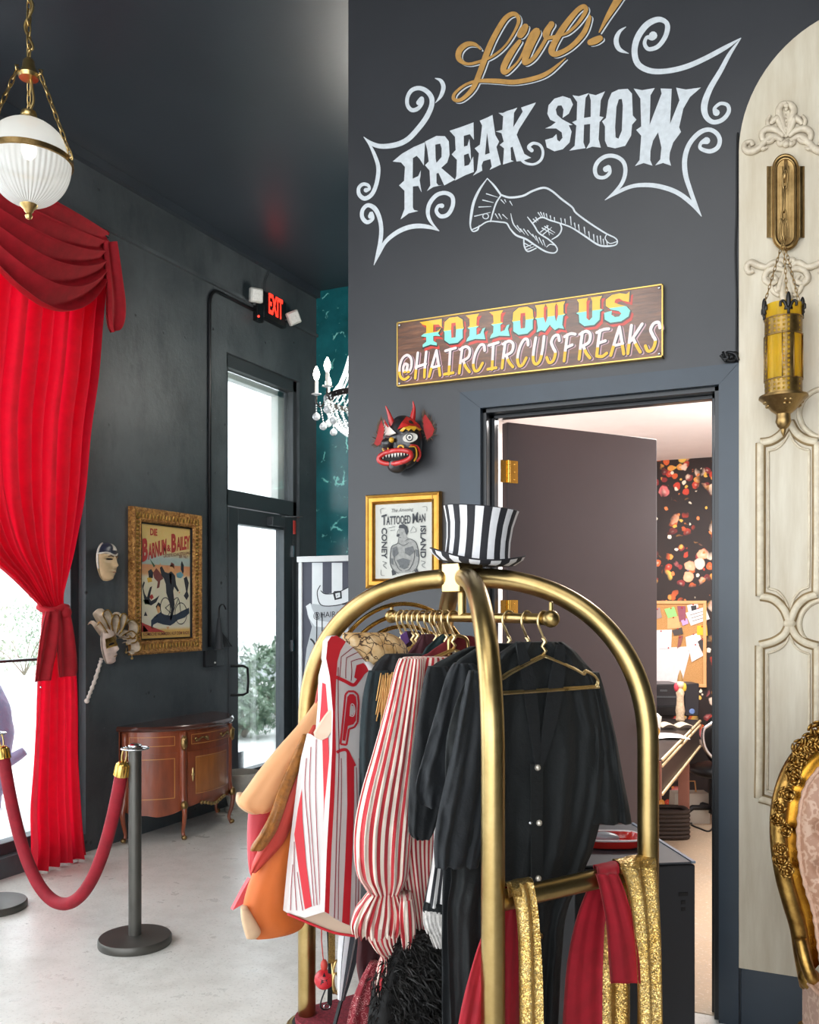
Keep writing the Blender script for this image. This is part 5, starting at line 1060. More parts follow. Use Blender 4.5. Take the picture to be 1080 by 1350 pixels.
m = MB(); m.sphere(dm(523, 618, 0.03), 0.011, 12, 8); part('chin_stud', m, M_BRASS, dv, 180)
m = MB(); m.sphere(dm(516.5, 580, 0.02), (0.012, 0.014, 0.012), 12, 8); part('nose_tip', m, M_DYEL, dv, 180)
de = (DO-CAM).dot(FW_)
for pts, cx_, cy_, out in (([(504,584),(498,588),(493,585),(497,575),(499,562),(503,553),(507,566)], 501, 573, -1), ([(559,568),(557,552),(560,545),(568,556),(573,566),(570,574),(563,580)], 564, 565, 1)):
    m = MB(); m.prism(pts, lambda a, b: P(a, b, de-0.03+0.004*(a-532)/10), FW_*0.008); er = part('ear', m, M_DRED, dv, None)
    m = MB(); rn = random.Random(3)
    for i in range(26):
        j = i/26*len(pts); a = pts[int(j) % len(pts)]; b = pts[(int(j)+1) % len(pts)]; t = j-int(j); x, y = lerp(a[0], b[0], t), lerp(a[1], b[1], t)
        dx, dy = x-cx_, y-cy_-6; l = math.hypot(dx, dy); dx, dy = dx/l, dy/l; L = rn.uniform(3, 8)
        dq = de-0.036+0.004*(x-532)/10; m.add([P(x-dy*1.0, y+dx*1.0, dq), P(x+dy*1.0, y-dx*1.0, dq), P(x+dx*L, y+dy*L-1.5, dq+rn.uniform(-.02, .01))], [(0, 1, 2)])
    part('feather_fringe', m, M_DFE, er, None, kind='stuff')
# ================================================================== small gilt framed print
f0, f1 = fw(482.5, 715, 0.02).x, fw(581, 715, 0.02).x; q1 = (fw(482.5, 653.5, 0.02).z+fw(581, 647, 0.02).z)/2; q0 = fw(484, 776, 0.02).z
tf_ = thing('framed_print', 'small black and white print of a shirtless moustached man in a gilt frame', 'picture', ((f0+f1)/2, WY, q0))
FF = lambda x, z, d: Vector((x, WY-0.002-d, z)); fwd = 0.045
part('frame', frame_mb(f0, f1, q0, q1, fwd, 0.028, FF), m_brass('gold_leaf_frame', '#c99a4c', '#a8742f', 0.36, 12), tf_, 30)
m = MB()
for i in range(46):
    x = lerp(f0+0.006, f1-0.006, i/45); m.sphere(FF(x, q1-0.004, 0.024), 0.0034, 6, 4)
for i in range(60):
    z = lerp(q0+0.006, q1-0.006, i/59); m.sphere(FF(f1-fwd*0.86, z, 0.022), 0.0028, 6, 4)
part('beading', m, M_ANTQ, tf_, 180, kind='stuff')
g0, g1_, h0, h1 = f0+fwd, f1-fwd, q0+fwd, q1-fwd
m = MB(); m.b2((g0-0.004, WY-0.012, h0-0.004), (g1_+0.004, WY-0.006, h1+0.004)); pr = part('print', m, pm('print_paper', '#b9b9b1', 0.5, vary=0.03, coat=0.2), tf_)
TQ = lambda off: (lambda px, py: fw(px, py, 0.0125+off))
kt = crop(470, 520, 5.4, 0.0135); kt2 = crop(470, 520, 5.4, 0.0145); kt3 = crop(470, 520, 5.4, 0.0155)
G1 = pm('print_grey', '#5d5f60', 0.6, vary=0.25, vs=70); G2 = pm('print_dark', '#33353a', 0.6); G3 = pm('print_light', '#c4c5c0', 0.6, vary=0.1, vs=60); G4 = pm('print_skin_tone', '#8f8f8b', 0.6, vary=0.2, vs=70)
def pk_(mat, fn, *ps): 
    for p in ps: m = MB(); m.poly(p, fn); part('printed_shape', m, mat, pr, None)
pk_(G4, kt, [(292,1060),(250,1085),(240,1160),(240,1210),(255,1250),(290,1275),(400,1265),(430,1230),(445,1170),(438,1100),(420,1050),(375,1025),(345,1040)])
pk_(G4, kt2, [(305,985),(300,960),(305,940),(330,930),(360,940),(368,975),(355,1010),(375,1030),(350,1050),(310,1050),(292,1060),(300,1022),(288,1010),(292,990)])
pk_(G2, kt3, [(300,950),(305,930),(335,922),(362,940),(370,975),(360,1000),(350,990),(340,955)], [(285,1000),(300,992),(312,1000),(300,1010),(288,1014)], [(250,1255),(262,1245),(275,1260),(285,1280),(255,1290)], [(410,1258),(430,1238),(442,1262),(430,1275)])
pk_(G1, kt3, [(255,1095),(285,1080),(300,1130),(270,1160),(255,1140)], [(345,1095),(400,1080),(415,1120),(380,1150),(345,1130)], [(285,1180),(330,1165),(385,1180),(370,1220),(310,1225)], [(246,1165),(262,1170),(262,1215),(248,1205)], [(420,1100),(438,1110),(442,1160),(425,1150)], [(300,1225),(340,1215),(375,1228),(340,1245)])
def ttx(t, x0, x1, y0, y1, mat=G2, tilt=0.0, bold=0.02, shear=0.0, rot=0):
    m = MB()
    if rot == 0: fn = lambda x, y: kt3(lerp(x0, x1, x), lerp(y1, y0, y)+tilt*x)
    else: fn = lambda x, y: kt3(lerp(x0, x1, y), lerp(y0, y1, x))
    put_text(m, t, fn, bold=bold, shear=shear); part('printed_words', m, mat, pr, None)
ttx('The Amazing', 250, 405, 815, 848, G1, -12, 0.0, 0.3)
for t, a, b, y0, y1 in (('T', 178, 215, 862, 935), ('ATTOOED', 212, 385, 868, 930), ('M', 398, 438, 848, 920), ('AN', 440, 490, 856, 915)): ttx(t, a, b, y0, y1, G2, -10, 0.02)
ttx('CONEY', 178, 218, 950, 1170, G2, rot=1, bold=0.03); ttx('ISLAND', 455, 495, 935, 1165, G2, rot=1, bold=0.03)
m = MB()
for s in ([(175,850,3),(170,820,3),(195,810,3)], [(470,800,3),(500,800,3),(500,830,3)], [(385,975,3),(405,940,3),(425,975,3),(385,985,3)], [(230,950,3),(275,940,3)], [(240,970,3),(275,965,3)], [(185,1190,4),(215,1200,4),(190,1215,4),(215,1240,4)], [(460,1185,4),(490,1195,4),(465,1215,4),(490,1235,4)], [(175,1250,3),(175,1285,3),(200,1290,3)]): m.ribbon(s, kt3, 4)
part('printed_ornament', m, G1, pr, None)
m = MB()
for s in ([(300,1022,3),(292,1060,4),(250,1085,5),(240,1160,5),(242,1210,5),(262,1250,4),(300,1275,4)], [(345,1045,3),(375,1028,4),(420,1050,5),(438,1100,5),(445,1170,5),(430,1230,4),(400,1262,4)], [(268,1110,3),(272,1180,4),(300,1240,4),(325,1258,3)], [(415,1110,3),(408,1180,4),(380,1240,4),(345,1258,3)], [(300,960,3),(290,990,3),(298,1012,3),(320,1020,2)], [(322,985,4),(330,988,3)], [(300,1060,3),(335,1075,3),(372,1055,3)]): m.ribbon(s, kt3, 5)
part('printed_outline', m, G2, pr, None)
# ================================================================== arched cream panel
def m_cream():
    N = NT('glazed_cream_panel'); v = N.co('Object', (6, 1, 0.7)); a = N.noise(v, 3, 5, 0.65); b = N.noise(N.co('Object'), 1.6, 4)
    c = N.ramp(a.outputs[0], [(0.3, C('#b9ac94')), (0.7, C('#cfc6b2'))]).outputs[0]
    c = N.mix(N.ramp(b.outputs[0], [(0.5, (0, 0, 0)), (0.75, (0.4, 0.4, 0.4))]).outputs[0], c, C('#b09a78')); N.l(c, N.b.inputs['Base Color']); N.set(Roughness=0.42); return N.m
M_CREAM = m_cream()
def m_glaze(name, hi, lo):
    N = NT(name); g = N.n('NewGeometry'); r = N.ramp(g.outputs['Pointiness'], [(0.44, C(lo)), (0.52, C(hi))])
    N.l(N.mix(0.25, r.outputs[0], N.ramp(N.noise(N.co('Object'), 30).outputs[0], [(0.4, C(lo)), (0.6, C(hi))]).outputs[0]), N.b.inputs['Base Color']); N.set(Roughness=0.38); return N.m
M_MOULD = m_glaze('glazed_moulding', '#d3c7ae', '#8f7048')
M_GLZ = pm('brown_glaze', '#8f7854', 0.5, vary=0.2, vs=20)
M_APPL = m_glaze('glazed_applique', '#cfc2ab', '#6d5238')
PX0 = fw(975.5, 700, 0.0).x; PR = 0.40; PAX = PX0+PR; PZ = 3.33
ap = thing('arched_panel', 'tall arched cream wall panel with raised scroll mouldings right of the doorway', 'panel', (PAX, WY, BZ))
arc = [(PAX+PR*math.cos(t), PZ+PR*1.12*math.sin(t)) for t in [math.pi*k/40 for k in range(41)]]
m = MB(); m.prism([(PX0, BZ+0.001), (PX0+2*PR, BZ+0.001)]+arc, lambda a, b: Vector((a, WY-0.03, b)), (0, 0.0295, 0)); part('board', m, M_CREAM, ap, 20)
PF = lambda px, py, off=0.0: fw(px, py, 0.03+off)
def mould(pts, r=0.017, closed=False, n=6, mirror=False):
    m = MB(); q = [PF(a, b) for a, b in smooth_path(pts+(pts[:1] if closed else []), n)]
    if mirror: q = [Vector((2*PAX-p.x, p.y, p.z)) for p in q]
    if closed: q = q[:-1]
    m.tube(q, r, 10, closed=closed); m.tube([p+Vector((0, -0.004, 0)) for p in q], r*0.7, 8, closed=closed)
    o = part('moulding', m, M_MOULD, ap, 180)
    g = MB(); g.tube([p+Vector((0, 0.004, 0)) for p in q], r*1.2, 8, closed=closed, flat=1.0); part('glaze_line', g, M_GLZ, o, 180); return o
def inset(pts, cx_, cy_, k): return [(cx_+(x-cx_)*k[0], cy_+(y-cy_)*k[1]) for x, y in pts]
UP_ = [[(1003,786),(1003,720),(1003,650),(1003,584)], [(1003,584),(1018,581),(1032,571),(1041,556)], [(1041,556),(1050,571),(1063,580),(1078,583)], [(1078,583),(1078,650),(1078,720),(1077,784)], [(1003,786),(1020,790),(1034,803),(1041,820)], [(1077,784),(1062,789),(1050,801),(1042,820)]]
LO_ = [[(1002,851),(1020,846),(1034,837),(1041,824)], [(1078,852),(1062,847),(1050,838),(1042,824)], [(1002,851),(1002,920),(1002,990),(1001,1052)], [(1078,852),(1078,920),(1078,990),(1078,1054)], [(1001,1052),(1020,1058),(1034,1070),(1041,1086)], [(1078,1054),(1062,1060),(1050,1072),(1042,1086)]]
for grp, cx_, cy_, k in ((UP_, 1040, 686, (0.72, 0.90)), (LO_, 1040, 955, (0.72, 0.90))):
    for mr in (False, True):
        for q in grp: mould(q, mirror=mr)
        for q in grp: mould(inset(q, cx_, cy_, k), 0.005, mirror=mr)
for cy_ in (823, 545):
    mould([(1090+36*math.cos(t), cy_+33*math.sin(t)) for t in [2*math.pi*k_/12 for k_ in range(12)]], 0.010, True, 4)
m = MB(); m.sphere(PF(1041, 822, 0.008), (0.022, 0.012, 0.018), 12, 8); part('moulding_knot', m, M_MOULD, ap, 180)
MR = lambda pts, ax: [(2*ax-x, y, w) for x, y, w in pts]
def applique(nm, strokes, ax, dots, lab):
    m = MB()
    for s in strokes:
        for q in (s, MR(s, ax)):
            pts = smooth_path(q, 6); m.tube([PF(a, b, 0.006) for a, b, w in pts], [w*0.0027*0.5+0.001 for a, b, w in pts], 8, flat=1.0)
    for x, y, r in dots: m.sphere(PF(x, y, 0.008), r*0.0027, 10, 6)
    return part(nm, m, M_APPL, ap, 180, lab)
applique('applique', [[(1032,186,6),(1020,180,8),(1010,186,8),(1000,196,9),(989,200,9),(982,196,8),(983,189,7),(990,187,6),(993,192,6)], [(1034,180,6),(1024,172,8),(1012,170,9),(1005,176,8),(1007,185,7),(1016,187,6),(1021,181,6),(1015,178,5)],
 [(1036,180,5),(1030,166,8),(1026,156,9),(1019,160,7),(1016,164,4)], [(1036,176,5),(1031,158,9),(1027,146,9),(1031,138,8),(1037,136,6)], [(1037,186,6),(1030,190,7),(1026,186,5)], [(1016,172,4),(1012,160,5),(1016,152,3)], [(1002,190,4),(1006,196,6),(1012,194,3)], [(1033,172,5),(1033,158,7),(1035,147,5)]], 1037, [(1037, 144+5*i, 2.6) for i in range(8)]+[(1037, 190, 5), (1037, 139, 4)], 'carved fan-shaped scroll ornament above the brass plate')
applique('applique', [[(1032,352,6),(1022,346,8),(1010,352,8),(1000,350,9),(990,346,9),(985,352,8),(988,359,7),(994,357,6)], [(1034,356,6),(1022,354,8),(1012,358,8),(1009,368,8),(1016,374,7),(1024,370,6),(1020,363,5)],
 [(1037,352,5),(1030,372,8),(1026,384,8),(1022,378,5)], [(1037,352,5),(1033,378,8),(1033,392,9),(1037,400,7)], [(1024,348,5),(1030,342,7),(1036,348,5)], [(1012,366,4),(1020,384,6),(1028,390,4)]], 1037, [(1037, 356, 5), (1037, 402, 6), (1037, 372, 4), (1037, 384, 4)], 'carved leaf scroll ornament behind the hanging lantern')
# ================================================================== hanging lantern sconce
sc = thing('wall_sconce', 'antique brass wall sconce with an amber glass lantern hanging on chains', 'sconce', (PF(1037, 270).x, WY-0.03, PF(1033, 575).z))
def plate(l, r, t, b, capw, caph, off, th):
    cx_ = (l+r)/2; pts = [(l, b)]+[(l, t)]+[(cx_-capw, t)]+[(cx_-capw*math.cos(a), t-caph*math.sin(a)) for a in [math.pi*k/14 for k in range(15)]]+[(r, t), (r, b), (cx_+capw, b)]+[(cx_+capw*math.cos(a), b+caph*math.sin(a)) for a in [math.pi*k/14 for k in range(15)]]
    m = MB(); m.prism(pts, lambda a, b: PF(a, b, off), (0, th, 0)); return m
for i, a in enumerate(((1011,1061,221,311,19,18,0.012,0.0118), (1017,1055,223,309,17,16,0.022,0.01), (1022,1050,225,307,13,13,0.030,0.008), (1027,1045,228,303,9,11,0.024,0.0))): 
    pass
m = MB(); m.slab(lambda u, v: PF(lerp(1011, 1061, u), lerp(219, 313, v), 0.004+0.016*math.sin(math.pi*u)**0.5+0.006*abs(math.sin(u*math.pi*4))), 48, 2, (0, 0.003, 0)); part('fluted_plate', m, M_ANTQ, sc, 40)
def stad(hw, off, y0=223, y1=310): return [PF(1036-hw*math.cos(a), y0-hw*1.15*math.sin(a), off) for a in [math.pi*k/16 for k in range(17)]]+[PF(1036+hw*math.cos(a), y1+hw*1.15*math.sin(a), off) for a in [math.pi*k/16 for k in range(17)]]
m = MB(); m.rings([stad(18, 0.001), stad(18, 0.022), stad(16.5, 0.027), stad(15.5, 0.026), stad(15, 0.031), stad(13, 0.034), stad(12, 0.033), stad(11, 0.026), stad(4, 0.024)]); part('back_plate', m, M_ANTQ, sc, 35)
def pfo(px, py, off): return fw(px, py, 0.03+off)
hk = [(1036,212,.03),(1036,222,.075),(1035,232,.085),(1034,240,.07)]
m = MB(); m.tube(smooth_path([tuple(pfo(*q)) for q in hk], 5), 0.006, 8); part('hook', m, M_ANTQ, sc, 180)
for i, (a, b) in enumerate((((1036,224),(1035,250)), ((1035,246),(1034,280)), ((1034,276),(1033,296)))): m = MB(); link(m, pfo(*a, 0.085), pfo(*b, 0.085), 0.016, 0.0035, (1, 0, 0) if i != 1 else (0, 1, 0)); part('loop_link', m, M_ANTQ, sc, 180)
for dx in (-3, 0, 3): m = MB(); link(m, pfo(1033+dx, 288, 0.085), pfo(1032+dx, 318, 0.085), 0.018, 0.003, (1, 0.3*dx, 0)); part('split_ring', m, M_ANTQ, sc, 180)
LA = pfo(1033, 470, 0.10); lcx, lcy = LA.x, LA.y
def lz(py): return fw(1033, py, 0.13).z
LRd = abs(fw(1060, 470, 0.13).x-fw(1033, 470, 0.13).x)*1.0
top3 = pfo(1033, 316, 0.095)
for k in range(3):
    a = math.radians(200+120*k); e = Vector((lcx+LRd*1.02*math.cos(a), lcy+LRd*1.02*math.sin(a), lz(404))); chain(sc, top3, e, 15, 0.008, 0.0014, M_ANTQ)
def lat(prof): m = MB(); m.lathe(prof, (lcx, lcy, 0), 40, cap=False); return m
def m_amber():
    N = NT('amber_glass'); t = N.n('BsdfTranslucent'); t.inputs[0].default_value = C('#ffe352'); N.b.inputs['Base Color'].default_value = C('#f5d84a'); N.set(Roughness=0.15)
    tr = N.n('BsdfTransparent'); tr.inputs[0].default_value = C('#ffef9a'); q = N.n('MixShader'); q.inputs[0].default_value = 0.6; N.l(N.b.outputs[0], q.inputs[1]); N.l(t.outputs[0], q.inputs[2])
    q2 = N.n('MixShader'); q2.inputs[0].default_value = 0.45; N.l(q.outputs[0], q2.inputs[1]); N.l(tr.outputs[0], q2.inputs[2]); N.l(q2.outputs[0], N.out.inputs['Surface']); return N.m
M_AMB = m_amber()
m = lat([(LRd*0.9, lz(525)), (LRd*0.9, lz(402)), (LRd*0.87, lz(402)), (LRd*0.87, lz(525))]); part('amber_glass', m, M_AMB, sc)
def m_perf():
    N = NT('pierced_brass'); mp = N.co('UV', (26, 60, 1)); vo = N.n('TexVoronoi', distance='EUCLIDEAN'); vo.inputs['Randomness'].default_value = 0.0; vo.inputs['Scale'].default_value = 1.0; N.l(N.co('Object'), vo.inputs['Vector']); vo.inputs['Scale'].default_value = 62
    h = N.ramp(vo.outputs['Distance'], [(0.30, (1, 1, 1)), (0.36, (0, 0, 0))]).outputs[0]
    N.set(Metallic=1.0, Roughness=0.4); N.l(N.ramp(N.noise(N.co('Object'), 30).outputs[0], [(0.3, C('#6e5634')), (0.7, C('#a58852'))]).outputs[0], N.b.inputs['Base Color'])
    tr = N.n('BsdfTransparent'); q = N.n('MixShader'); N.l(h, q.inputs[0]); N.l(N.b.outputs[0], q.inputs[1]); N.l(tr.outputs[0], q.inputs[2]); N.l(q.outputs[0], N.out.inputs['Surface']); return N.m
M_PERF = m_perf()
for t_, b_ in ((421, 444), (502, 521)):
    m = lat([(LRd*0.94, lz(b_)), (LRd*0.94, lz(t_))]); bd_ = part('pierced_band', m, M_PERF, sc)
    for z in (t_, b_): m = MB(); m.tube([(lcx+LRd*0.95*math.cos(a), lcy+LRd*0.95*math.sin(a), lz(z)) for a in [2*math.pi*k/40 for k in range(40)]], 0.0025, 6, closed=True); part('band_rim', m, M_ANTQ, bd_, 180)
for k in range(4):
    a0 = math.radians(-72+90*k)
    m = MB(); m.grid(lambda u, v: Vector((lcx+LRd*0.95*math.cos(a0+(u-.5)*0.62), lcy+LRd*0.95*math.sin(a0+(u-.5)*0.62), lerp(lz(503), lz(442), v))), 8, 4); st_ = part('pierced_strip', m, M_PERF, sc, 180)
    for u in (0, 1): m = MB(); m.tube([Vector((lcx+LRd*0.955*math.cos(a0+(u-.5)*0.62), lcy+LRd*0.955*math.sin(a0+(u-.5)*0.62), lz(z))) for z in (503, 442)], 0.002, 6); part('strip_edge', m, M_ANTQ, st_, 180)
    # fleur-de-lis rising from the rim
    o = Vector((lcx+LRd*0.97*math.cos(a0), lcy+LRd*0.97*math.sin(a0), lz(421))); tx = Vector((-math.sin(a0), math.cos(a0), 0)); nx = Vector((math.cos(a0), math.sin(a0), 0))
    m = MB(); m.sphere(o+Vector((0, 0, 0.05)), (0.009, 0.009, 0.030), 8, 8)
    for s_ in (-1, 1): m.tube(smooth_path([tuple(o+Vector((0, 0, 0.018))+tx*(0.004*s_)), tuple(o+tx*(0.016*s_)+Vector((0, 0, 0.045))), tuple(o+tx*(0.027*s_)+Vector((0, 0, 0.042))), tuple(o+tx*(0.027*s_)+Vector((0, 0, 0.028)))], 5), 0.005, 8)
    m.tube([o+tx*-0.014+Vector((0, 0, 0.02)), o+tx*0.014+Vector((0, 0, 0.02))], 0.005, 8); m.tube([o, o+Vector((0, 0, 0.03))], 0.005, 8); part('fleur_de_lis', m, M_IRON, sc, 180)
    # cross on the dish
    oc = Vector((lcx+LRd*0.86*math.cos(a0), lcy+LRd*0.86*math.sin(a0), lz(533))); m = MB()
    for s_ in range(4): b0 = math.pi/4+s_*math.pi/2; m.sphere(oc+(tx*math.cos(b0)+(Vector((0, 0, 1))*0.8+nx*0.5)*math.sin(b0))*0.012, (0.007, 0.007, 0.006), 8, 6)
    part('cross_ornament', m, M_ANTQ, sc, 180)
m = MB(); m.lathe([(LRd*0.9, lz(520)), (LRd*1.22, lz(522)), (LRd*1.24, lz(525)), (LRd*1.0, lz(530)), (LRd*0.62, lz(541)), (LRd*0.36, lz(546)), (LRd*0.36, lz(551)), (LRd*0.40, lz(556)), (LRd*0.30, lz(562)), (LRd*0.14, lz(566)), (LRd*0.12, lz(570)), (0.001, lz(576))], (lcx, lcy, 0), 40); part('dish', m, M_ANTQ, sc, 35)
m = MB(); m.lathe([(0.012, lz(520)), (0.012, lz(480)), (0.02, lz(470)), (0.018, lz(450)), (0.002, lz(440))], (lcx, lcy, 0), 14); part('bulb', m, pm('clear_bulb', '#e8e0c4', 0.2), sc)
# cable knot at the corner of the door casing
m = MB(); rn = random.Random(5)
for i in range(5): m.tube(smooth_path([tuple(fw(953+rn.uniform(-3, 3)+j*4.5, 470+rn.uniform(-6, 6), 0.035+rn.uniform(-.01, .01))) for j in range(5)], 5), 0.006, 6)
m.tube(smooth_path([tuple(fw(971, 466, 0.02)), tuple(fw(971.5, 400, 0.012)), tuple(fw(970, 330, 0.012)), tuple(fw(971.5, 280, 0.012)), tuple(fw(972, 200, 0.012)), tuple(fw(973, 175, 0.01))], 8), 0.004, 6)
solo('cable_bundle', m, M_BLACK, 'knotted black cable above the corner of the door casing beside the cream panel', 'cable', smooth=180)
# ================================================================== gilt armchair
AD = 2.95; AXP = 1128
def ac(px, py, f=0.0): return P(px, py, AD)-FW_*f
arm_ = thing('armchair', 'carved gilt armchair with tufted pink upholstery at the right edge of the photo', 'armchair', (P(1128, 1400, AD-0.25).x, P(1128, 1400, AD-0.25).y, 0))
OUTL = [(1128,958),(1100,966),(1074,978),(1054,998),(1038,1026),(1028,1064),(1027,1108),(1033,1152),(1043,1190),(1053,1224),(1059,1262),(1066,1300)]
full = OUTL[::-1]+[(2*AXP-x, y) for x, y in OUTL[1:]]
q = smooth_path(full, 6); m = MB(); path = [ac(a, b) for a, b in q]; m.tube(path, 0.027, 14, up=FW_); part('back_frame', m, M_GILT, arm_, 180)
INN = [(1128,992),(1096,1000),(1072,1018),(1056,1046),(1050,1090),(1052,1130),(1060,1168),(1070,1200),(1076,1240),(1080,1268)]
inn = INN[::-1]+[(2*AXP-x, y) for x, y in INN[1:]]; qi = smooth_path(inn, 6)
M_AGOLD = m_brass('burnished_gilt', '#c08a30', '#8a5a1c', 0.25, 10)
m = MB(); n_ = min(len(q), len(qi))
vs = []; k = 90
def rs(path, k):
    out = []; L = [0]
    for a, b in zip(path, path[1:]): L.append(L[-1]+math.hypot(b[0]-a[0], b[1]-a[1]))
    j = 0
    for i in range(k+1):
        t = L[-1]*i/k
        while j < len(L)-2 and L[j+1] < t: j += 1
        f = (t-L[j])/max(L[j+1]-L[j], 1e-9); out.append((lerp(path[j][0], path[j+1][0], f), lerp(path[j][1], path[j+1][1], f)))
    return out
A1, B1 = rs(q, k), rs(qi, k)
m.grid(lambda u, v: ac(lerp(A1[round(u*k)][0], B1[round(u*k)][0], v), lerp(A1[round(u*k)][1], B1[round(u*k)][1], v), 0.012-0.03*math.sin(v*3.14)*0.6), k, 6); part('frame_cove', m, M_AGOLD, arm_, 180)
m = MB(); bt = [ac(a, b, 0.018) for a, b in B1]; m.tube(bt, [0.007+0.0022*math.sin(i*2.6) for i in range(len(bt))], 8); part('braid_trim', m, pm('pink_braid', '#cda68e', 0.7, vary=0.15, vs=80, bump=0.4, bs=300), arm_, 180)
def m_damask():
    N = NT('pink_damask'); v = N.co('Object'); w = N.n('TexWave', wave_type='BANDS'); w.inputs['Scale'].default_value = 9; w.inputs['Distortion'].default_value = 16; w.inputs['Detail'].default_value = 4; w.inputs['Detail Scale'].default_value = 2.2; N.l(v, w.inputs['Vector'])
    N.l(N.ramp(w.outputs[0], [(0.35, C('#a87d63')), (0.62, C('#b0866c')), (0.85, C('#c4a189'))]).outputs[0], N.b.inputs['Base Color']); N.set(Roughness=0.5, Sheen_Weight=0.3); return N.m
M_DAM = m_damask(); TF = [(1075,1088),(1075,1140),(1100,1115),(1128,1088),(1128,1140),(1100,1065),(1156,1115),(1156,1065),(1181,1088),(1181,1140),(1100,1170),(1128,1195),(1156,1170)]
B3 = rs(qi+smooth_path([qi[-1], (AXP+24, 1282), (AXP, 1284), (AXP-24, 1282), qi[0]], 6)[1:], k)
def cush(u, v):
    a, b = B3[round(u*k)]; cx_, cy_ = AXP, 1120; x, y = lerp(cx_, a, v), lerp(cy_, b, v)
    h = 0.06*math.sqrt(max(0, 1-v*v))+0.012
    for tx, ty in TF: h -= 0.03*math.exp(-((x-tx)**2+(y-ty)**2)/90)
    return ac(x, y, h)
m = MB(); m.grid(cush, k, 26); part('back_cushion', m, M_DAM, arm_, 180)
for tx, ty in TF: m = MB(); m.sphere(ac(tx, ty, 0.052), 0.008, 8, 6); part('tuft_button', m, M_DAM, arm_, 180)
# carved roses and leaves on the frame
RNG = random.Random(11)
def rose_mb(r):
    m = MB(); m.sphere((0, 0, r*0.35), (r*0.34, r*0.34, r*0.4), 8, 6)
    for ring, (nn, rad, tilt, s) in enumerate(((3, .34, .5, .42), (5, .62, .3, .5), (6, .85, .1, .5))):
        for i in range(nn):
            a = 2*math.pi*i/nn+ring*0.7; d = Vector((math.cos(a), math.sin(a), 0)); t = Vector((-math.sin(a), math.cos(a), 0)); c = d*(r*rad)+Vector((0, 0, r*tilt))
            m.sphere(c, (r*s*0.32, r*s*0.9, r*s*0.75), 8, 6, ax=((d+Vector((0, 0, -.5))).normalized(), t, (d*0.5+Vector((0, 0, 1))).normalized()))
    return m
rmb = rose_mb(0.03); rproto = None
fwdm = Matrix(((RX.x, 0, -FW_.x), (RX.y, 0, -FW_.y), (0, 1, -FW_.z))).to_4x4()
A2 = rs(q, 46)
for i in range(9, 38):
    a, b = A2[i]; p = ac(a, b, 0.012)-ORG[arm_.name]; topk = max(0, 1-abs(i-23)/9)
    for j in range(1+(1 if topk > 0.25 else 0)):
        s = RNG.uniform(0.72, 0.92)+0.35*topk
        if rproto is None:
            o = make('carved_rose', rmb, M_GILT, Vector((0, 0, 0)), 180); rproto = o
        else: o = rproto.copy(); S.collection.objects.link(o)
        o.parent = arm_; off = RX*RNG.uniform(-.012, .012)+Vector((0, 0, RNG.uniform(-.01, .01)+(0.03*j if topk else 0)))
        o.matrix_local = Matrix.Translation(p+off-FW_*0.006)@fwdm@Matrix.Rotation(RNG.uniform(0, 6), 4, 'Z')@Matrix.Rotation(RNG.uniform(-.5, .5), 4, 'X')@Matrix.Scale(s, 4)
# seat, apron and legs
SZ = 0.45; bl = ac(1058, 1290); bl.z = 0; br_ = ac(2*AXP-1058, 1290); br_.z = 0; sd = -FW_*0.54
m = MB()
def seat(u, v):
    s = math.sin(u*math.pi)**0.5*math.sin(v*math.pi)**0.5; w = 1+0.10*v; c = lerp(bl, br_, 0.5)
    return c+(lerp(bl, br_, u)-c)*w+sd*v+Vector((0, 0, SZ-0.03+0.06*s))
m.slab(seat, 18, 18, (0, 0, -0.17)); part('seat', m, M_DAM, arm_, 50)
m = MB(); loop = [seat(0, v/10)+Vector((0, 0, -0.17)) for v in range(11)]+[seat(u/10, 1)+Vector((0, 0, -0.17)) for u in range(1, 11)]+[seat(1, 1-v/10)+Vector((0, 0, -0.17)) for v in range(1, 11)]
m.tube(loop, 0.026, 10); part('seat_rail', m, M_GILT, arm_, 180)
m = MB(); m.tube([seat(0, v/10)+Vector((0, 0, 0.0)) for v in range(11)], 0.007, 8); part('seat_braid', m, bpy.data.materials['pink_braid'], arm_, 180)
for u, v in ((0.03, 0.03), (0.97, 0.03), (0.03, 0.97), (0.97, 0.97)):
    t_ = seat(u, v); t_.z = 0; dr2 = (t_-lerp(bl, br_, 0.5)-sd*0.5); dr2.z = 0; dr2.normalize()
    m = MB(); m.tube(smooth_path([tuple(t_+Vector((0, 0, SZ-0.19))), tuple(t_+dr2*0.03+Vector((0, 0, 0.2))), tuple(t_+Vector((0, 0, 0.08))), tuple(t_+dr2*0.02+Vector((0, 0, 0.005)))], 5), [lerp(0.032, 0.016, i/15) for i in range(16)], 10); part('leg', m, M_GILT, arm_, 180)
m = MB(); m.sphere(ac(1062, 1285, 0.03), (0.035, 0.03, 0.035), 12, 8); m.tube(smooth_path([tuple(ac(1052, 1235, 0.02)), tuple(ac(1054, 1262, 0.05)), tuple(ac(1064, 1285, 0.06)), tuple(ac(1080, 1290, 0.05))], 5), 0.02, 10); part('corner_scroll', m, M_GILT, arm_, 180)
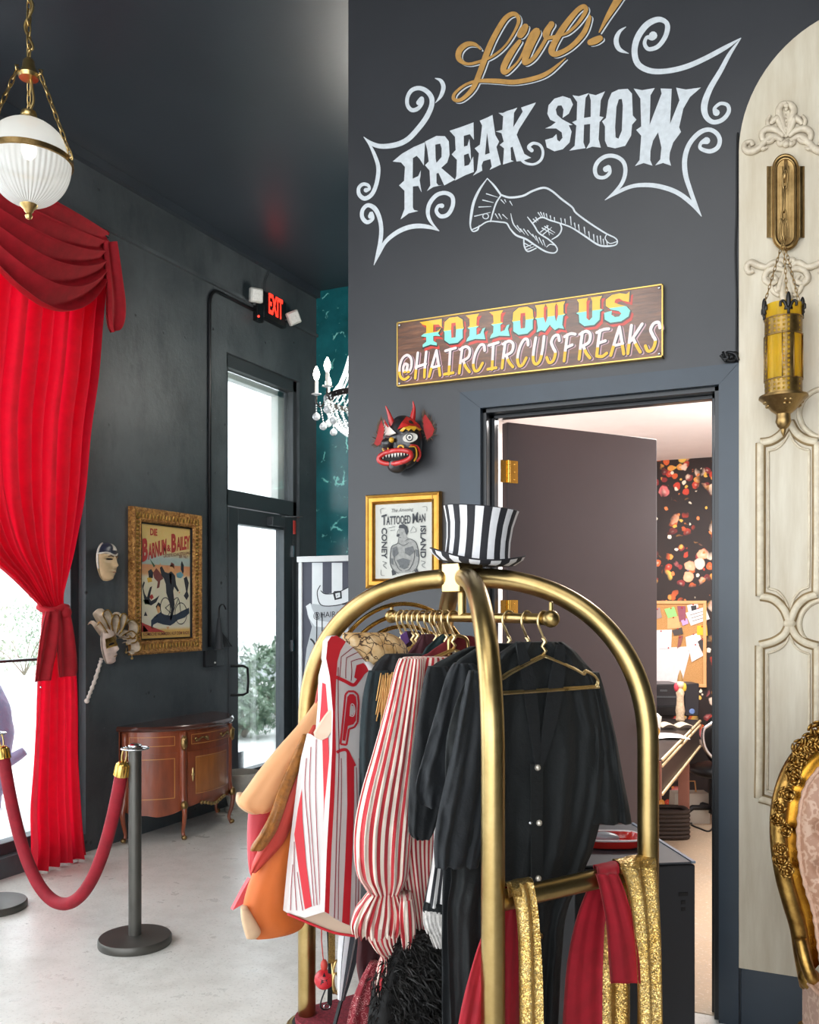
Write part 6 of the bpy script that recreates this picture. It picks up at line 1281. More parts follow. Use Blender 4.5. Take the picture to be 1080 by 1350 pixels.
# ================================================================== brass luggage cart
cart = thing('luggage_cart', 'domed brass luggage cart holding a rail of costumes in front of the doorway', 'cart', (CC.x, CC.y, 0))
M_CART = m_brass('brushed_cart_brass', '#bfa673', '#9c8452', 0.31, 5)
HU, HW, ZS, ZTOP, TR = 0.28, 0.50, 1.20, 1.69, 0.030
for su in (-1, 1):
    for sw_ in (-1, 1):
        path = [CU(su*HU, sw_*HW, z) for z in (0.20, 0.5, 0.8, 1.0, ZS)]
        for i in range(1, 15):
            t = math.pi/2*i/14*0.965; c, s = math.cos(t)**0.83, math.sin(t)**0.90; path.append(CU(su*HU*c, sw_*HW*c, ZS+(ZTOP-ZS)*s))
        m = MB(); m.tube(smooth_path([tuple(p) for p in path], 3), TR, 20); part('arched_post', m, M_CART, cart, 180)
m = MB(); m.box(CU(0, 0, ZTOP), (0.092, 0.092, 0.092), ax=(UD, WD, Vector((0, 0, 1)))); part('crown_block', m, m_brass('polished_cart_brass', '#e0c58c', '#cdb078', 0.25, 4), cart, bevel=0.004)
ZR = 1.567
m = MB(); m.tube([CU(0, -0.40, ZR), CU(0, 0.40, ZR)], 0.0145, 16); part('hanging_rail', m, M_CART, cart)
m = MB(); m.tube([CU(0, 0, ZR), CU(0, 0, ZTOP)], 0.0135, 14); part('rail_drop', m, M_CART, cart)
for s_ in (-1, 1):
    m = MB(); m.sphere(CU(0, s_*0.405, ZR), 0.024, 18, 12); m.lathe([(0.006, 0.02), (0.006, 0.045), (0.002, 0.048)], CU(0, s_*0.405, ZR), 10); m.lathe([(0.018, 0.0), (0.018, 0.01), (0.0145, 0.014)], CU(0, s_*0.378, ZR), 16, axis=-WD*s_); part('rail_knob', m, M_CART, cart)
for s_ in (-1, 1): m = MB(); m.tube([CU(-HU, s_*HW, 0.865), CU(HU, s_*HW, 0.865)], 0.026, 16); part('cross_bar', m, M_CART, cart)
def rrect(hu, hw, r, z, n=6):
    o = []
    for cu, cw, a0 in ((hu-r, hw-r, 0), (-hu+r, hw-r, 90), (-hu+r, -hw+r, 180), (hu-r, -hw+r, 270)):
        for i in range(n+1): a = math.radians(a0+90*i/n); o.append(CU(cu+r*math.cos(a), cw+r*math.sin(a), z))
    return o
m = MB(); m.rings([rrect(HU+.06, HW+.06, .09, z) for z in (0.155, 0.205)]); part('deck', m, M_BLACK, cart)
def m_redcarpet():
    N = NT('red_deck_carpet'); n = N.noise(N.co('Object'), 90, 4, 0.8); N.l(N.ramp(n.outputs[0], [(0.35, C('#4f0d1b')), (0.6, C('#8c2233')), (0.75, C('#b5505c'))]).outputs[0], N.b.inputs['Base Color']); N.set(Roughness=0.9); N.bump(n.outputs[0], 0.6, 0.006); return N.m
m = MB(); m.rings([rrect(HU+.05, HW+.05, .08, z) for z in (0.2051, 0.222)]); part('deck_carpet', m, m_redcarpet(), cart)
m = MB(); m.tube(rrect(HU+.066, HW+.066, .095, 0.185, 8), 0.016, 12, closed=True); part('bumper_rim', m, M_CART, cart, 180)
for su in (-1, 1):
    for sw_ in (-1, 1):
        c = CU(su*0.23, sw_*0.43, 0.06)
        m = MB(); m.lathe([(0.02, -0.02), (0.055, -0.02), (0.06, -0.012), (0.06, 0.012), (0.055, 0.02), (0.02, 0.02)], c, 24, axis=UD); cst = part('wheel', m, M_BLACK, cart)
        m = MB(); m.box(c+UD*0.028+Vector((0, 0, 0.03)), (0.004, 0.04, 0.09), ax=(UD, WD, Vector((0, 0, 1)))); m.box(c-UD*0.028+Vector((0, 0, 0.03)), (0.004, 0.04, 0.09), ax=(UD, WD, Vector((0, 0, 1)))); m.box(c+Vector((0, 0, 0.085)), (0.06, 0.06, 0.02), ax=(UD, WD, Vector((0, 0, 1)))); part('fork', m, M_CHROME, cst)
# ================================================================== striped top hat on the crown
HCc = RX*0.207+FW_*2.85+Vector((0, 0, 1.735))
hat = thing('top_hat', 'black and white striped top hat resting on the crown of the brass cart', 'hat', HCc)
hup = (Vector((0, 0, 1))+RX*0.085-FW_*0.02).normalized(); hx = (RX-hup*RX.dot(hup)).normalized(); hy = hup.cross(hx)
M_HW = pm('hat_white_cloth', '#d6d6d8', 0.75, vary=0.05, vs=60, bump=0.15, bs=400); M_HB = pm('hat_black_cloth', '#1f1f24', 0.8, vary=0.12, vs=60, bump=0.15, bs=400)
def hat_mb(prof, n, per, mb=None, off=0, curl=0.0):
    m = mb or MB(); rings = []
    for r, z in prof: rings.append([HCc+hx*(r*math.cos(a))+hy*(r*0.92*math.sin(a))+hup*(z+curl*(math.cos(a)**2)*max(0, r-0.105)/0.04) for a in [2*math.pi*k/n for k in range(n)]])
    o = len(m.f); m.rings(rings, 0, False, False)
    for i in range(o, len(m.f)): m.m[i] = (((i-o) % n+off)//per) % 2
    return m
cprof = [(0.104, 0.0), (0.100, 0.03), (0.099, 0.07), (0.103, 0.115), (0.112, 0.15), (0.117, 0.166)]
m = hat_mb(cprof, 112, 4); part('crown', m, [M_HW, M_HB], hat, 60)
m = MB(); m.rings([[HCc+hx*(r*math.cos(a))+hy*(r*0.92*math.sin(a))+hup*z for a in [2*math.pi*k/56 for k in range(56)]] for r, z in ((0.117, 0.166), (0.112, 0.169), (0.06, 0.168), (0.002, 0.168))]); part('crown_top', m, M_HB, hat, 60)
bprof = [(0.101, 0.002), (0.118, -0.003), (0.132, -0.004), (0.142, 0.0), (0.147, 0.006)]
m = hat_mb(bprof, 112, 4, curl=0.026); part('brim', m, [M_HW, M_HB], hat, 60)
m = hat_mb([(0.147, 0.004), (0.142, -0.004), (0.118, -0.008)], 112, 4, curl=0.026); n_s = len(m.m); hat_mb([(0.118, -0.008), (0.09, -0.004), (0.01, -0.002)], 112, 112, m, curl=0.026)
for i in range(n_s, len(m.m)): m.m[i] = 1
part('brim_underside', m, [M_HW, M_HB], hat, 60)
m = hat_mb([(0.146, 0.003), (0.149, 0.006), (0.146, 0.009)], 112, 112, curl=0.026)
for i in range(len(m.m)): m.m[i] = 1
part('brim_edge', m, [M_HW, M_HB], hat, 60)
# ================================================================== clothes hangers
M_HANG = m_brass('gold_hanger_wire', '#ecd6a6', '#cfb47c', 0.3, 30)
def hanger_mb():
    m = MB(); r = 0.0036; X = Vector((1, 0, 0)); V = lambda x, z, y=0: Vector((x, y, z))
    half = [(0, -0.100), (0.06, -0.120), (0.12, -0.142), (0.150, -0.156), (0.158, -0.152), (0.166, -0.150), (0.190, -0.160), (0.206, -0.172), (0.210, -0.184), (0.202, -0.194), (0.18, -0.196)]
    loop = half+[(-x, z) for x, z in half[::-1]]
    m.tube([V(x, z, 0.004) for x, z in smooth_path(loop, 3)], r, 8, closed=True); m.tube([V(x*0.985, z-0.004, -0.004) for x, z in smooth_path(loop, 3)], r*0.9, 8, closed=True)
    m.tube([V(x, z, 0.003*(-1)**i) for i, (x, z) in enumerate([(0, -0.10), (0.004, -0.088), (-0.004, -0.076), (0.004, -0.064), (0, -0.052)])], 0.0055, 8)
    m.tube([V(x, z) for x, z in smooth_path([(0, -0.054), (-0.010, -0.036), (-0.020, -0.016), (-0.0195, 0.004), (-0.010, 0.0175), (0.004, 0.0195), (0.016, 0.012), (0.0195, -0.002)], 5)], r, 8)
    return m
hmb = hanger_mb(); hproto = None; UYAW = math.atan2(UD.y, UD.x)
def hang(w, label, group=None, rot=0.0, sc_=1.0):
    global hproto
    if hproto is None: hproto = make('clothes_hanger', hmb, M_HANG, Vector((0, 0, 0)), 180); o = hproto; ORG[o.name] = Vector((0, 0, 0))
    else: o = hproto.copy(); S.collection.objects.link(o)
    o.location = CU(0, w, ZR); o.rotation_euler = (0, 0, UYAW+rot)
    for k in ('group',):
        if k in o.keys(): del o[k]
    return tag(o, label, 'hanger', group)
hang(-0.375, 'gold wire hanger in front, carrying the nearest black shirt')
hang(-0.305, 'gold wire hanger second from the near end of the rail', None, 0.08); hang(-0.225, 'gold wire hanger third from the near end of the rail, its hook bent back', None, -0.1)
hang(0.045, 'gold wire hanger carrying the red striped blouse', None, -0.05)
for i, w in enumerate((0.085, 0.12, 0.145, 0.18, 0.215, 0.25, 0.275, 0.31, 0.345)): hang(w, 'gold wire hanger crowded at the far end of the rail', 'hangers crowded at the far end of the rail', RNG.uniform(-0.22, 0.22))
# ================================================================== garments
def cloth(name, col, vary=0.12, rough=0.8, bump=0.25, bs=40, sheen=0.03): return pm(name, col, rough, vary=vary, vs=4, bump=bump*1.4, bs=bs, sheen=sheen, bd=0.010)
def m_stripe(name, a, b, pitch, duty=0.5, third=None):
    N = NT(name); sp = N.n('SeparateXYZ'); N.l(N.co('UV'), sp.inputs[0])
    f = N.math('FRACT', N.math('DIVIDE', sp.outputs[0], pitch)); g = N.math('GREATER_THAN', f, duty)
    N.l(N.mix(g, C(a), C(b)), N.b.inputs['Base Color']); N.set(Roughness=0.8, Sheen_Weight=0.2); N.bump(N.noise(N.co('Object'), 30, 4).outputs[0], 0.25, 0.006); return N.m
def hung(rows, w0, th, N_=44, amp=0.006, nf=5, seed=0.0, uvw=0.5, mb=None, pw=0.75, n=5, amp0=0.3, wide=0.0):
    """a hanging shell from rows (image y, left x, right x[, thickness, w shift]) placed at rail position w0"""
    m = mb or MB(); rows = [tuple(r)+(th, 0.0)[len(r)-3:] for r in rows]; q = smooth_path(rows, n); rings = []; uvs = []; v = 0; prev = None
    for i, (y, xl, xr, t_, dw) in enumerate(q):
        a = WP(xl, y, w0+dw); b = WP(xr, y, w0+dw); c = (a+b)/2; h = (b-a)/2; k = i/(len(q)-1); dep = Vector((c.x, c.y, 0)).normalized()
        if prev is not None: v += (c-prev).length
        prev = c; ring = []; uv = []; base = []
        for j in range(N_):
            t = 2*math.pi*j/N_; cs, sn = math.cos(t), math.sin(t)
            x = math.copysign(abs(cs)**pw, cs); z = math.copysign(abs(sn)**pw, sn)
            rip = amp*(amp0+(1-amp0)*k)*(math.sin(nf*math.pi*x+seed+1.3*math.sin(k*4+seed))+0.5*math.sin(nf*1.9*math.pi*x-seed*2+k*3))
            hl = h.length; xx = x*hl
            if amp > 0.0025: rip += amp*1.1*mnoise.noise(Vector((xx*16+seed*7, v*5+xx*6, sn*.4+seed)))+amp*0.9*abs(mnoise.noise(Vector((xx*22-v*14, v*16+seed*3, sn+seed*5))))*2
            ring.append(c+h*x+dep*(t_*z-rip)); base.append(c+h*x+dep*(t_*z))
        h2 = N_//2; acc = [0.0]*N_                      # stripes follow the cloth: measure along the ring, left edge to right edge
        for j in range(h2-1, -1, -1): acc[j] = acc[j+1]+(base[j]-base[j+1]).length
        prevj = h2
        for j in range(h2+1, N_): acc[j] = acc[j-1]+(base[j]-base[j-1]).length
        tot = max(acc[0], 1e-6)
        for j in range(N_): uv.append((acc[j]/tot*uvw, v))
        rings.append(ring); uvs.append(uv)
    m.rings(rings, 0, False, True, None, uvs); return m
M_BLKS = [cloth('black_shirt_cloth', '#0c1112'), cloth('charcoal_shirt_cloth', '#15191d'), cloth('faded_black_cloth', '#0f1316')]
# nearest black shirt
def wob(rows, d): return rows
sh = thing('black_shirt', 'long black button-front shirt nearest on the rail, facing us', 'shirt', CU(0, -0.35, 0.95))
W1 = -0.338
m = hung([(846,680,742),(858,662,758),(874,640,772),(892,618,786),(930,600,797),(980,588,805),(1040,588,800),(1100,592,788),(1150,596,770),(1200,590,748),(1270,592,740),(1340,594,736),(1400,596,732)], W1, 0.024, 120, 0.014, 5, 0.4, uvw=0.6); part('body', m, M_BLKS[0], sh, 180)
m = hung([(886,768,790),(920,778,800),(970,784,812),(1020,780,821),(1060,770,829),(1084,762,833)], W1-0.002, 0.026, 60, 0.012, 3, 1.0); slv = part('sleeve', m, M_BLKS[0], sh, 180)
m = hung([(884,618,648),(905,612,660),(960,601,662),(1020,589,656),(1070,578,648),(1110,572,640),(1140,573,634)], W1-0.008, 0.032, 60, 0.014, 3, 2.0); part('sleeve', m, M_BLKS[1], sh, 180)
m = MB(); m.slab(lambda u, v: WP(lerp(lerp(700, 703, v), lerp(716, 717, v), u), lerp(1008, 1395, v), W1-0.040), 2, 20, WD*0.004); part('placket', m, M_BLKS[0], sh, 30)
for a, b in (([(686,848,10),(694,880,16),(702,930,16),(708,990,10),(709,1012,4)], 0), ([(740,850,10),(736,890,18),(728,940,18),(718,990,12),(713,1012,4)], 0)):
    m = MB(); q = smooth_path(a, 5); m.slab(lambda u, v: WP(q[min(int(v*(len(q)-1)+.5), len(q)-1)][0]+(u-.5)*q[min(int(v*(len(q)-1)+.5), len(q)-1)][2], q[min(int(v*(len(q)-1)+.5), len(q)-1)][1], W1-0.036), 4, len(q)-1, WD*0.006); part('lapel', m, M_BLKS[2], sh, 60)
M_SNAP = pm('pearl_snap', '#d9d2c4', 0.2, 0.6)
for x, y in ((709, 1012), (711, 1085), (710, 1158), (712, 1234)): m = MB(); m.sphere(WP(x, y, W1-0.043), (0.009, 0.009, 0.009), 12, 8); part('snap', m, M_SNAP if y < 1200 else M_BRASS, sh, 180)
for x, y in ((699, 1085), (699, 1158)): m = MB(); m.sphere(WP(x, y, W1-0.036), 0.006, 10, 6); part('snap', m, M_CHROME, sh, 180)
sh2 = thing('black_shirt', 'second black shirt on the rail, its wide sleeve showing left of the first', 'shirt', CU(0, -0.27, 0.95)); W2 = -0.268
m = hung([(848,640,720),(862,616,740),(880,598,760),(930,592,770),(1000,590,770),(1100,586,768),(1200,583,740),(1300,583,730),(1400,583,725)], W2, 0.024, 60, 0.008, 5, 1.4); part('body', m, M_BLKS[2], sh2, 180)
m = hung([(874,598,625),(892,588,640),(940,574,640),(990,560,632),(1030,549,622),(1052,551,606),(1060,556,600)], W2-0.006, 0.030, 60, 0.015, 3, 0.7); part('sleeve', m, M_BLKS[1], sh2, 180)
sh3 = thing('black_shirt', 'third black shirt on the rail, its sleeve hanging against the striped blouse', 'shirt', CU(0, -0.2, 0.95)); W3 = -0.195
m = hung([(852,620,700),(866,590,720),(884,566,730),(930,560,730),(1000,566,730),(1100,590,730),(1250,592,725),(1400,594,720)], W3, 0.022, 60, 0.008, 5, 2.4); part('body', m, M_BLKS[0], sh3, 180)
m = hung([(878,564,590),(900,558,600),(960,548,598),(1020,541,590),(1070,538,580),(1096,539,572),(1104,546,568)], W3-0.006, 0.026, 40, 0.007, 3, 1.7); part('sleeve', m, M_BLKS[2], sh3, 180)
# black and white skirt with lace
M_BW2 = m_stripe('black_white_stripe', '#26262a', '#d9d7d4', 0.030)
sk = thing('striped_skirt', 'black and white striped skirt with white lace hem behind the black shirts', 'skirt', CU(0, -0.1, 0.8))
m = hung([(1090,572,640),(1130,570,650),(1175,562,660),(1192,559,662)], -0.12, 0.03, 60, 0.008, 7, 0.3, uvw=0.42); part('body', m, M_BW2, sk, 180)
m = hung([(1188,559,662),(1200,557,664)], -0.122, 0.034, 90, 0.004, 18, 0.3); part('black_trim', m, M_BLKS[0], sk, 180)
M_LACE = pm('white_lace', '#cfcbc6', 0.8, vary=0.2, vs=90, bump=0.6, bs=120)
m = hung([(1198,557,664),(1215,558,664),(1228,562,662)], -0.122, 0.035, 110, 0.006, 20, 0.9); part('lace_flounce', m, M_LACE, sk, 180)
m = hung([(1222,564,660),(1234,567,658),(1247,572,656)], -0.118, 0.03, 110, 0.006, 20, 2.0); part('lace_flounce', m, M_LACE, sk, 180)
# red striped blouse
M_RS = m_stripe('red_cream_stripe', '#b3262f', '#ecdccd', 0.0235, 0.48)
bl_ = thing('striped_blouse', 'red and cream striped blouse with a puffed ruffled sleeve on the rail', 'blouse', CU(0, 0.03, 0.85)); W4 = 0.03
m = hung([(866,532,640),(874,524,652),(900,520,650),(960,512,640),(1040,506,630),(1100,512,612),(1150,524,600),(1195,536,594),(1225,544,588),(1245,546,574),(1258,544,560)], W4, 0.045, 90, 0.010, 6, 0.2, uvw=0.46); part('body', m, M_RS, bl_, 180)
m = hung([(868,526,560,.03),(884,520,560,.04),(930,509,556,.05),(990,492,552,.062),(1040,477,548,.070),(1085,468,544,.074),(1125,467,541,.07),(1152,471,539,.06),(1166,480,534,.045),(1176,487,529,.032)], W4-0.055, 0.06, 100, 0.010, 6, 1.2, uvw=0.26, amp0=0.1); part('puffed_sleeve', m, M_RS, bl_, 180)
m = hung([(1175,487,529,.032),(1183,480,533,.045),(1198,469,540,.06),(1214,463,540,.068),(1226,465,536,.066)], W4-0.055, 0.05, 140, 0.017, 11, 0.5, uvw=0.26); part('wrist_ruffle', m, M_RS, bl_, 180)
m = hung([(1218,478,528,.05),(1236,486,526,.05),(1250,496,528,.045),(1258,502,530,.035),(1272,498,540,.05),(1290,494,545,.055),(1308,497,546,.05)], W4-0.05, 0.05, 120, 0.010, 9, 2.5, uvw=0.24); part('second_cuff', m, M_RS, bl_, 180)
m = hung([(1180,528,544,.05),(1205,526,548,.05),(1230,528,548,.04),(1245,530,544,.03)], W4-0.09, 0.03, 60, 0.010, 5, 0.1, uvw=0.10); part('wrist_ruffle', m, M_RS, bl_, 180)
# dark jacket with gold fringe
jk = thing('fringed_jacket', 'dark jacket with a gold fringed shoulder between the popcorn costume and striped blouse', 'jacket', CU(0, 0.12, 0.9))
m = hung([(862,508,560),(876,494,600),(905,482,610),(960,476,600),(1020,474,590),(1090,473,580),(1160,476,560)], 0.12, 0.035, 70, 0.010, 5, 0.9); part('body', m, cloth('black_jacket_cloth', '#141618'), jk, 180)
m = hung([(884,486,512),(920,478,518),(975,474,516),(1030,474,508),(1060,476,500)], 0.09, 0.025, 40, 0.007, 3, 0.4); part('sleeve', m, cloth('dark_green_cloth', '#17262a'), jk, 180)
m = MB()
for i in range(34):
    x0 = 505+RNG.uniform(-3, 16); y0 = 890+RNG.uniform(-3, 8)-abs(x0-512)*0.2; L = RNG.uniform(28, 66); x1 = x0-RNG.uniform(-2, 10)
    m.tube(smooth_path([tuple(WP(x0, y0, 0.05)), tuple(WP(lerp(x0, x1, .4)+RNG.uniform(-1.5, 1.5), y0+L*.5, 0.045)), tuple(WP(x1, y0+L, 0.05))], 4), 0.0022, 5)
part('gold_fringe', m, pm('gold_fringe_thread', '#c39a5c', 0.45, 0.5, vary=0.2), jk, 180, kind='stuff')
# other garments showing only at the shoulder
def sliver(name, label, cat, rows, w, mat, th=0.02, seed=0.0):
    t = thing(name, label, cat, CU(0, w, 0.9)); m = hung(rows, w, th, 50, 0.006, 4, seed); part('body', m, mat, t, 180); return t
rj = sliver('red_jacket', 'dark red jacket edged in gold cord behind the striped blouse', 'jacket', [(838,596,622),(846,586,640),(860,566,660),(876,552,664),(960,550,662),(1080,552,650)], 0.075, cloth('dark_red_cloth', '#6d1a20', bump=0.15), 0.014)
m = MB(); m.tube([WP(a, b, 0.055) for a, b in smooth_path([(592,866),(592,845),(598,839),(608,839),(616,845),(617,866)], 6)], 0.006, 8); part('gold_cord', m, M_BRASS, rj, 180)
m = MB(); m.prism([(597,858),(606,857),(606,866),(597,867)], lambda a, b: WP(a, b, 0.058), WD*0.002); part('size_tag', m, M_WHITE, rj)
sliver('green_jacket', 'dark green jacket shoulder among the hangers behind the red jacket', 'jacket', [(836,582,604),(846,570,618),(860,558,640),(900,548,650),(1000,546,640)], 0.105, cloth('bottle_green_cloth', '#12292b'), 0.010, 1.0)
sliver('maroon_jacket', 'maroon jacket shoulder among the hangers beside the printed popcorn', 'jacket', [(836,556,574),(848,548,590),(864,536,620),(890,524,640),(1000,520,640)], 0.155, cloth('maroon_cloth', '#3d141d'), 0.012, 2.0)
pj = sliver('plum_waistcoat', 'plum garment with a purple lining at the far end of the rail', 'waistcoat', [(832,534,552),(844,530,570),(866,526,600),(900,520,620),(1000,520,620)], 0.31, cloth('plum_cloth', '#33162a'), 0.012, 3.0)
m = MB(); m.prism([(528,838),(536,832),(540,846),(532,852)], lambda a, b: WP(a, b, 0.293), WD*0.003); part('lining', m, pm('purple_lining', '#6a4a92', 0.5), pj)
# ================================================================== popcorn box costume
pc_ = thing('popcorn_costume', 'red and white striped popcorn box costume lettered P, hanging on the rail', 'costume', CU(0, 0.2, 0.85)); WPp = 0.15
M_FW = pm('white_costume_foam', '#cbc6c3', 0.6, vary=0.04, bump=0.1, bs=30); M_FR = pm('red_costume_print', '#c0202c', 0.55, vary=0.06); M_FT = pm('beige_foam_lining', '#c5ad97', 0.8, vary=0.06); M_FD = pm('dark_red_print', '#8e2030', 0.55)
FPO = [(430,868),(432,846),(437,839),(444,838),(454,844),(470,858),(488,880),(497,890),(490,898),(482,916),(477,945),(475,985),(476,1050),(477,1120),(475,1226),(450,1216),(428,1202),(431,1120),(435,1050),(438,985),(439,940),(435,892)]
def wv(px, py): return WPp+0.012*math.sin(py/70.0)+0.0006*(px-450)
fpn = MB(); fpn.prism(FPO, lambda a, b: WP(a, b, wv(a, b)), WD*0.03); fp = part('front_panel', fpn, M_FW, pc_, 50)
def dec(nm, mat, pts, o=0.002, par=None, side=False): m = MB(); m.poly(pts, (lambda a, b: WP(a, b, wv(a, b)-o)) if not side else (lambda a, b: WP(a, b, ws(a, b)-o))); part(nm, m, mat, par or fp, None)
def lin(nm, mat, ss, o=0.003, par=None, side=False):
    m = MB(); g = ws if side else wv
    for s in ss: m.ribbon(s, lambda a, b: WP(a, b, g(a, b)-o), 6, lift=tuple(-WD*4e-6))
    part(nm, m, mat, par or fp, None)
dec('printed_band', M_FR, [(430,868),(432,846),(437,839),(444,838),(456,846),(449,858),(445,872),(443,900),(442,940),(443,990),(441,1050),(437,1120),(434,1205),(428,1202),(431,1120),(435,1050),(438,985),(439,940),(435,892)])
lin('printed_line', M_FD, [[(450,866,1),(449,880,1),(448,892,1)], [(457,867,1),(456,882,1),(456,894,1)], [(463,872,1),(464,884,1),(463,897,1)], [(450,866,1),(460,858,1),(466,853,1)], [(457,867,1),(465,863,1),(472,860,1)], [(463,872,1),(472,869,1),(479,868,1)], [(446,880,1.2),(446,940,1.2),(447,1000,1.2),(444,1100,1.2),(441,1210,1.2)], [(450,1000,1),(450,1060,1),(447,1130,1),(446,1212,1)], [(470,1012,1),(471,1080,1),(468,1222,1)], [(473.5,1000,1),(474,1080,1),(472,1224,1)]])
lin('printed_chevron', M_FR, [[(444,893,4.5),(455,898,4.5),(466,903,4.5),(473,896,4.5),(480,886,4.5)]]); lin('printed_chevron', M_FR, [[(444,992,4),(450,989,4),(457,989,4),(462,998,4),(468,1010,4)]])
dec('printed_band', M_FR, [(470,877),(479,874),(488,883),(472,896),(467,893)], 0.0025); dec('printed_band', M_FR, [(457,990),(467,1009),(467,1060),(464,1140),(461,1220),(451,1216),(455,1140),(458,1060)], 0.0025)
PO = [(449,981),(457,982),(460.3,961),(467.3,958.7),(471.5,952.4),(473,927),(472,916),(467,911.5),(459,911.5),(455.5,916)]
lin('printed_outline', M_FR, [[(a, b, 2.6)] for a, b in ()] or [[(a, b, 2.6), (c, d, 2.6)] for (a, b), (c, d) in zip(PO, PO[1:]+PO[:1])], 0.003)
m = MB(); m.poly([(451.6,976),(455.2,976.8),(458.8,957),(466,955),(469.3,950),(470.3,928),(469.3,918.6),(466,915.2),(461,915.2),(458,918.8)], lambda a, b: WP(a, b, wv(a, b)-0.0035), [[(462,942.5),(463.2,930),(466.4,931),(467.4,938),(465.5,943)]]); part('printed_letter', m, M_FR, fp, None)
lin('printed_outline', M_FW, [[(461.5,943.5,1.2),(463,929,1.2),(466.8,930,1.2),(467.9,938,1.2),(465.8,944,1.2),(461.5,943.5,1.2)]], 0.0045)
def ws(px, py): return WPp+0.10*max(0, (440-px)/60.0)+0.01
SPO = [(402,1000),(410,968),(416,972),(425,976),(437,966),(438,985),(435,1050),(431,1120),(428,1202),(402,1210),(378,1203),(384,1140),(391,1080),(397,1030)]
m = MB(); m.prism(SPO, lambda a, b: WP(a, b, ws(a, b)), WD*0.025); sp_ = part('side_panel', m, M_FW, pc_, 50)
dec('printed_band', M_FR, [(393,1065),(398,1040),(399,1080),(404,1140),(411,1195),(402,1199),(393,1140),(388,1100)], 0.002, sp_, True); dec('printed_band', M_FR, [(425,976),(433,972),(434,1000),(431,1060),(431,1120),(428,1192),(424,1192),(426,1120),(427,1060)], 0.002, sp_, True)
lin('printed_line', M_FD, [[(404,1000,1),(402,1040,1),(407,1100,1),(414,1194,1)], [(410,985,1),(408,1040,1),(411,1100,1),(418,1193,1)], [(417,975,1),(416,1040,1),(418,1100,1),(422,1192,1)], [(388,1110,1),(388,1150,1),(391,1200,1)], [(386,1140,1),(384,1170,1),(383,1200,1)], [(392,1150,1),(396,1180,1),(399,1200,1)]], 0.003, sp_, True)
m = MB(); m.prism([(424,892),(430,868),(436,892),(439,940),(437,952),(420,968),(423,930)], lambda a, b: WP(a, b, ws(a, b)+0.012), WD*0.02); us = part('upper_side', m, M_FW, pc_, 50)
m = MB(); m.poly([(425,900),(436,905),(439,940),(437,952),(420,968),(423,930)], lambda a, b: WP(a, b, ws(a, b)+0.010)); part('printed_band', m, pm('bright_red_print', '#d3182c', 0.5), us, None)
m = MB(); m.prism([(438,934),(439,950),(438,962),(432,972),(424,976),(417,973),(416,966),(422,956),(430,944)], lambda a, b: WP(a, b, ws(a, b)-0.004), WD*0.012); part('arm_opening', m, M_FT, pc_, 50)
m = MB(); m.prism([(379,1204),(402,1200),(428,1193),(440,1196),(476,1227),(468,1233),(442,1229),(410,1217)], lambda a, b: WP(a, b, WPp+0.06+0.0008*(440-a)), WD*0.03); part('lining', m, M_FT, pc_, 50)
m = MB(); m.tube([WP(a, b, WPp+0.055+0.0008*(440-a)) for a, b in smooth_path([(379,1205),(410,1218),(442,1230),(470,1234)], 6)], 0.004, 6); part('hem', m, M_FR, pc_, 180)
def m_pop():
    N = NT('popcorn_print'); v = N.co('Object'); w = N.mix(0.06, v, N.noise(v, 20, 2).outputs['Color']); vo = N.n('TexVoronoi', feature='DISTANCE_TO_EDGE'); vo.inputs['Scale'].default_value = 30; N.l(w, vo.inputs['Vector'])
    v2 = N.n('TexVoronoi'); v2.inputs['Scale'].default_value = 30; N.l(w, v2.inputs['Vector'])
    c = N.ramp(N.noise(v, 22).outputs[0], [(0.35, C('#b48a52')), (0.6, C('#d2b283')), (0.75, C('#e2cfae'))]).outputs[0]
    e = N.ramp(vo.outputs['Distance'], [(0.03, (1, 1, 1)), (0.06, (0, 0, 0))]).outputs[0]; N.l(N.mix(e, c, C('#4a3524')), N.b.inputs['Base Color']); N.set(Roughness=0.7); N.bump(vo.outputs['Distance'], 0.3, 0.01); return N.m
m = hung([(834,452,512,.02),(842,452,528,.05),(856,462,538,.07),(872,474,541,.065),(884,486,536,.05),(892,494,522,.02)], WPp+0.07, 0.05, 60, 0.004, 3, 0.5, pw=0.9); part('popcorn_top', m, m_pop(), pc_, 180)
m = hung([(872,480,488,.01),(884,486,500,.02),(895,492,506,.02)], WPp+0.02, 0.02, 24, 0.001, 2); part('foam_edge', m, M_FW, pc_, 180)
# ================================================================== hot dog costume
hd_ = thing('hot_dog_costume', 'orange foam hot dog costume hanging at the left end of the rail', 'costume', CU(-0.2, 0.35, 0.9)); W6 = 0.33
M_BUN = pm('peach_bun_foam', '#e2a674', 0.6, vary=0.14, vs=3.5); M_BUN2 = pm('orange_bun_foam', '#cf6a2c', 0.6, vary=0.14, vs=3.5); M_SAU = pm('sausage_red_foam', '#b5382c', 0.55, vary=0.15, vs=5); M_MUS = pm('mustard_brown_print', '#8f5a22', 0.45, vary=0.4, vs=45, bump=0.6, bs=90)
m = hung([(914,424,438,.02),(940,405,441,.03),(960,389,436,.035),(980,371,420,.04),(1000,354,402,.042),(1020,338,391,.045),(1040,324,381,.045),(1054,314,373,.04),(1064,318,365,.03),(1072,333,352,.012)], W6, 0.04, 48, 0.002, 2, pw=0.85); b1_ = part('upper_bun', m, M_BUN, hd_, 180)
m = hung([(1046,312,320,.02),(1056,311,324,.02),(1066,318,334,.02),(1073,330,342,.01)], W6+0.012, 0.02, 24, 0, 2); part('bun_lining', m, pm('cream_foam', '#d6b592', 0.7), b1_, 180)
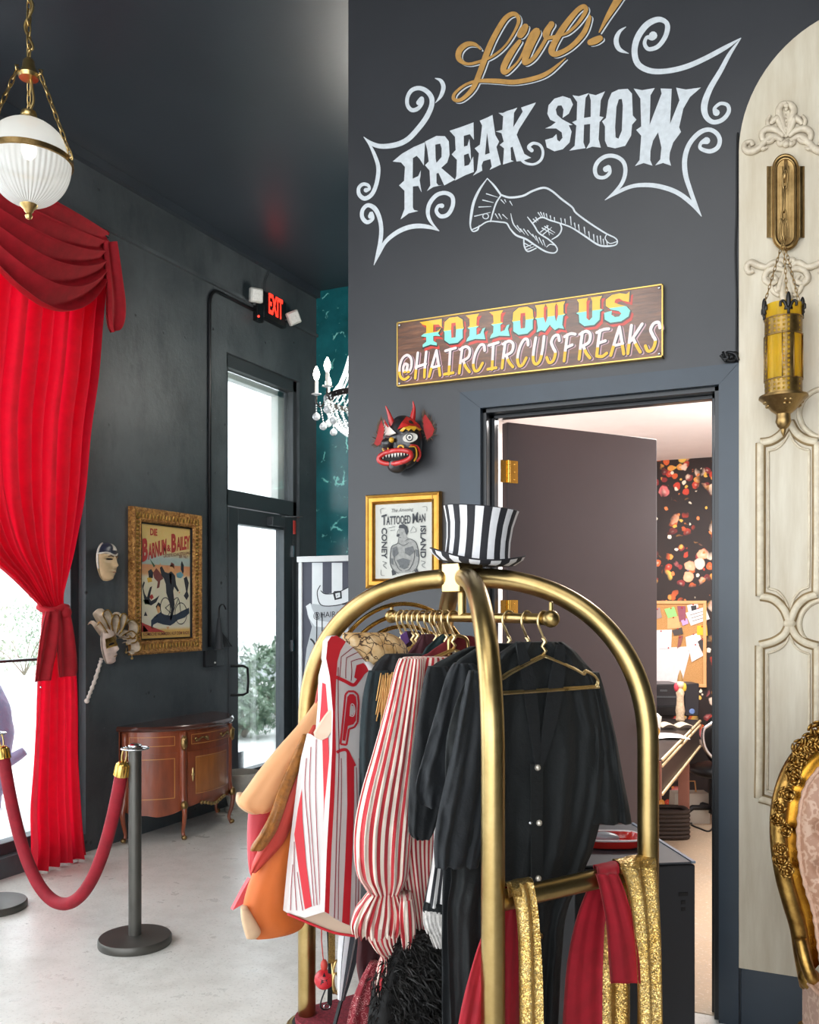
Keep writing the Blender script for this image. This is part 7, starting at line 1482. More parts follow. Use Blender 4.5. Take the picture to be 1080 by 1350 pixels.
m = hung([(968,399,406,.01),(985,391,405,.018),(1010,380,397,.02),(1040,367,384,.02),(1070,357,374,.02),(1096,344,364,.02),(1114,332,352,.02),(1121,330,346,.01)], W6-0.05, 0.02, 30, 0.003, 2); part('mustard_strip', m, M_MUS, hd_, 180)
m = hung([(955,412,438,.02),(975,402,424,.03),(1000,394,414,.035),(1040,380,404,.04),(1080,362,388,.04),(1110,346,374,.04),(1135,334,352,.03),(1150,330,338,.01)], W6-0.02, 0.03, 36, 0.002, 2); part('sausage', m, M_SAU, hd_, 180)
m = hung([(1064,328,360,.02),(1090,326,350,.03),(1120,326,344,.03),(1145,328,338,.02),(1156,331,335,.01)], W6+0.05, 0.03, 36, 0.002, 2); part('sausage_end', m, pm('pink_red_foam', '#c9525a', 0.55, vary=0.1), hd_, 180)
m = hung([(1020,388,414,.02),(1050,378,412,.04),(1080,366,406,.05),(1110,350,400,.06),(1140,337,396,.065),(1170,326,392,.068),(1195,320,392,.066),(1212,321,402,.06),(1224,323,396,.045),(1233,325,375,.025),(1237,328,345,.01)], W6+0.03, 0.05, 56, 0.002, 2, pw=0.85); b2_ = part('lower_bun', m, M_BUN2, hd_, 180)
m = hung([(1196,317,326,.02),(1212,318,336,.02),(1228,322,344,.02),(1237,325,338,.01)], W6-0.025, 0.012, 24, 0, 2); part('bun_lining', m, bpy.data.materials['cream_foam'], b2_, 180)
m = MB(); m.prism([(330,1158),(320,1175),(307,1200),(322,1191),(334,1182)], lambda a, b: WP(a, b, W6+0.06), WD*0.02); part('corner_flap', m, bpy.data.materials['pink_red_foam'], hd_, 40)
m = hung([(880,424,438,.01),(900,420,440,.015),(920,416,440,.02),(940,414,436,.02)], W6+0.0, 0.02, 30, 0.003, 4); part('shoulder_strap', m, M_SAU, hd_, 180)
# ================================================================== hoops hooked behind the rail
for i, (r, ox, lab) in enumerate(((0.30, 0.0, 'large gold hoop leaning behind the rail inside the cart arch'), (0.272, 0.0, 'middle gold hoop leaning behind the rail, inside the largest hoop'), (0.245, 0.004, 'smaller gold hoop leaning behind the rail, nested in the other hoops'))):
    cx_ = WP(533, 796, 0.40+0.015*i); c = Vector((cx_.x, cx_.y, cx_.z-0.30-0.012*i)); ax1 = UD; ax2 = Vector((0, 0, 1))
    m = MB(); m.tube([c+ax1*(r*math.cos(t))+ax2*(r*math.sin(t)) for t in [2*math.pi*k/64 for k in range(64)]], 0.0075, 10, closed=True); solo('hoop', m, m_brass('hoop_gold_%d' % i, '#d0a860', '#a8823e', 0.25, 5), lab, 'hoop', None, 180)
# ================================================================== cloths over the front cross bar
def drape(name, label, mat, front, back, zbar, w_off=0.034, seed=0, nu=14, amp=0.006, nf=2.5, cat='scarf'):
    """front/back: rows (image y, left, right) from the bar down"""
    fr_ = smooth_path(front, 5); bk = smooth_path(back, 5); rows = []
    for y, a, b in bk[::-1]: rows.append((WP(a, y, -HW+w_off), WP(b, y, -HW+w_off)))
    ta, tb = rows[-1]
    for y, a, b in fr_: rows.append((WP(a, y, -HW-w_off), WP(b, y, -HW-w_off)))
    k0 = len(bk); fa, fb = rows[k0]
    ins = []
    for i in range(1, 8):
        t = math.pi*i/8; z = zbar+w_off*0.98*math.sin(t); sft = -w_off*math.cos(t)*-1
        def mk(p, q_): pp = lerp(p, q_, i/8); u = (pp-CC).dot(UD); return CU(u, -HW+w_off*math.cos(t), z)
        ins.append((mk(ta, fa), mk(tb, fb)))
    rows = rows[:k0]+ins+rows[k0:]; n = len(rows)-1
    def f(u, v):
        i = min(int(v*n), n-1); t = v*n-i; a = lerp(rows[i][0], rows[i+1][0], t); b = lerp(rows[i][1], rows[i+1][1], t); d = -1 if i >= k0+3 else 1
        e = min(1, abs(v-k0/n)*6); return lerp(a, b, u)+WD*(d*amp*e*(1.1+math.sin(u*nf*6.28+seed+v*2)))
    m = MB(); m.slab(f, nu, n, Vector((0, 0, 0.0))+WD*0.0025); return solo(name, m, mat, label, cat, None, 180)
ZB = 0.865
M_RV2 = m_velvet('crimson_velvet', '#8a0618', '#a80c24', 0.0, 0.12)
drape('red_velvet_scarf', 'crimson velvet scarf folded over the right half of the brass cross bar', M_RV2, [(1152,784,815),(1175,790,824),(1220,798,838),(1260,801,849),(1296,804,858)], [(1150,786,812),(1200,766,800),(1260,752,796),(1320,746,795),(1400,742,795)], ZB+0.003, 0.034, 0.4, 10, 0.003)
def m_sequin():
    N = NT('gold_sequins'); v = N.co('Object'); vo = N.n('TexVoronoi'); vo.inputs['Scale'].default_value = 420; N.l(v, vo.inputs['Vector'])
    N.l(N.mix(0.5, N.ramp(N.noise(v, 12).outputs[0], [(0.3, C('#c9a050')), (0.7, C('#ecd08c'))]).outputs[0], N.ramp(N.n('SeparateColor').outputs[0], [(0, C('#8a6420')), (0.6, C('#cfa24c')), (1, C('#fff0c0'))]).outputs[0]), N.b.inputs['Base Color'])
    sp = [n for n in N.t.nodes if n.type == 'SEPARATE_COLOR'][0]; N.l(vo.outputs['Color'], sp.inputs[0])
    nm = N.n('VectorMath', operation='ADD'); sc2 = N.n('VectorMath', operation='SCALE'); sub = N.n('VectorMath', operation='SUBTRACT'); sub.inputs[1].default_value = (0.5, 0.5, 0.5); N.l(vo.outputs['Color'], sub.inputs[0]); N.l(sub.outputs[0], sc2.inputs[0]); sc2.inputs['Scale'].default_value = 0.75
    g = N.n('NewGeometry'); N.l(g.outputs['Normal'], nm.inputs[0]); N.l(sc2.outputs[0], nm.inputs[1]); no = N.n('VectorMath', operation='NORMALIZE'); N.l(nm.outputs[0], no.inputs[0]); N.l(no.outputs[0], N.b.inputs['Normal'])
    N.set(Metallic=0.85, Roughness=0.3); return N.m
M_SEQ = m_sequin()
drape('gold_sequin_scarf', 'gold sequinned scarf over the right end of the brass cross bar', M_SEQ, [(1143,812,858),(1170,822,862),(1230,832,866),(1300,838,868),(1400,842,870)], [(1146,812,856),(1200,798,840),(1280,796,838),(1400,795,838)], ZB+0.004, 0.036, 1.2, 26, 0.010, 2.0)
drape('narrow_gold_scarf', 'narrow pale gold sequinned scarf over the bar beside the front post', M_SEQ, [(1163,666,700),(1185,676,704),(1230,682,708),(1300,684,711),(1400,685,712)], [(1165,668,700),(1230,672,700),(1400,676,704)], ZB+0.004, 0.038, 2.2, 20, 0.008, 1.5)
rc = thing('red_velvet_drape', 'crimson velvet drape hanging behind the front post of the cart', 'drape', CU(-0.2, -0.45, 0.4))
m = hung([(1168,662,682,.01),(1190,652,686,.012),(1230,636,686,.016),(1280,620,686,.02),(1340,606,686,.022),(1410,596,686,.024)], -0.462, 0.02, 60, 0.006, 4, 1.0); part('body', m, M_RV2, rc, 180)
# ================================================================== things stored on the deck
def m_bandana():
    N = NT('red_paisley_print'); v = N.co('Object'); vo = N.n('TexVoronoi'); vo.inputs['Scale'].default_value = 70; N.l(v, vo.inputs['Vector']); r = N.ramp(vo.outputs['Distance'], [(0.12, C('#d9b0ac')), (0.18, C('#6d1420')), (0.42, C('#7c1a26')), (0.46, C('#c98d8b')), (0.52, C('#7c1a26'))]); N.l(r.outputs[0], N.b.inputs['Base Color']); N.set(Roughness=0.8); return N.m
bd = thing('bandana', 'red paisley bandana hanging low inside the cart', 'bandana', CU(-0.05, 0.2, 0.3)); m = hung([(1268,488,500),(1290,476,504),(1320,464,506),(1345,458,500),(1372,456,490)], 0.16, 0.02, 40, 0.008, 3); part('cloth', m, m_bandana(), bd, 180)
mg = thing('maroon_velvet_cloth', 'dark maroon velvet cloth hanging above the paisley bandana', 'cloth', CU(-0.05, 0.22, 0.4)); m = hung([(1216,470,512),(1240,472,514),(1275,470,506),(1310,476,500),(1350,478,500)], 0.2, 0.02, 40, 0.008, 3, 2.0); part('cloth', m, m_velvet('maroon_velvet', '#2a0d12', '#3c1218', 0, 0.4), mg, 180)
ub = thing('striped_umbrella', 'furled black and white striped umbrella leaning inside the cart', 'umbrella', WP(441, 1352, 0.27))
A_, B_ = WP(466, 1212, 0.27), WP(450, 1318, 0.27); d_ = (B_-A_)
m = MB(); x_, y_ = frame_of(d_); nseg = 32; rg = []
for r_, k_ in ((0.036, 0.0), (0.036, 0.15), (0.030, 0.45), (0.020, 0.75), (0.010, 1.0)): rg.append([A_+d_*k_+x_*(r_*(1+.18*math.cos(8*a))*math.cos(a))+y_*(r_*(1+.18*math.cos(8*a))*math.sin(a)) for a in [2*math.pi*j/nseg for j in range(nseg)]])
m.rings(rg)
for i in range(len(m.f)): m.m[i] = ((i % nseg)//2) % 2
part('canopy', m, [M_HB, M_HW], ub, 60)
m = MB(); m.tube([A_-d_*0.35, B_, WP(441, 1352, 0.27)], 0.007, 8); part('shaft', m, M_BLACK, ub)
fb = thing('feather_boa', 'shaggy black feather boa heaped on the cart deck', 'boa', CU(-0.02, -0.05, 0.23))
m = hung([(1228,528,590),(1250,510,600),(1285,496,602),(1320,488,602),(1360,484,604),(1400,484,606)], -0.02, 0.07, 40, 0.02, 3); part('core', m, pm('black_feather_core', '#0f0f0f', 0.9), fb, 180)
m = MB()
for i in range(5200):
    y = RNG.uniform(1232, 1400); k = (y-1228)/60; xl = lerp(528, 490, min(1, k)); x = RNG.uniform(xl, 602); w = -0.02-0.07*math.sqrt(max(0, 1-((x-(xl+602)/2)/((602-xl)/2))**2))*RNG.uniform(.7, 1.1)
    p = WP(x, y, w); dv_ = (-WD*RNG.uniform(.2, 1)+UD*RNG.gauss(0, .7)+Vector((0, 0, RNG.gauss(-.35, .6)))).normalized(); L = RNG.uniform(.018, .05); s_ = dv_.cross(Vector((RNG.gauss(0, 1), RNG.gauss(0, 1), RNG.gauss(0, 1)))).normalized()*0.0022
    m.add([p-s_, p+s_, p+dv_*L*.6+s_*.8+Vector((0, 0, -.003)), p+dv_*L+Vector((0, 0, -.010)), p+dv_*L*.6-s_*.8+Vector((0, 0, -.003))], [(0, 1, 2, 3, 4)])
part('feathers', m, pm('black_feathers', '#1c1a18', 0.55, vary=0.6, vs=12), fb, None, kind='stuff')
st = thing('star_ball', 'small red ball with a black star hanging near the rear post', 'ball', WP(428, 1300, 0.33)); bc = WP(427.5, 1291, 0.33)
m = MB(); m.sphere(bc, 0.032, 20, 14); part('ball', m, pm('red_ball', '#b3202a', 0.35), st, 180)
vb = (CAM-bc).normalized(); bx_ = Vector((0, 0, 1)).cross(vb).normalized(); by_ = vb.cross(bx_)
m = MB(); m.poly([((0.021 if i % 2 == 0 else 0.009)*math.cos(math.pi/2+i*math.pi/5), (0.021 if i % 2 == 0 else 0.009)*math.sin(math.pi/2+i*math.pi/5)) for i in range(10)], lambda a, b: bc+bx_*a+by_*b+vb*(math.sqrt(max(0, 0.0329**2-a*a-b*b)))); part('star', m, M_BLACK, st, None)
m = MB(); m.tube([bc+Vector((0, 0, 0.03)), WP(424, 1240, 0.33), WP(424, 1200, 0.33)], 0.002, 5); m.sphere(bc+Vector((0, 0, 0.045)), (0.012, 0.012, 0.02), 10, 6); part('cord', m, M_SAU, st, 180)
gb = thing('gold_belt', 'gold textured belt strap hanging between the rear post and umbrella', 'belt', WP(438, 1275, 0.3)); m = MB(); m.slab(lambda u, v: WP(lerp(434, 442, u), lerp(1205, 1270, v), 0.3), 4, 24, WD*0.004); part('strap', m, m_carved('gold_belt_relief', '#d9b05a', '#7d5a20', 160), gb)
m = MB(); m.tube([WP(445+6*math.cos(t), 1288+22*math.sin(t), 0.3) for t in [2*math.pi*k/20 for k in range(20)]], 0.005, 8, closed=True); m.tube([WP(443+4*math.cos(t), 1296+13*math.sin(t), 0.29) for t in [2*math.pi*k/20 for k in range(20)]], 0.004, 8, closed=True); m.tube([WP(438, 1270, 0.3), WP(440, 1310, 0.3)], 0.004, 6); part('chain_loops', m, M_BRASS, gb, 180)
bs = thing('black_strap', 'black strap with a metal clip dangling beside the star ball', 'strap', WP(430, 1328, 0.31)); m = MB(); m.slab(lambda u, v: WP(lerp(430, 436, u)+3*math.sin(v*2.5), lerp(1205, 1325, v), 0.31), 3, 24, WD*0.003); part('webbing', m, M_BLKS[0], bs); m = MB(); m.tube([WP(a, b, 0.315) for a, b in smooth_path([(431,1300),(424,1318),(423,1328),(430,1331),(436,1326),(435,1305)], 5)], 0.0025, 6); part('cord_loop', m, M_BLACK, bs, 180); m = MB(); m.tube([WP(431+4*math.cos(t), 1327+3*math.sin(t), 0.305) for t in [2*math.pi*k/14 for k in range(14)]], 0.002, 6, closed=True); part('clip', m, M_CHROME, bs, 180)
# ================================================================== black case beside the cart and the red tray on it
bxd = (RX*-0.13+FW_).normalized(); bxr = Vector((bxd.y, -bxd.x, 0)); b0 = RX*0.942+FW_*3.05; BHt = 0.757
case = thing('black_case', 'tall matt black case with slots standing behind the right post of the cart', 'case', (b0-bxr*0.2+bxd*0.27))
bc_ = b0-bxr*0.205+bxd*0.275
M_CASE = pm('matt_black_case', '#1b1c20', 0.55, vary=0.08); M_CTOP = pm('grey_case_top', '#3a3c40', 0.5, vary=0.1)
m = MB(); m.box(bc_+Vector((0, 0, BHt/2-0.004)), (0.41, 0.55, BHt-0.008), ax=(bxr, bxd, Vector((0, 0, 1)))); part('body', m, M_CASE, case, bevel=0.004)
m = MB(); m.box(bc_+Vector((0, 0, BHt-0.002)), (0.396, 0.536, 0.006), ax=(bxr, bxd, Vector((0, 0, 1)))); part('top', m, M_CTOP, case)
m = MB(); 
for s_ in (-1, 1): m.box(bc_+bxr*(0.2*s_)+Vector((0, 0, BHt+0.001)), (0.012, 0.55, 0.008), ax=(bxr, bxd, Vector((0, 0, 1))))
part('edge_strip', m, pm('blue_grey_edge', '#8a98a8', 0.3, 0.6), case)
for dx, z, w in ((-0.042, 0.655, 0.032), (-0.042, 0.628, 0.014), (-0.042, 0.606, 0.014)): m = MB(); m.box(b0+bxr*(dx+0.0)-bxd*0.0005+Vector((0, 0, z)), (w, 0.004, 0.012), ax=(bxr, bxd, Vector((0, 0, 1)))); part('slot', m, M_EYEH, case)
tc = P(806, 1106, 3.26); tc.z = BHt+0.004
tr = thing('red_tray', 'small glossy red tray lying on top of the black case', 'tray', tc); M_TRAY = pm('glossy_red_plastic', '#c3271f', 0.2, coat=0.6)
def sq(r, z, rx=0.105, ry=0.075): return [tc+RX*(rx*r*math.copysign(abs(math.cos(t))**.6, math.cos(t)))+FW_*(ry*r*math.copysign(abs(math.sin(t))**.6, math.sin(t)))+Vector((0, 0, z)) for t in [2*math.pi*k/32 for k in range(32)]]
m = MB(); m.rings([sq(0.85, 0.002), sq(0.95, 0.012), sq(1.0, 0.03), sq(0.96, 0.034), sq(0.9, 0.02), sq(0.8, 0.010), sq(0.05, 0.010)]); part('bowl', m, M_TRAY, tr, 40)
m = MB(); m.tube(sq(0.99, 0.032), 0.004, 6, closed=True); part('rim', m, pm('white_tray_rim', '#e6dede', 0.3), tr, 180)
m = MB(); m.sphere(tc+Vector((-0.02, 0, 0.026)), (0.05, 0.03, 0.018), 12, 8); part('lid_insert', m, pm('grey_tray_insert', '#8d9298', 0.3), tr, 180)
# ================================================================== office: cork board on the flowered wall
def ow(px, py, off=0.0): return onY(px, py, OY-off)
cb0, cb1 = ow(850, 850).x, ow(932, 850).x; cz1, cz0 = ow(900, 792).z, ow(900, 905).z
cb = thing('cork_board', 'wood framed cork board on the flowered office wall', 'board', ((cb0+cb1)/2, OY, cz0)); M_PINE = pm('pine_frame', '#d3a06a', 0.5, vary=0.12)
def m_cork():
    N = NT('cork'); n = N.noise(N.co('Object'), 160, 3, .8); N.l(N.ramp(n.outputs[0], [(0.3, C('#a5763f')), (0.7, C('#cda06a'))]).outputs[0], N.b.inputs['Base Color']); N.set(Roughness=0.9); return N.m
m = MB(); m.b2((cb0, OY-0.012, cz0), (cb1, OY-0.001, cz1)); part('cork', m, m_cork(), cb)
m = MB(); m.b2((cb0-0.02, OY-0.025, cz1-0.025), (cb1, OY-0.001, cz1)); m.b2((cb1-0.025, OY-0.024, cz0), (cb1, OY-0.001, cz1-0.025)); m.b2((cb0-0.02, OY-0.025, cz0), (cb1, OY-0.001, cz0+0.025)); part('frame', m, M_PINE, cb, bevel=0.003)
M_PAP = pm('white_paper', '#dcd8d8', 0.7, vary=0.04); M_PINK = pm('pink_label', '#ccaaaa', 0.7)
NOTES = [('green sticky note pinned to the cork board', [(876,803),(889,800),(893,812),(881,815)], '#8fdc7c', 0.020), ('yellow sticky note on the right edge of the cork board', [(919,825),(932,824),(933,838),(919,837)], '#e5b52c', 0.020), ('tan card pinned under the green note', [(880,814),(894,812),(898,828),(880,829)], '#d0a873', 0.016), ('white lined card tilted on the cork board', [(904,808),(930,800),(936,816),(911,825)], '#e2ddd8', 0.020), ('black and white photo print at the top of the cork board', [(906,798),(920,795),(922,806),(908,808)], '#e0dcd8', 0.018), ('patterned purple card beside the green note', [(893,799),(904,799),(904,816),(896,820)], '#8c4f60', 0.016), ('lilac sticky note below the patterned card', [(898,818),(906,815),(908,822),(900,825)], '#b79ac8', 0.021), ('white sheet pinned at the left of the cork board', [(858,831),(886,830),(885,855),(858,856)], '#dcdadc', 0.018), ('large white sheet hanging below the cork board', [(858,855),(912,852),(898,905),(858,902)], '#d9d4d6', 0.014), ('white paper tilted in the middle of the cork board', [(904,840),(922,834),(926,848),(906,858)], '#dfdcdc', 0.019), ('white paper hanging from the lower corner of the cork board', [(908,852),(920,848),(928,864),(912,873)], '#e2dfdf', 0.022), ('small dark photo pinned in the middle of the cork board', [(886,831),(899,827),(901,836),(889,838)], '#4a4442', 0.021), ('small photo strip pinned at the right of the cork board', [(920,846),(927,841),(932,854),(926,858)], '#3d3a3c', 0.023), ('photo pinned at the upper left edge of the cork board', [(861,803),(870,801),(873,814),(863,817)], '#9a8a86', 0.018), ('small torn strip of red print on the cork board', [(895,838),(901,838),(898,850),(893,855)], '#8a5550', 0.023)]
for lab, pts, col, off in NOTES:
    m = MB(); m.prism([(a, b) for a, b in pts], lambda a, b: ow(a, b, off), (0, 0.0015, 0)); o = solo('pinned_note', m, pm('paper_'+col[1:], col, 0.7, vary=0.06, vs=30), lab, 'note', 'notes pinned on the cork board', None)
    cx_, cy_ = sum(p[0] for p in pts)/4, min(p[1] for p in pts)+2
    m = MB(); m.sphere(ow(cx_, cy_, off+0.004), 0.006, 8, 5); part('push_pin', m, M_DRED, o, 180)
    if 'lined' in lab:
        m = MB()
        for k_ in range(3): m.ribbon([(910+k_*1.5, 811+k_*4, 0.7), (918+k_*1.5, 808.5+k_*4, 0.7), (927+k_*1.5, 806+k_*4, 0.7)], lambda a, b: ow(a, b, off+0.001), 3)
        part('writing', m, INK['k'], o, None)
    if 'photo print' in lab: m = MB(); m.poly([(911,799),(918,798),(919,805),(912,806)], lambda a, b: ow(a, b, off+0.001)); part('picture', m, INK['k'], o, None)
# ------------------------------------------------------------------ studded desk and what stands on it
def og(px, py, d): return P(px, py, d)
DKZ = 0.80
dA = onZ(872, 1001, DKZ); dB = onZ(923, 949, DKZ); ddir = (dB-dA).normalized(); dnl = Vector((-ddir.y, ddir.x, 0)); dnl = dnl if dnl.x < 0 else -dnl
dB = dA+ddir*min((dB-dA).length, OY-0.06-dA.y) if ddir.y > 0 else dB
dk = thing('studded_desk', 'dark desk with brass studded edges against the flowered wall', 'desk', ((dA.x+dB.x)/2, (dA.y+dB.y)/2, 0)); M_LTH = pm('dark_leather', '#1d1816', 0.45, vary=0.15); M_RWD = pm('reddish_wood', '#8d5f50', 0.5, vary=0.15)
L_ = (dB-dA).length; axd = (ddir, dnl, Vector((0, 0, 1)))
m = MB(); m.box(lerp(dA, dB, .5)+dnl*0.35+Vector((0, 0, -0.02)), (L_, 0.7, 0.04), ax=axd); part('top', m, M_LTH, dk, bevel=0.004)
m = MB(); m.box(lerp(dA, dB, .5)+dnl*0.02+Vector((0, 0, -0.12)), (L_, 0.03, 0.16), ax=axd); part('apron', m, M_LTH, dk)
m = MB(); m.box(dA+ddir*0.0+dnl*0.33+Vector((0, 0, -0.11)), (0.03, 0.66, 0.2), ax=axd); part('end_panel', m, M_RWD, dk)
m = MB()
for z in (-0.006, -0.036, -0.185):
    n_ = int(L_/0.035)
    for i in range(n_): m.sphere(dA+ddir*(L_*(i+.5)/n_)-dnl*0.002+Vector((0, 0, z)), 0.010, 8, 5)
part('studs', m, pm('brass_stud', '#d8c7a0', 0.3, 0.9), dk, 180, kind='stuff')
for p in (dA+ddir*0.30+dnl*0.12, dA+ddir*0.06+dnl*0.62, dB-ddir*0.08+dnl*0.1, dB-ddir*0.08+dnl*0.6): m = MB(); m.box(Vector((p.x, p.y, 0.38)), (0.07, 0.07, 0.76), ax=axd); part('leg', m, M_RWD, dk, bevel=0.003)
m = MB(); m.box(dA+ddir*(L_*.5)+dnl*0.12+Vector((0, 0, 0.5-DKZ)), (L_*0.9, 0.05, 0.05), ax=axd); part('stretcher', m, M_RWD, dk)
def dsk(px, py): return onZ(px, py, DKZ+0.001)
def boxon(name, label, cat, px0, px1, pyb, pyt, dep, mat, parts=()):
    d = (dsk((px0+px1)/2, pyb)-CAM).dot(FW_); a, b = P(px0, pyb, d), P(px1, pyb, d); h = (pyb-pyt)/FOC*d; c = (a+b)/2+FW_*dep/2; c.z = DKZ+0.001
    t = thing(name, label, cat, c); m = MB(); m.box(c+Vector((0, 0, h/2)), ((b-a).length, dep, h), ax=(RX, FW_, Vector((0, 0, 1)))); part('body', m, mat, t, bevel=0.006); return t, c, (b-a).length, h, d
t, c, w_, h_, d_o = boxon('printer', 'black printer on the office desk below the white sheets', 'printer', 852, 898, 944, 902, 0.3, pm('printer_black', '#15161a', 0.35))
m = MB(); m.box(c-FW_*0.17+Vector((0, 0, h_*0.3)), (w_*0.8, 0.08, 0.012), ax=(RX, FW_, Vector((0, 0, 1)))); part('paper_tray', m, M_BLACK, t); m = MB(); m.box(c-FW_*0.152+Vector((0, 0, h_*0.6)), (w_*0.86, 0.006, h_*0.05), ax=(RX, FW_, Vector((0, 0, 1)))); m.box(c-FW_*0.152+Vector((0, 0, h_*0.8)), (w_*0.2, 0.006, h_*0.06), ax=(RX, FW_, Vector((0, 0, 1)))); part('panel', m, M_ALU, t)
t, c, w_, h_, d_o = boxon('speaker', 'black speaker standing right of the printer on the desk', 'speaker', 903, 922, 944, 901, 0.18, pm('speaker_black', '#191a20', 0.4))
m = MB(); m.lathe([(0.001, 0.004), (w_*.16, 0.004), (w_*.2, 0.0)], c-FW_*0.091+Vector((0, 0, h_*0.14)), 14, axis=-FW_); part('badge', m, pm('blue_badge', '#5c76a8', 0.4), t)
t, c, w_, h_, d_o = boxon('paper_box', 'white and blue box on the desk beside the door casing', 'box', 921, 946, 936, 908, 0.25, pm('white_box_card', '#d2d6dc', 0.6))
m = MB(); m.box(c-FW_*0.1255+Vector((0, 0, h_*0.42)), (w_*0.98, 0.003, h_*0.5), ax=(RX, FW_, Vector((0, 0, 1)))); part('blue_label', m, pm('blue_label', '#3f6ea8', 0.5, vary=0.25, vs=20), t)
fg0 = dsk(897, 951); fd = (fg0-CAM).dot(FW_); fs = fd/FOC
fg = thing('figurine', 'slim clown-like figurine standing on the desk in front of the speaker', 'figurine', fg0)
m = MB(); m.lathe([(12*fs*k, z*fs) for k, z in ((.45, 0), (.5, 3), (.42, 8), (.52, 14), (.42, 22), (.38, 32), (.46, 38), (.3, 42), (.2, 44))], fg0, 16); part('body', m, pm('figurine_cream', '#b9a488', 0.5, vary=0.35, vs=60, bump=0.4, bs=120), fg, 180)
m = MB(); m.sphere(fg0+Vector((0, 0, 49*fs)), (5*fs, 5*fs, 6*fs), 12, 8); part('head', m, pm('figurine_face', '#e6c9b4', 0.5), fg, 180); m = MB(); m.lathe([(4*fs, 53*fs), (3*fs, 60*fs), (0.001, 68*fs)], fg0, 12); part('hat', m, pm('figurine_hat', '#8a6a3a', 0.5), fg)
for s_, c_ in ((-1, '#c23d4c'), (1, '#d8b13c')): m = MB(); m.sphere(fg0+RX*(5*fs*s_)+Vector((0, 0, 45*fs)), (3.4*fs, 3*fs, 6*fs), 10, 8); part('collar', m, pm('collar_'+c_[1:], c_, 0.5), fg, 180)
p0 = dsk(880, 972); m = MB(); m.slab(lambda u, v: p0+RX*((u-.5)*0.22)+FW_*((v-.5)*0.2)+Vector((0, 0, 0.012*math.sin(u*3))), 6, 4, (0, 0, 0.003)); solo('loose_papers', m, M_PAP, 'white papers lying on the studded desk in front of the printer', 'papers', smooth=180)
p0 = dsk(895, 962); m = MB()
for s_ in (-1, 1): m.slab(lambda u, v: p0+RX*(s_*0.005+s_*u*0.10)+FW_*(v*0.13)+Vector((0, 0, 0.012+0.02*math.sin(u*3.1))), 8, 2, (0, 0, 0.004))
solo('open_book', m, pm('cream_page', '#cfc6ae', 0.7), 'open book lying on the desk at the foot of the figurine', 'book', smooth=60)
p0 = dsk(863, 965); m = MB(); m.lathe([(0.035, 0), (0.045, 0.10), (0.043, 0.10), (0.033, 0.004)], p0, 18); m.sphere(p0+Vector((0, 0, 0.09)), (0.04, 0.04, 0.035), 10, 6); solo('white_cup', m, M_WHITE, 'white cup with crumpled paper at the left of the desk', 'cup', smooth=60)
# office chair, bag and basket
oc = onZ(940, 1090, 0.0); ch2 = thing('office_chair', 'black office chair with a chrome frame half hidden by the door casing', 'chair', oc)
od = (oc-CAM).dot(FW_); os_ = od/FOC
m = MB(); q_ = [P(a, b, od-0.15) for a, b in [(960,938),(936,955),(928,962),(927,975),(932,990),(945,1003),(960,1010)]]; m.tube(smooth_path([tuple(p) for p in q_], 5), 0.014, 8); part('chrome_frame', m, M_CHROME, ch2, 180)
m = MB(); cb_ = P(955, 975, od-0.05); m.sphere(cb_, (0.16, 0.10, 0.20), 16, 12, ax=(RX, FW_, Vector((0, 0, 1)))); part('backrest', m, M_BLACK, ch2, 180)
m = MB(); sc_ = P(948, 1015, od); m.sphere(sc_, (0.22, 0.22, 0.06), 20, 8, ax=(RX, FW_, Vector((0, 0, 1)))); part('seat', m, M_BLACK, ch2, 180)
m = MB(); m.tube([Vector((oc.x, oc.y, 0.10)), Vector((oc.x, oc.y, sc_.z))], 0.03, 10); part('column', m, M_BLACK, ch2)
for k_ in range(5):
    a = 2*math.pi*k_/5+2.6; e = oc+Vector((math.cos(a)*0.28, math.sin(a)*0.28, 0.05)); m = MB(); m.tube([oc+Vector((0, 0, 0.14)), lerp(oc, e, .6)+Vector((0, 0, 0.12)), e+Vector((0, 0, 0.03))], 0.02, 8); leg_ = part('leg', m, M_BLACK, ch2, 180)
    m = MB(); m.lathe([(0.01, -0.025), (0.045, -0.025), (0.05, -0.015), (0.05, 0.015), (0.045, 0.025), (0.01, 0.025)], e, 16, axis=(math.sin(a), -math.cos(a), 0)); part('caster', m, M_BLACK, leg_)
bg0 = onZ(909, 1083, 0.005); m = MB(); bw_ = 0.13
m.rings([[bg0+RX*(bw_*k_*sx_)+FW_*(0.07*sy_)+Vector((0, 0, z)) for sx_, sy_ in ((-1, -1), (1, -1), (1, 1), (-1, 1))] for k_, z in ((1, 0), (1.02, 0.1), (0.97, 0.22))]); bgo = solo('paper_bag', m, pm('pale_bag', '#b9b6ab', 0.7, vary=0.1, bump=0.3, bs=14), 'pale bag standing on the office floor under the desk', 'bag', smooth=30)
m = MB(); m.tube([bg0+RX*-0.05+Vector((0, 0, 0.21)), bg0+RX*-0.04+Vector((0, 0, 0.30)), bg0+RX*0.04+Vector((0, 0, 0.30)), bg0+RX*0.05+Vector((0, 0, 0.21))], 0.006, 6); part('handle', m, M_PINE, bgo)
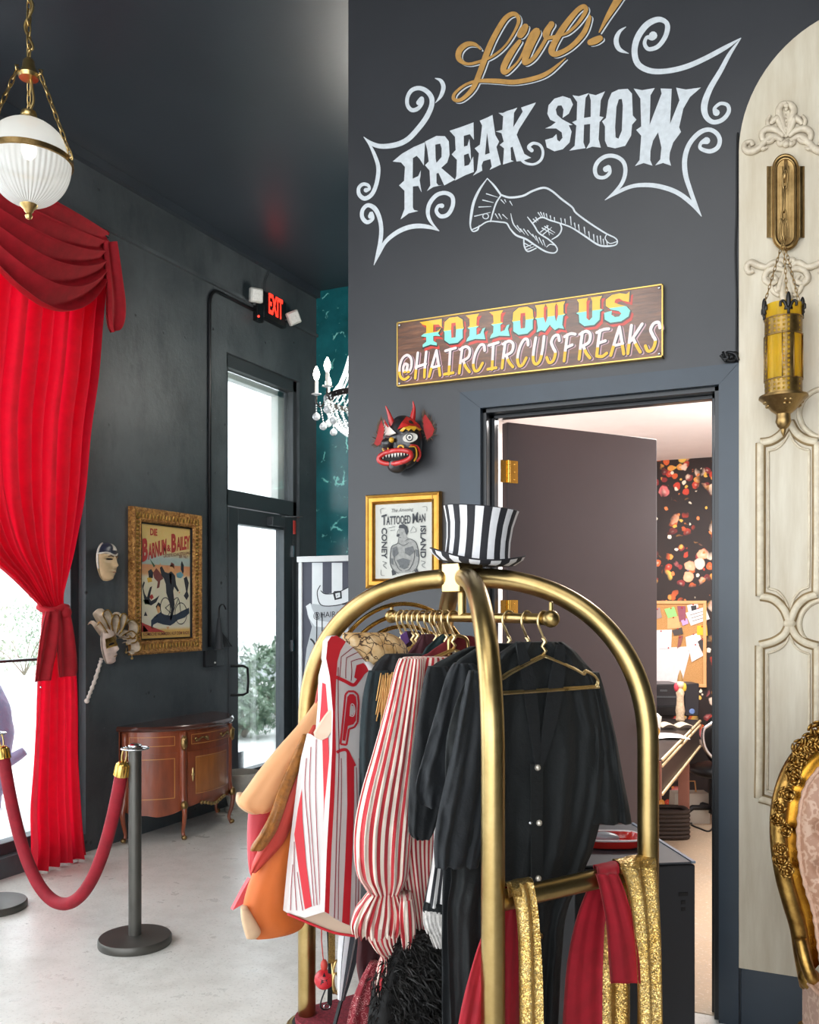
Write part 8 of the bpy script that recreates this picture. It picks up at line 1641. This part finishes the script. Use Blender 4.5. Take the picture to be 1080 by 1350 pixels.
bk0 = onZ(880, 1108, 0.005); bsk = thing('wicker_basket', 'dark wicker basket on the office floor behind the cart', 'basket', bk0); M_WICK = pm('dark_wicker', '#2b211b', 0.7, vary=0.3, vs=60, bump=0.6, bs=120)
for i in range(7): m = MB(); z = 0.02+i*0.028; m.tube([bk0+FW_*0.1+RX*(0.16*math.copysign(abs(math.cos(t))**.5, math.cos(t)))+FW_*(0.10*math.copysign(abs(math.sin(t))**.5, math.sin(t)))+Vector((0, 0, z)) for t in [2*math.pi*k/28 for k in range(28)]], 0.016, 6, closed=True); part('woven_band', m, M_WICK, bsk, 180)
m = MB(); cpt = [onZ(a, b, 0.008) for a, b in [(905,1082),(914,1078),(912,1087),(922,1092),(935,1096),(942,1088)]]; m.tube(smooth_path([tuple(p) for p in cpt], 6), 0.007, 6); solo('floor_cable', m, M_BLACK, 'black cable curling over the office floor by the pale bag', 'cable', smooth=180)
# lilac coat seen beyond the storefront window
lc = P(-4, 1040, 7.4); lc.z = -0.02; lco = thing('lilac_coat', 'lilac-grey coat seen outside the storefront window at the left edge', 'coat', (lc.x, lc.y, 0)); M_LIL = pm('lilac_cloth', '#66667f', 0.8, vary=0.15, vs=5, bump=0.5, bs=9, bd=0.05)
def lp(px, py, f=0): return P(px, py, 7.4)-FW_*f
m = MB(); q_ = [(905,-14,-4),(930,-20,10),(960,-24,17),(985,-26,15),(1010,-26,10),(1032,-24,8),(1060,-20,-2),(1100,-20,-2),(1160,-22,-2),(1210,-22,-4)]
rg = []
for y, a, b in smooth_path(q_, 4): A_, B_ = lp(a, y), lp(b, y); c = (A_+B_)/2; h = (B_-A_)/2; rg.append([c+h*math.cos(t)*(1+.06*math.sin(3*t+y))+FW_*(0.12*math.sin(t)) for t in [2*math.pi*k/24 for k in range(24)]])
m.rings(rg); part('body', m, M_LIL, lco, 180)
m = MB(); m.tube(smooth_path([tuple(lp(4, 990, .1)), tuple(lp(14, 1000, .12)), tuple(lp(26, 996, .1)), tuple(lp(38, 988, .08))], 5), [lerp(0.07, 0.035, i/15) for i in range(16)], 12); part('sleeve', m, M_LIL, lco, 180)
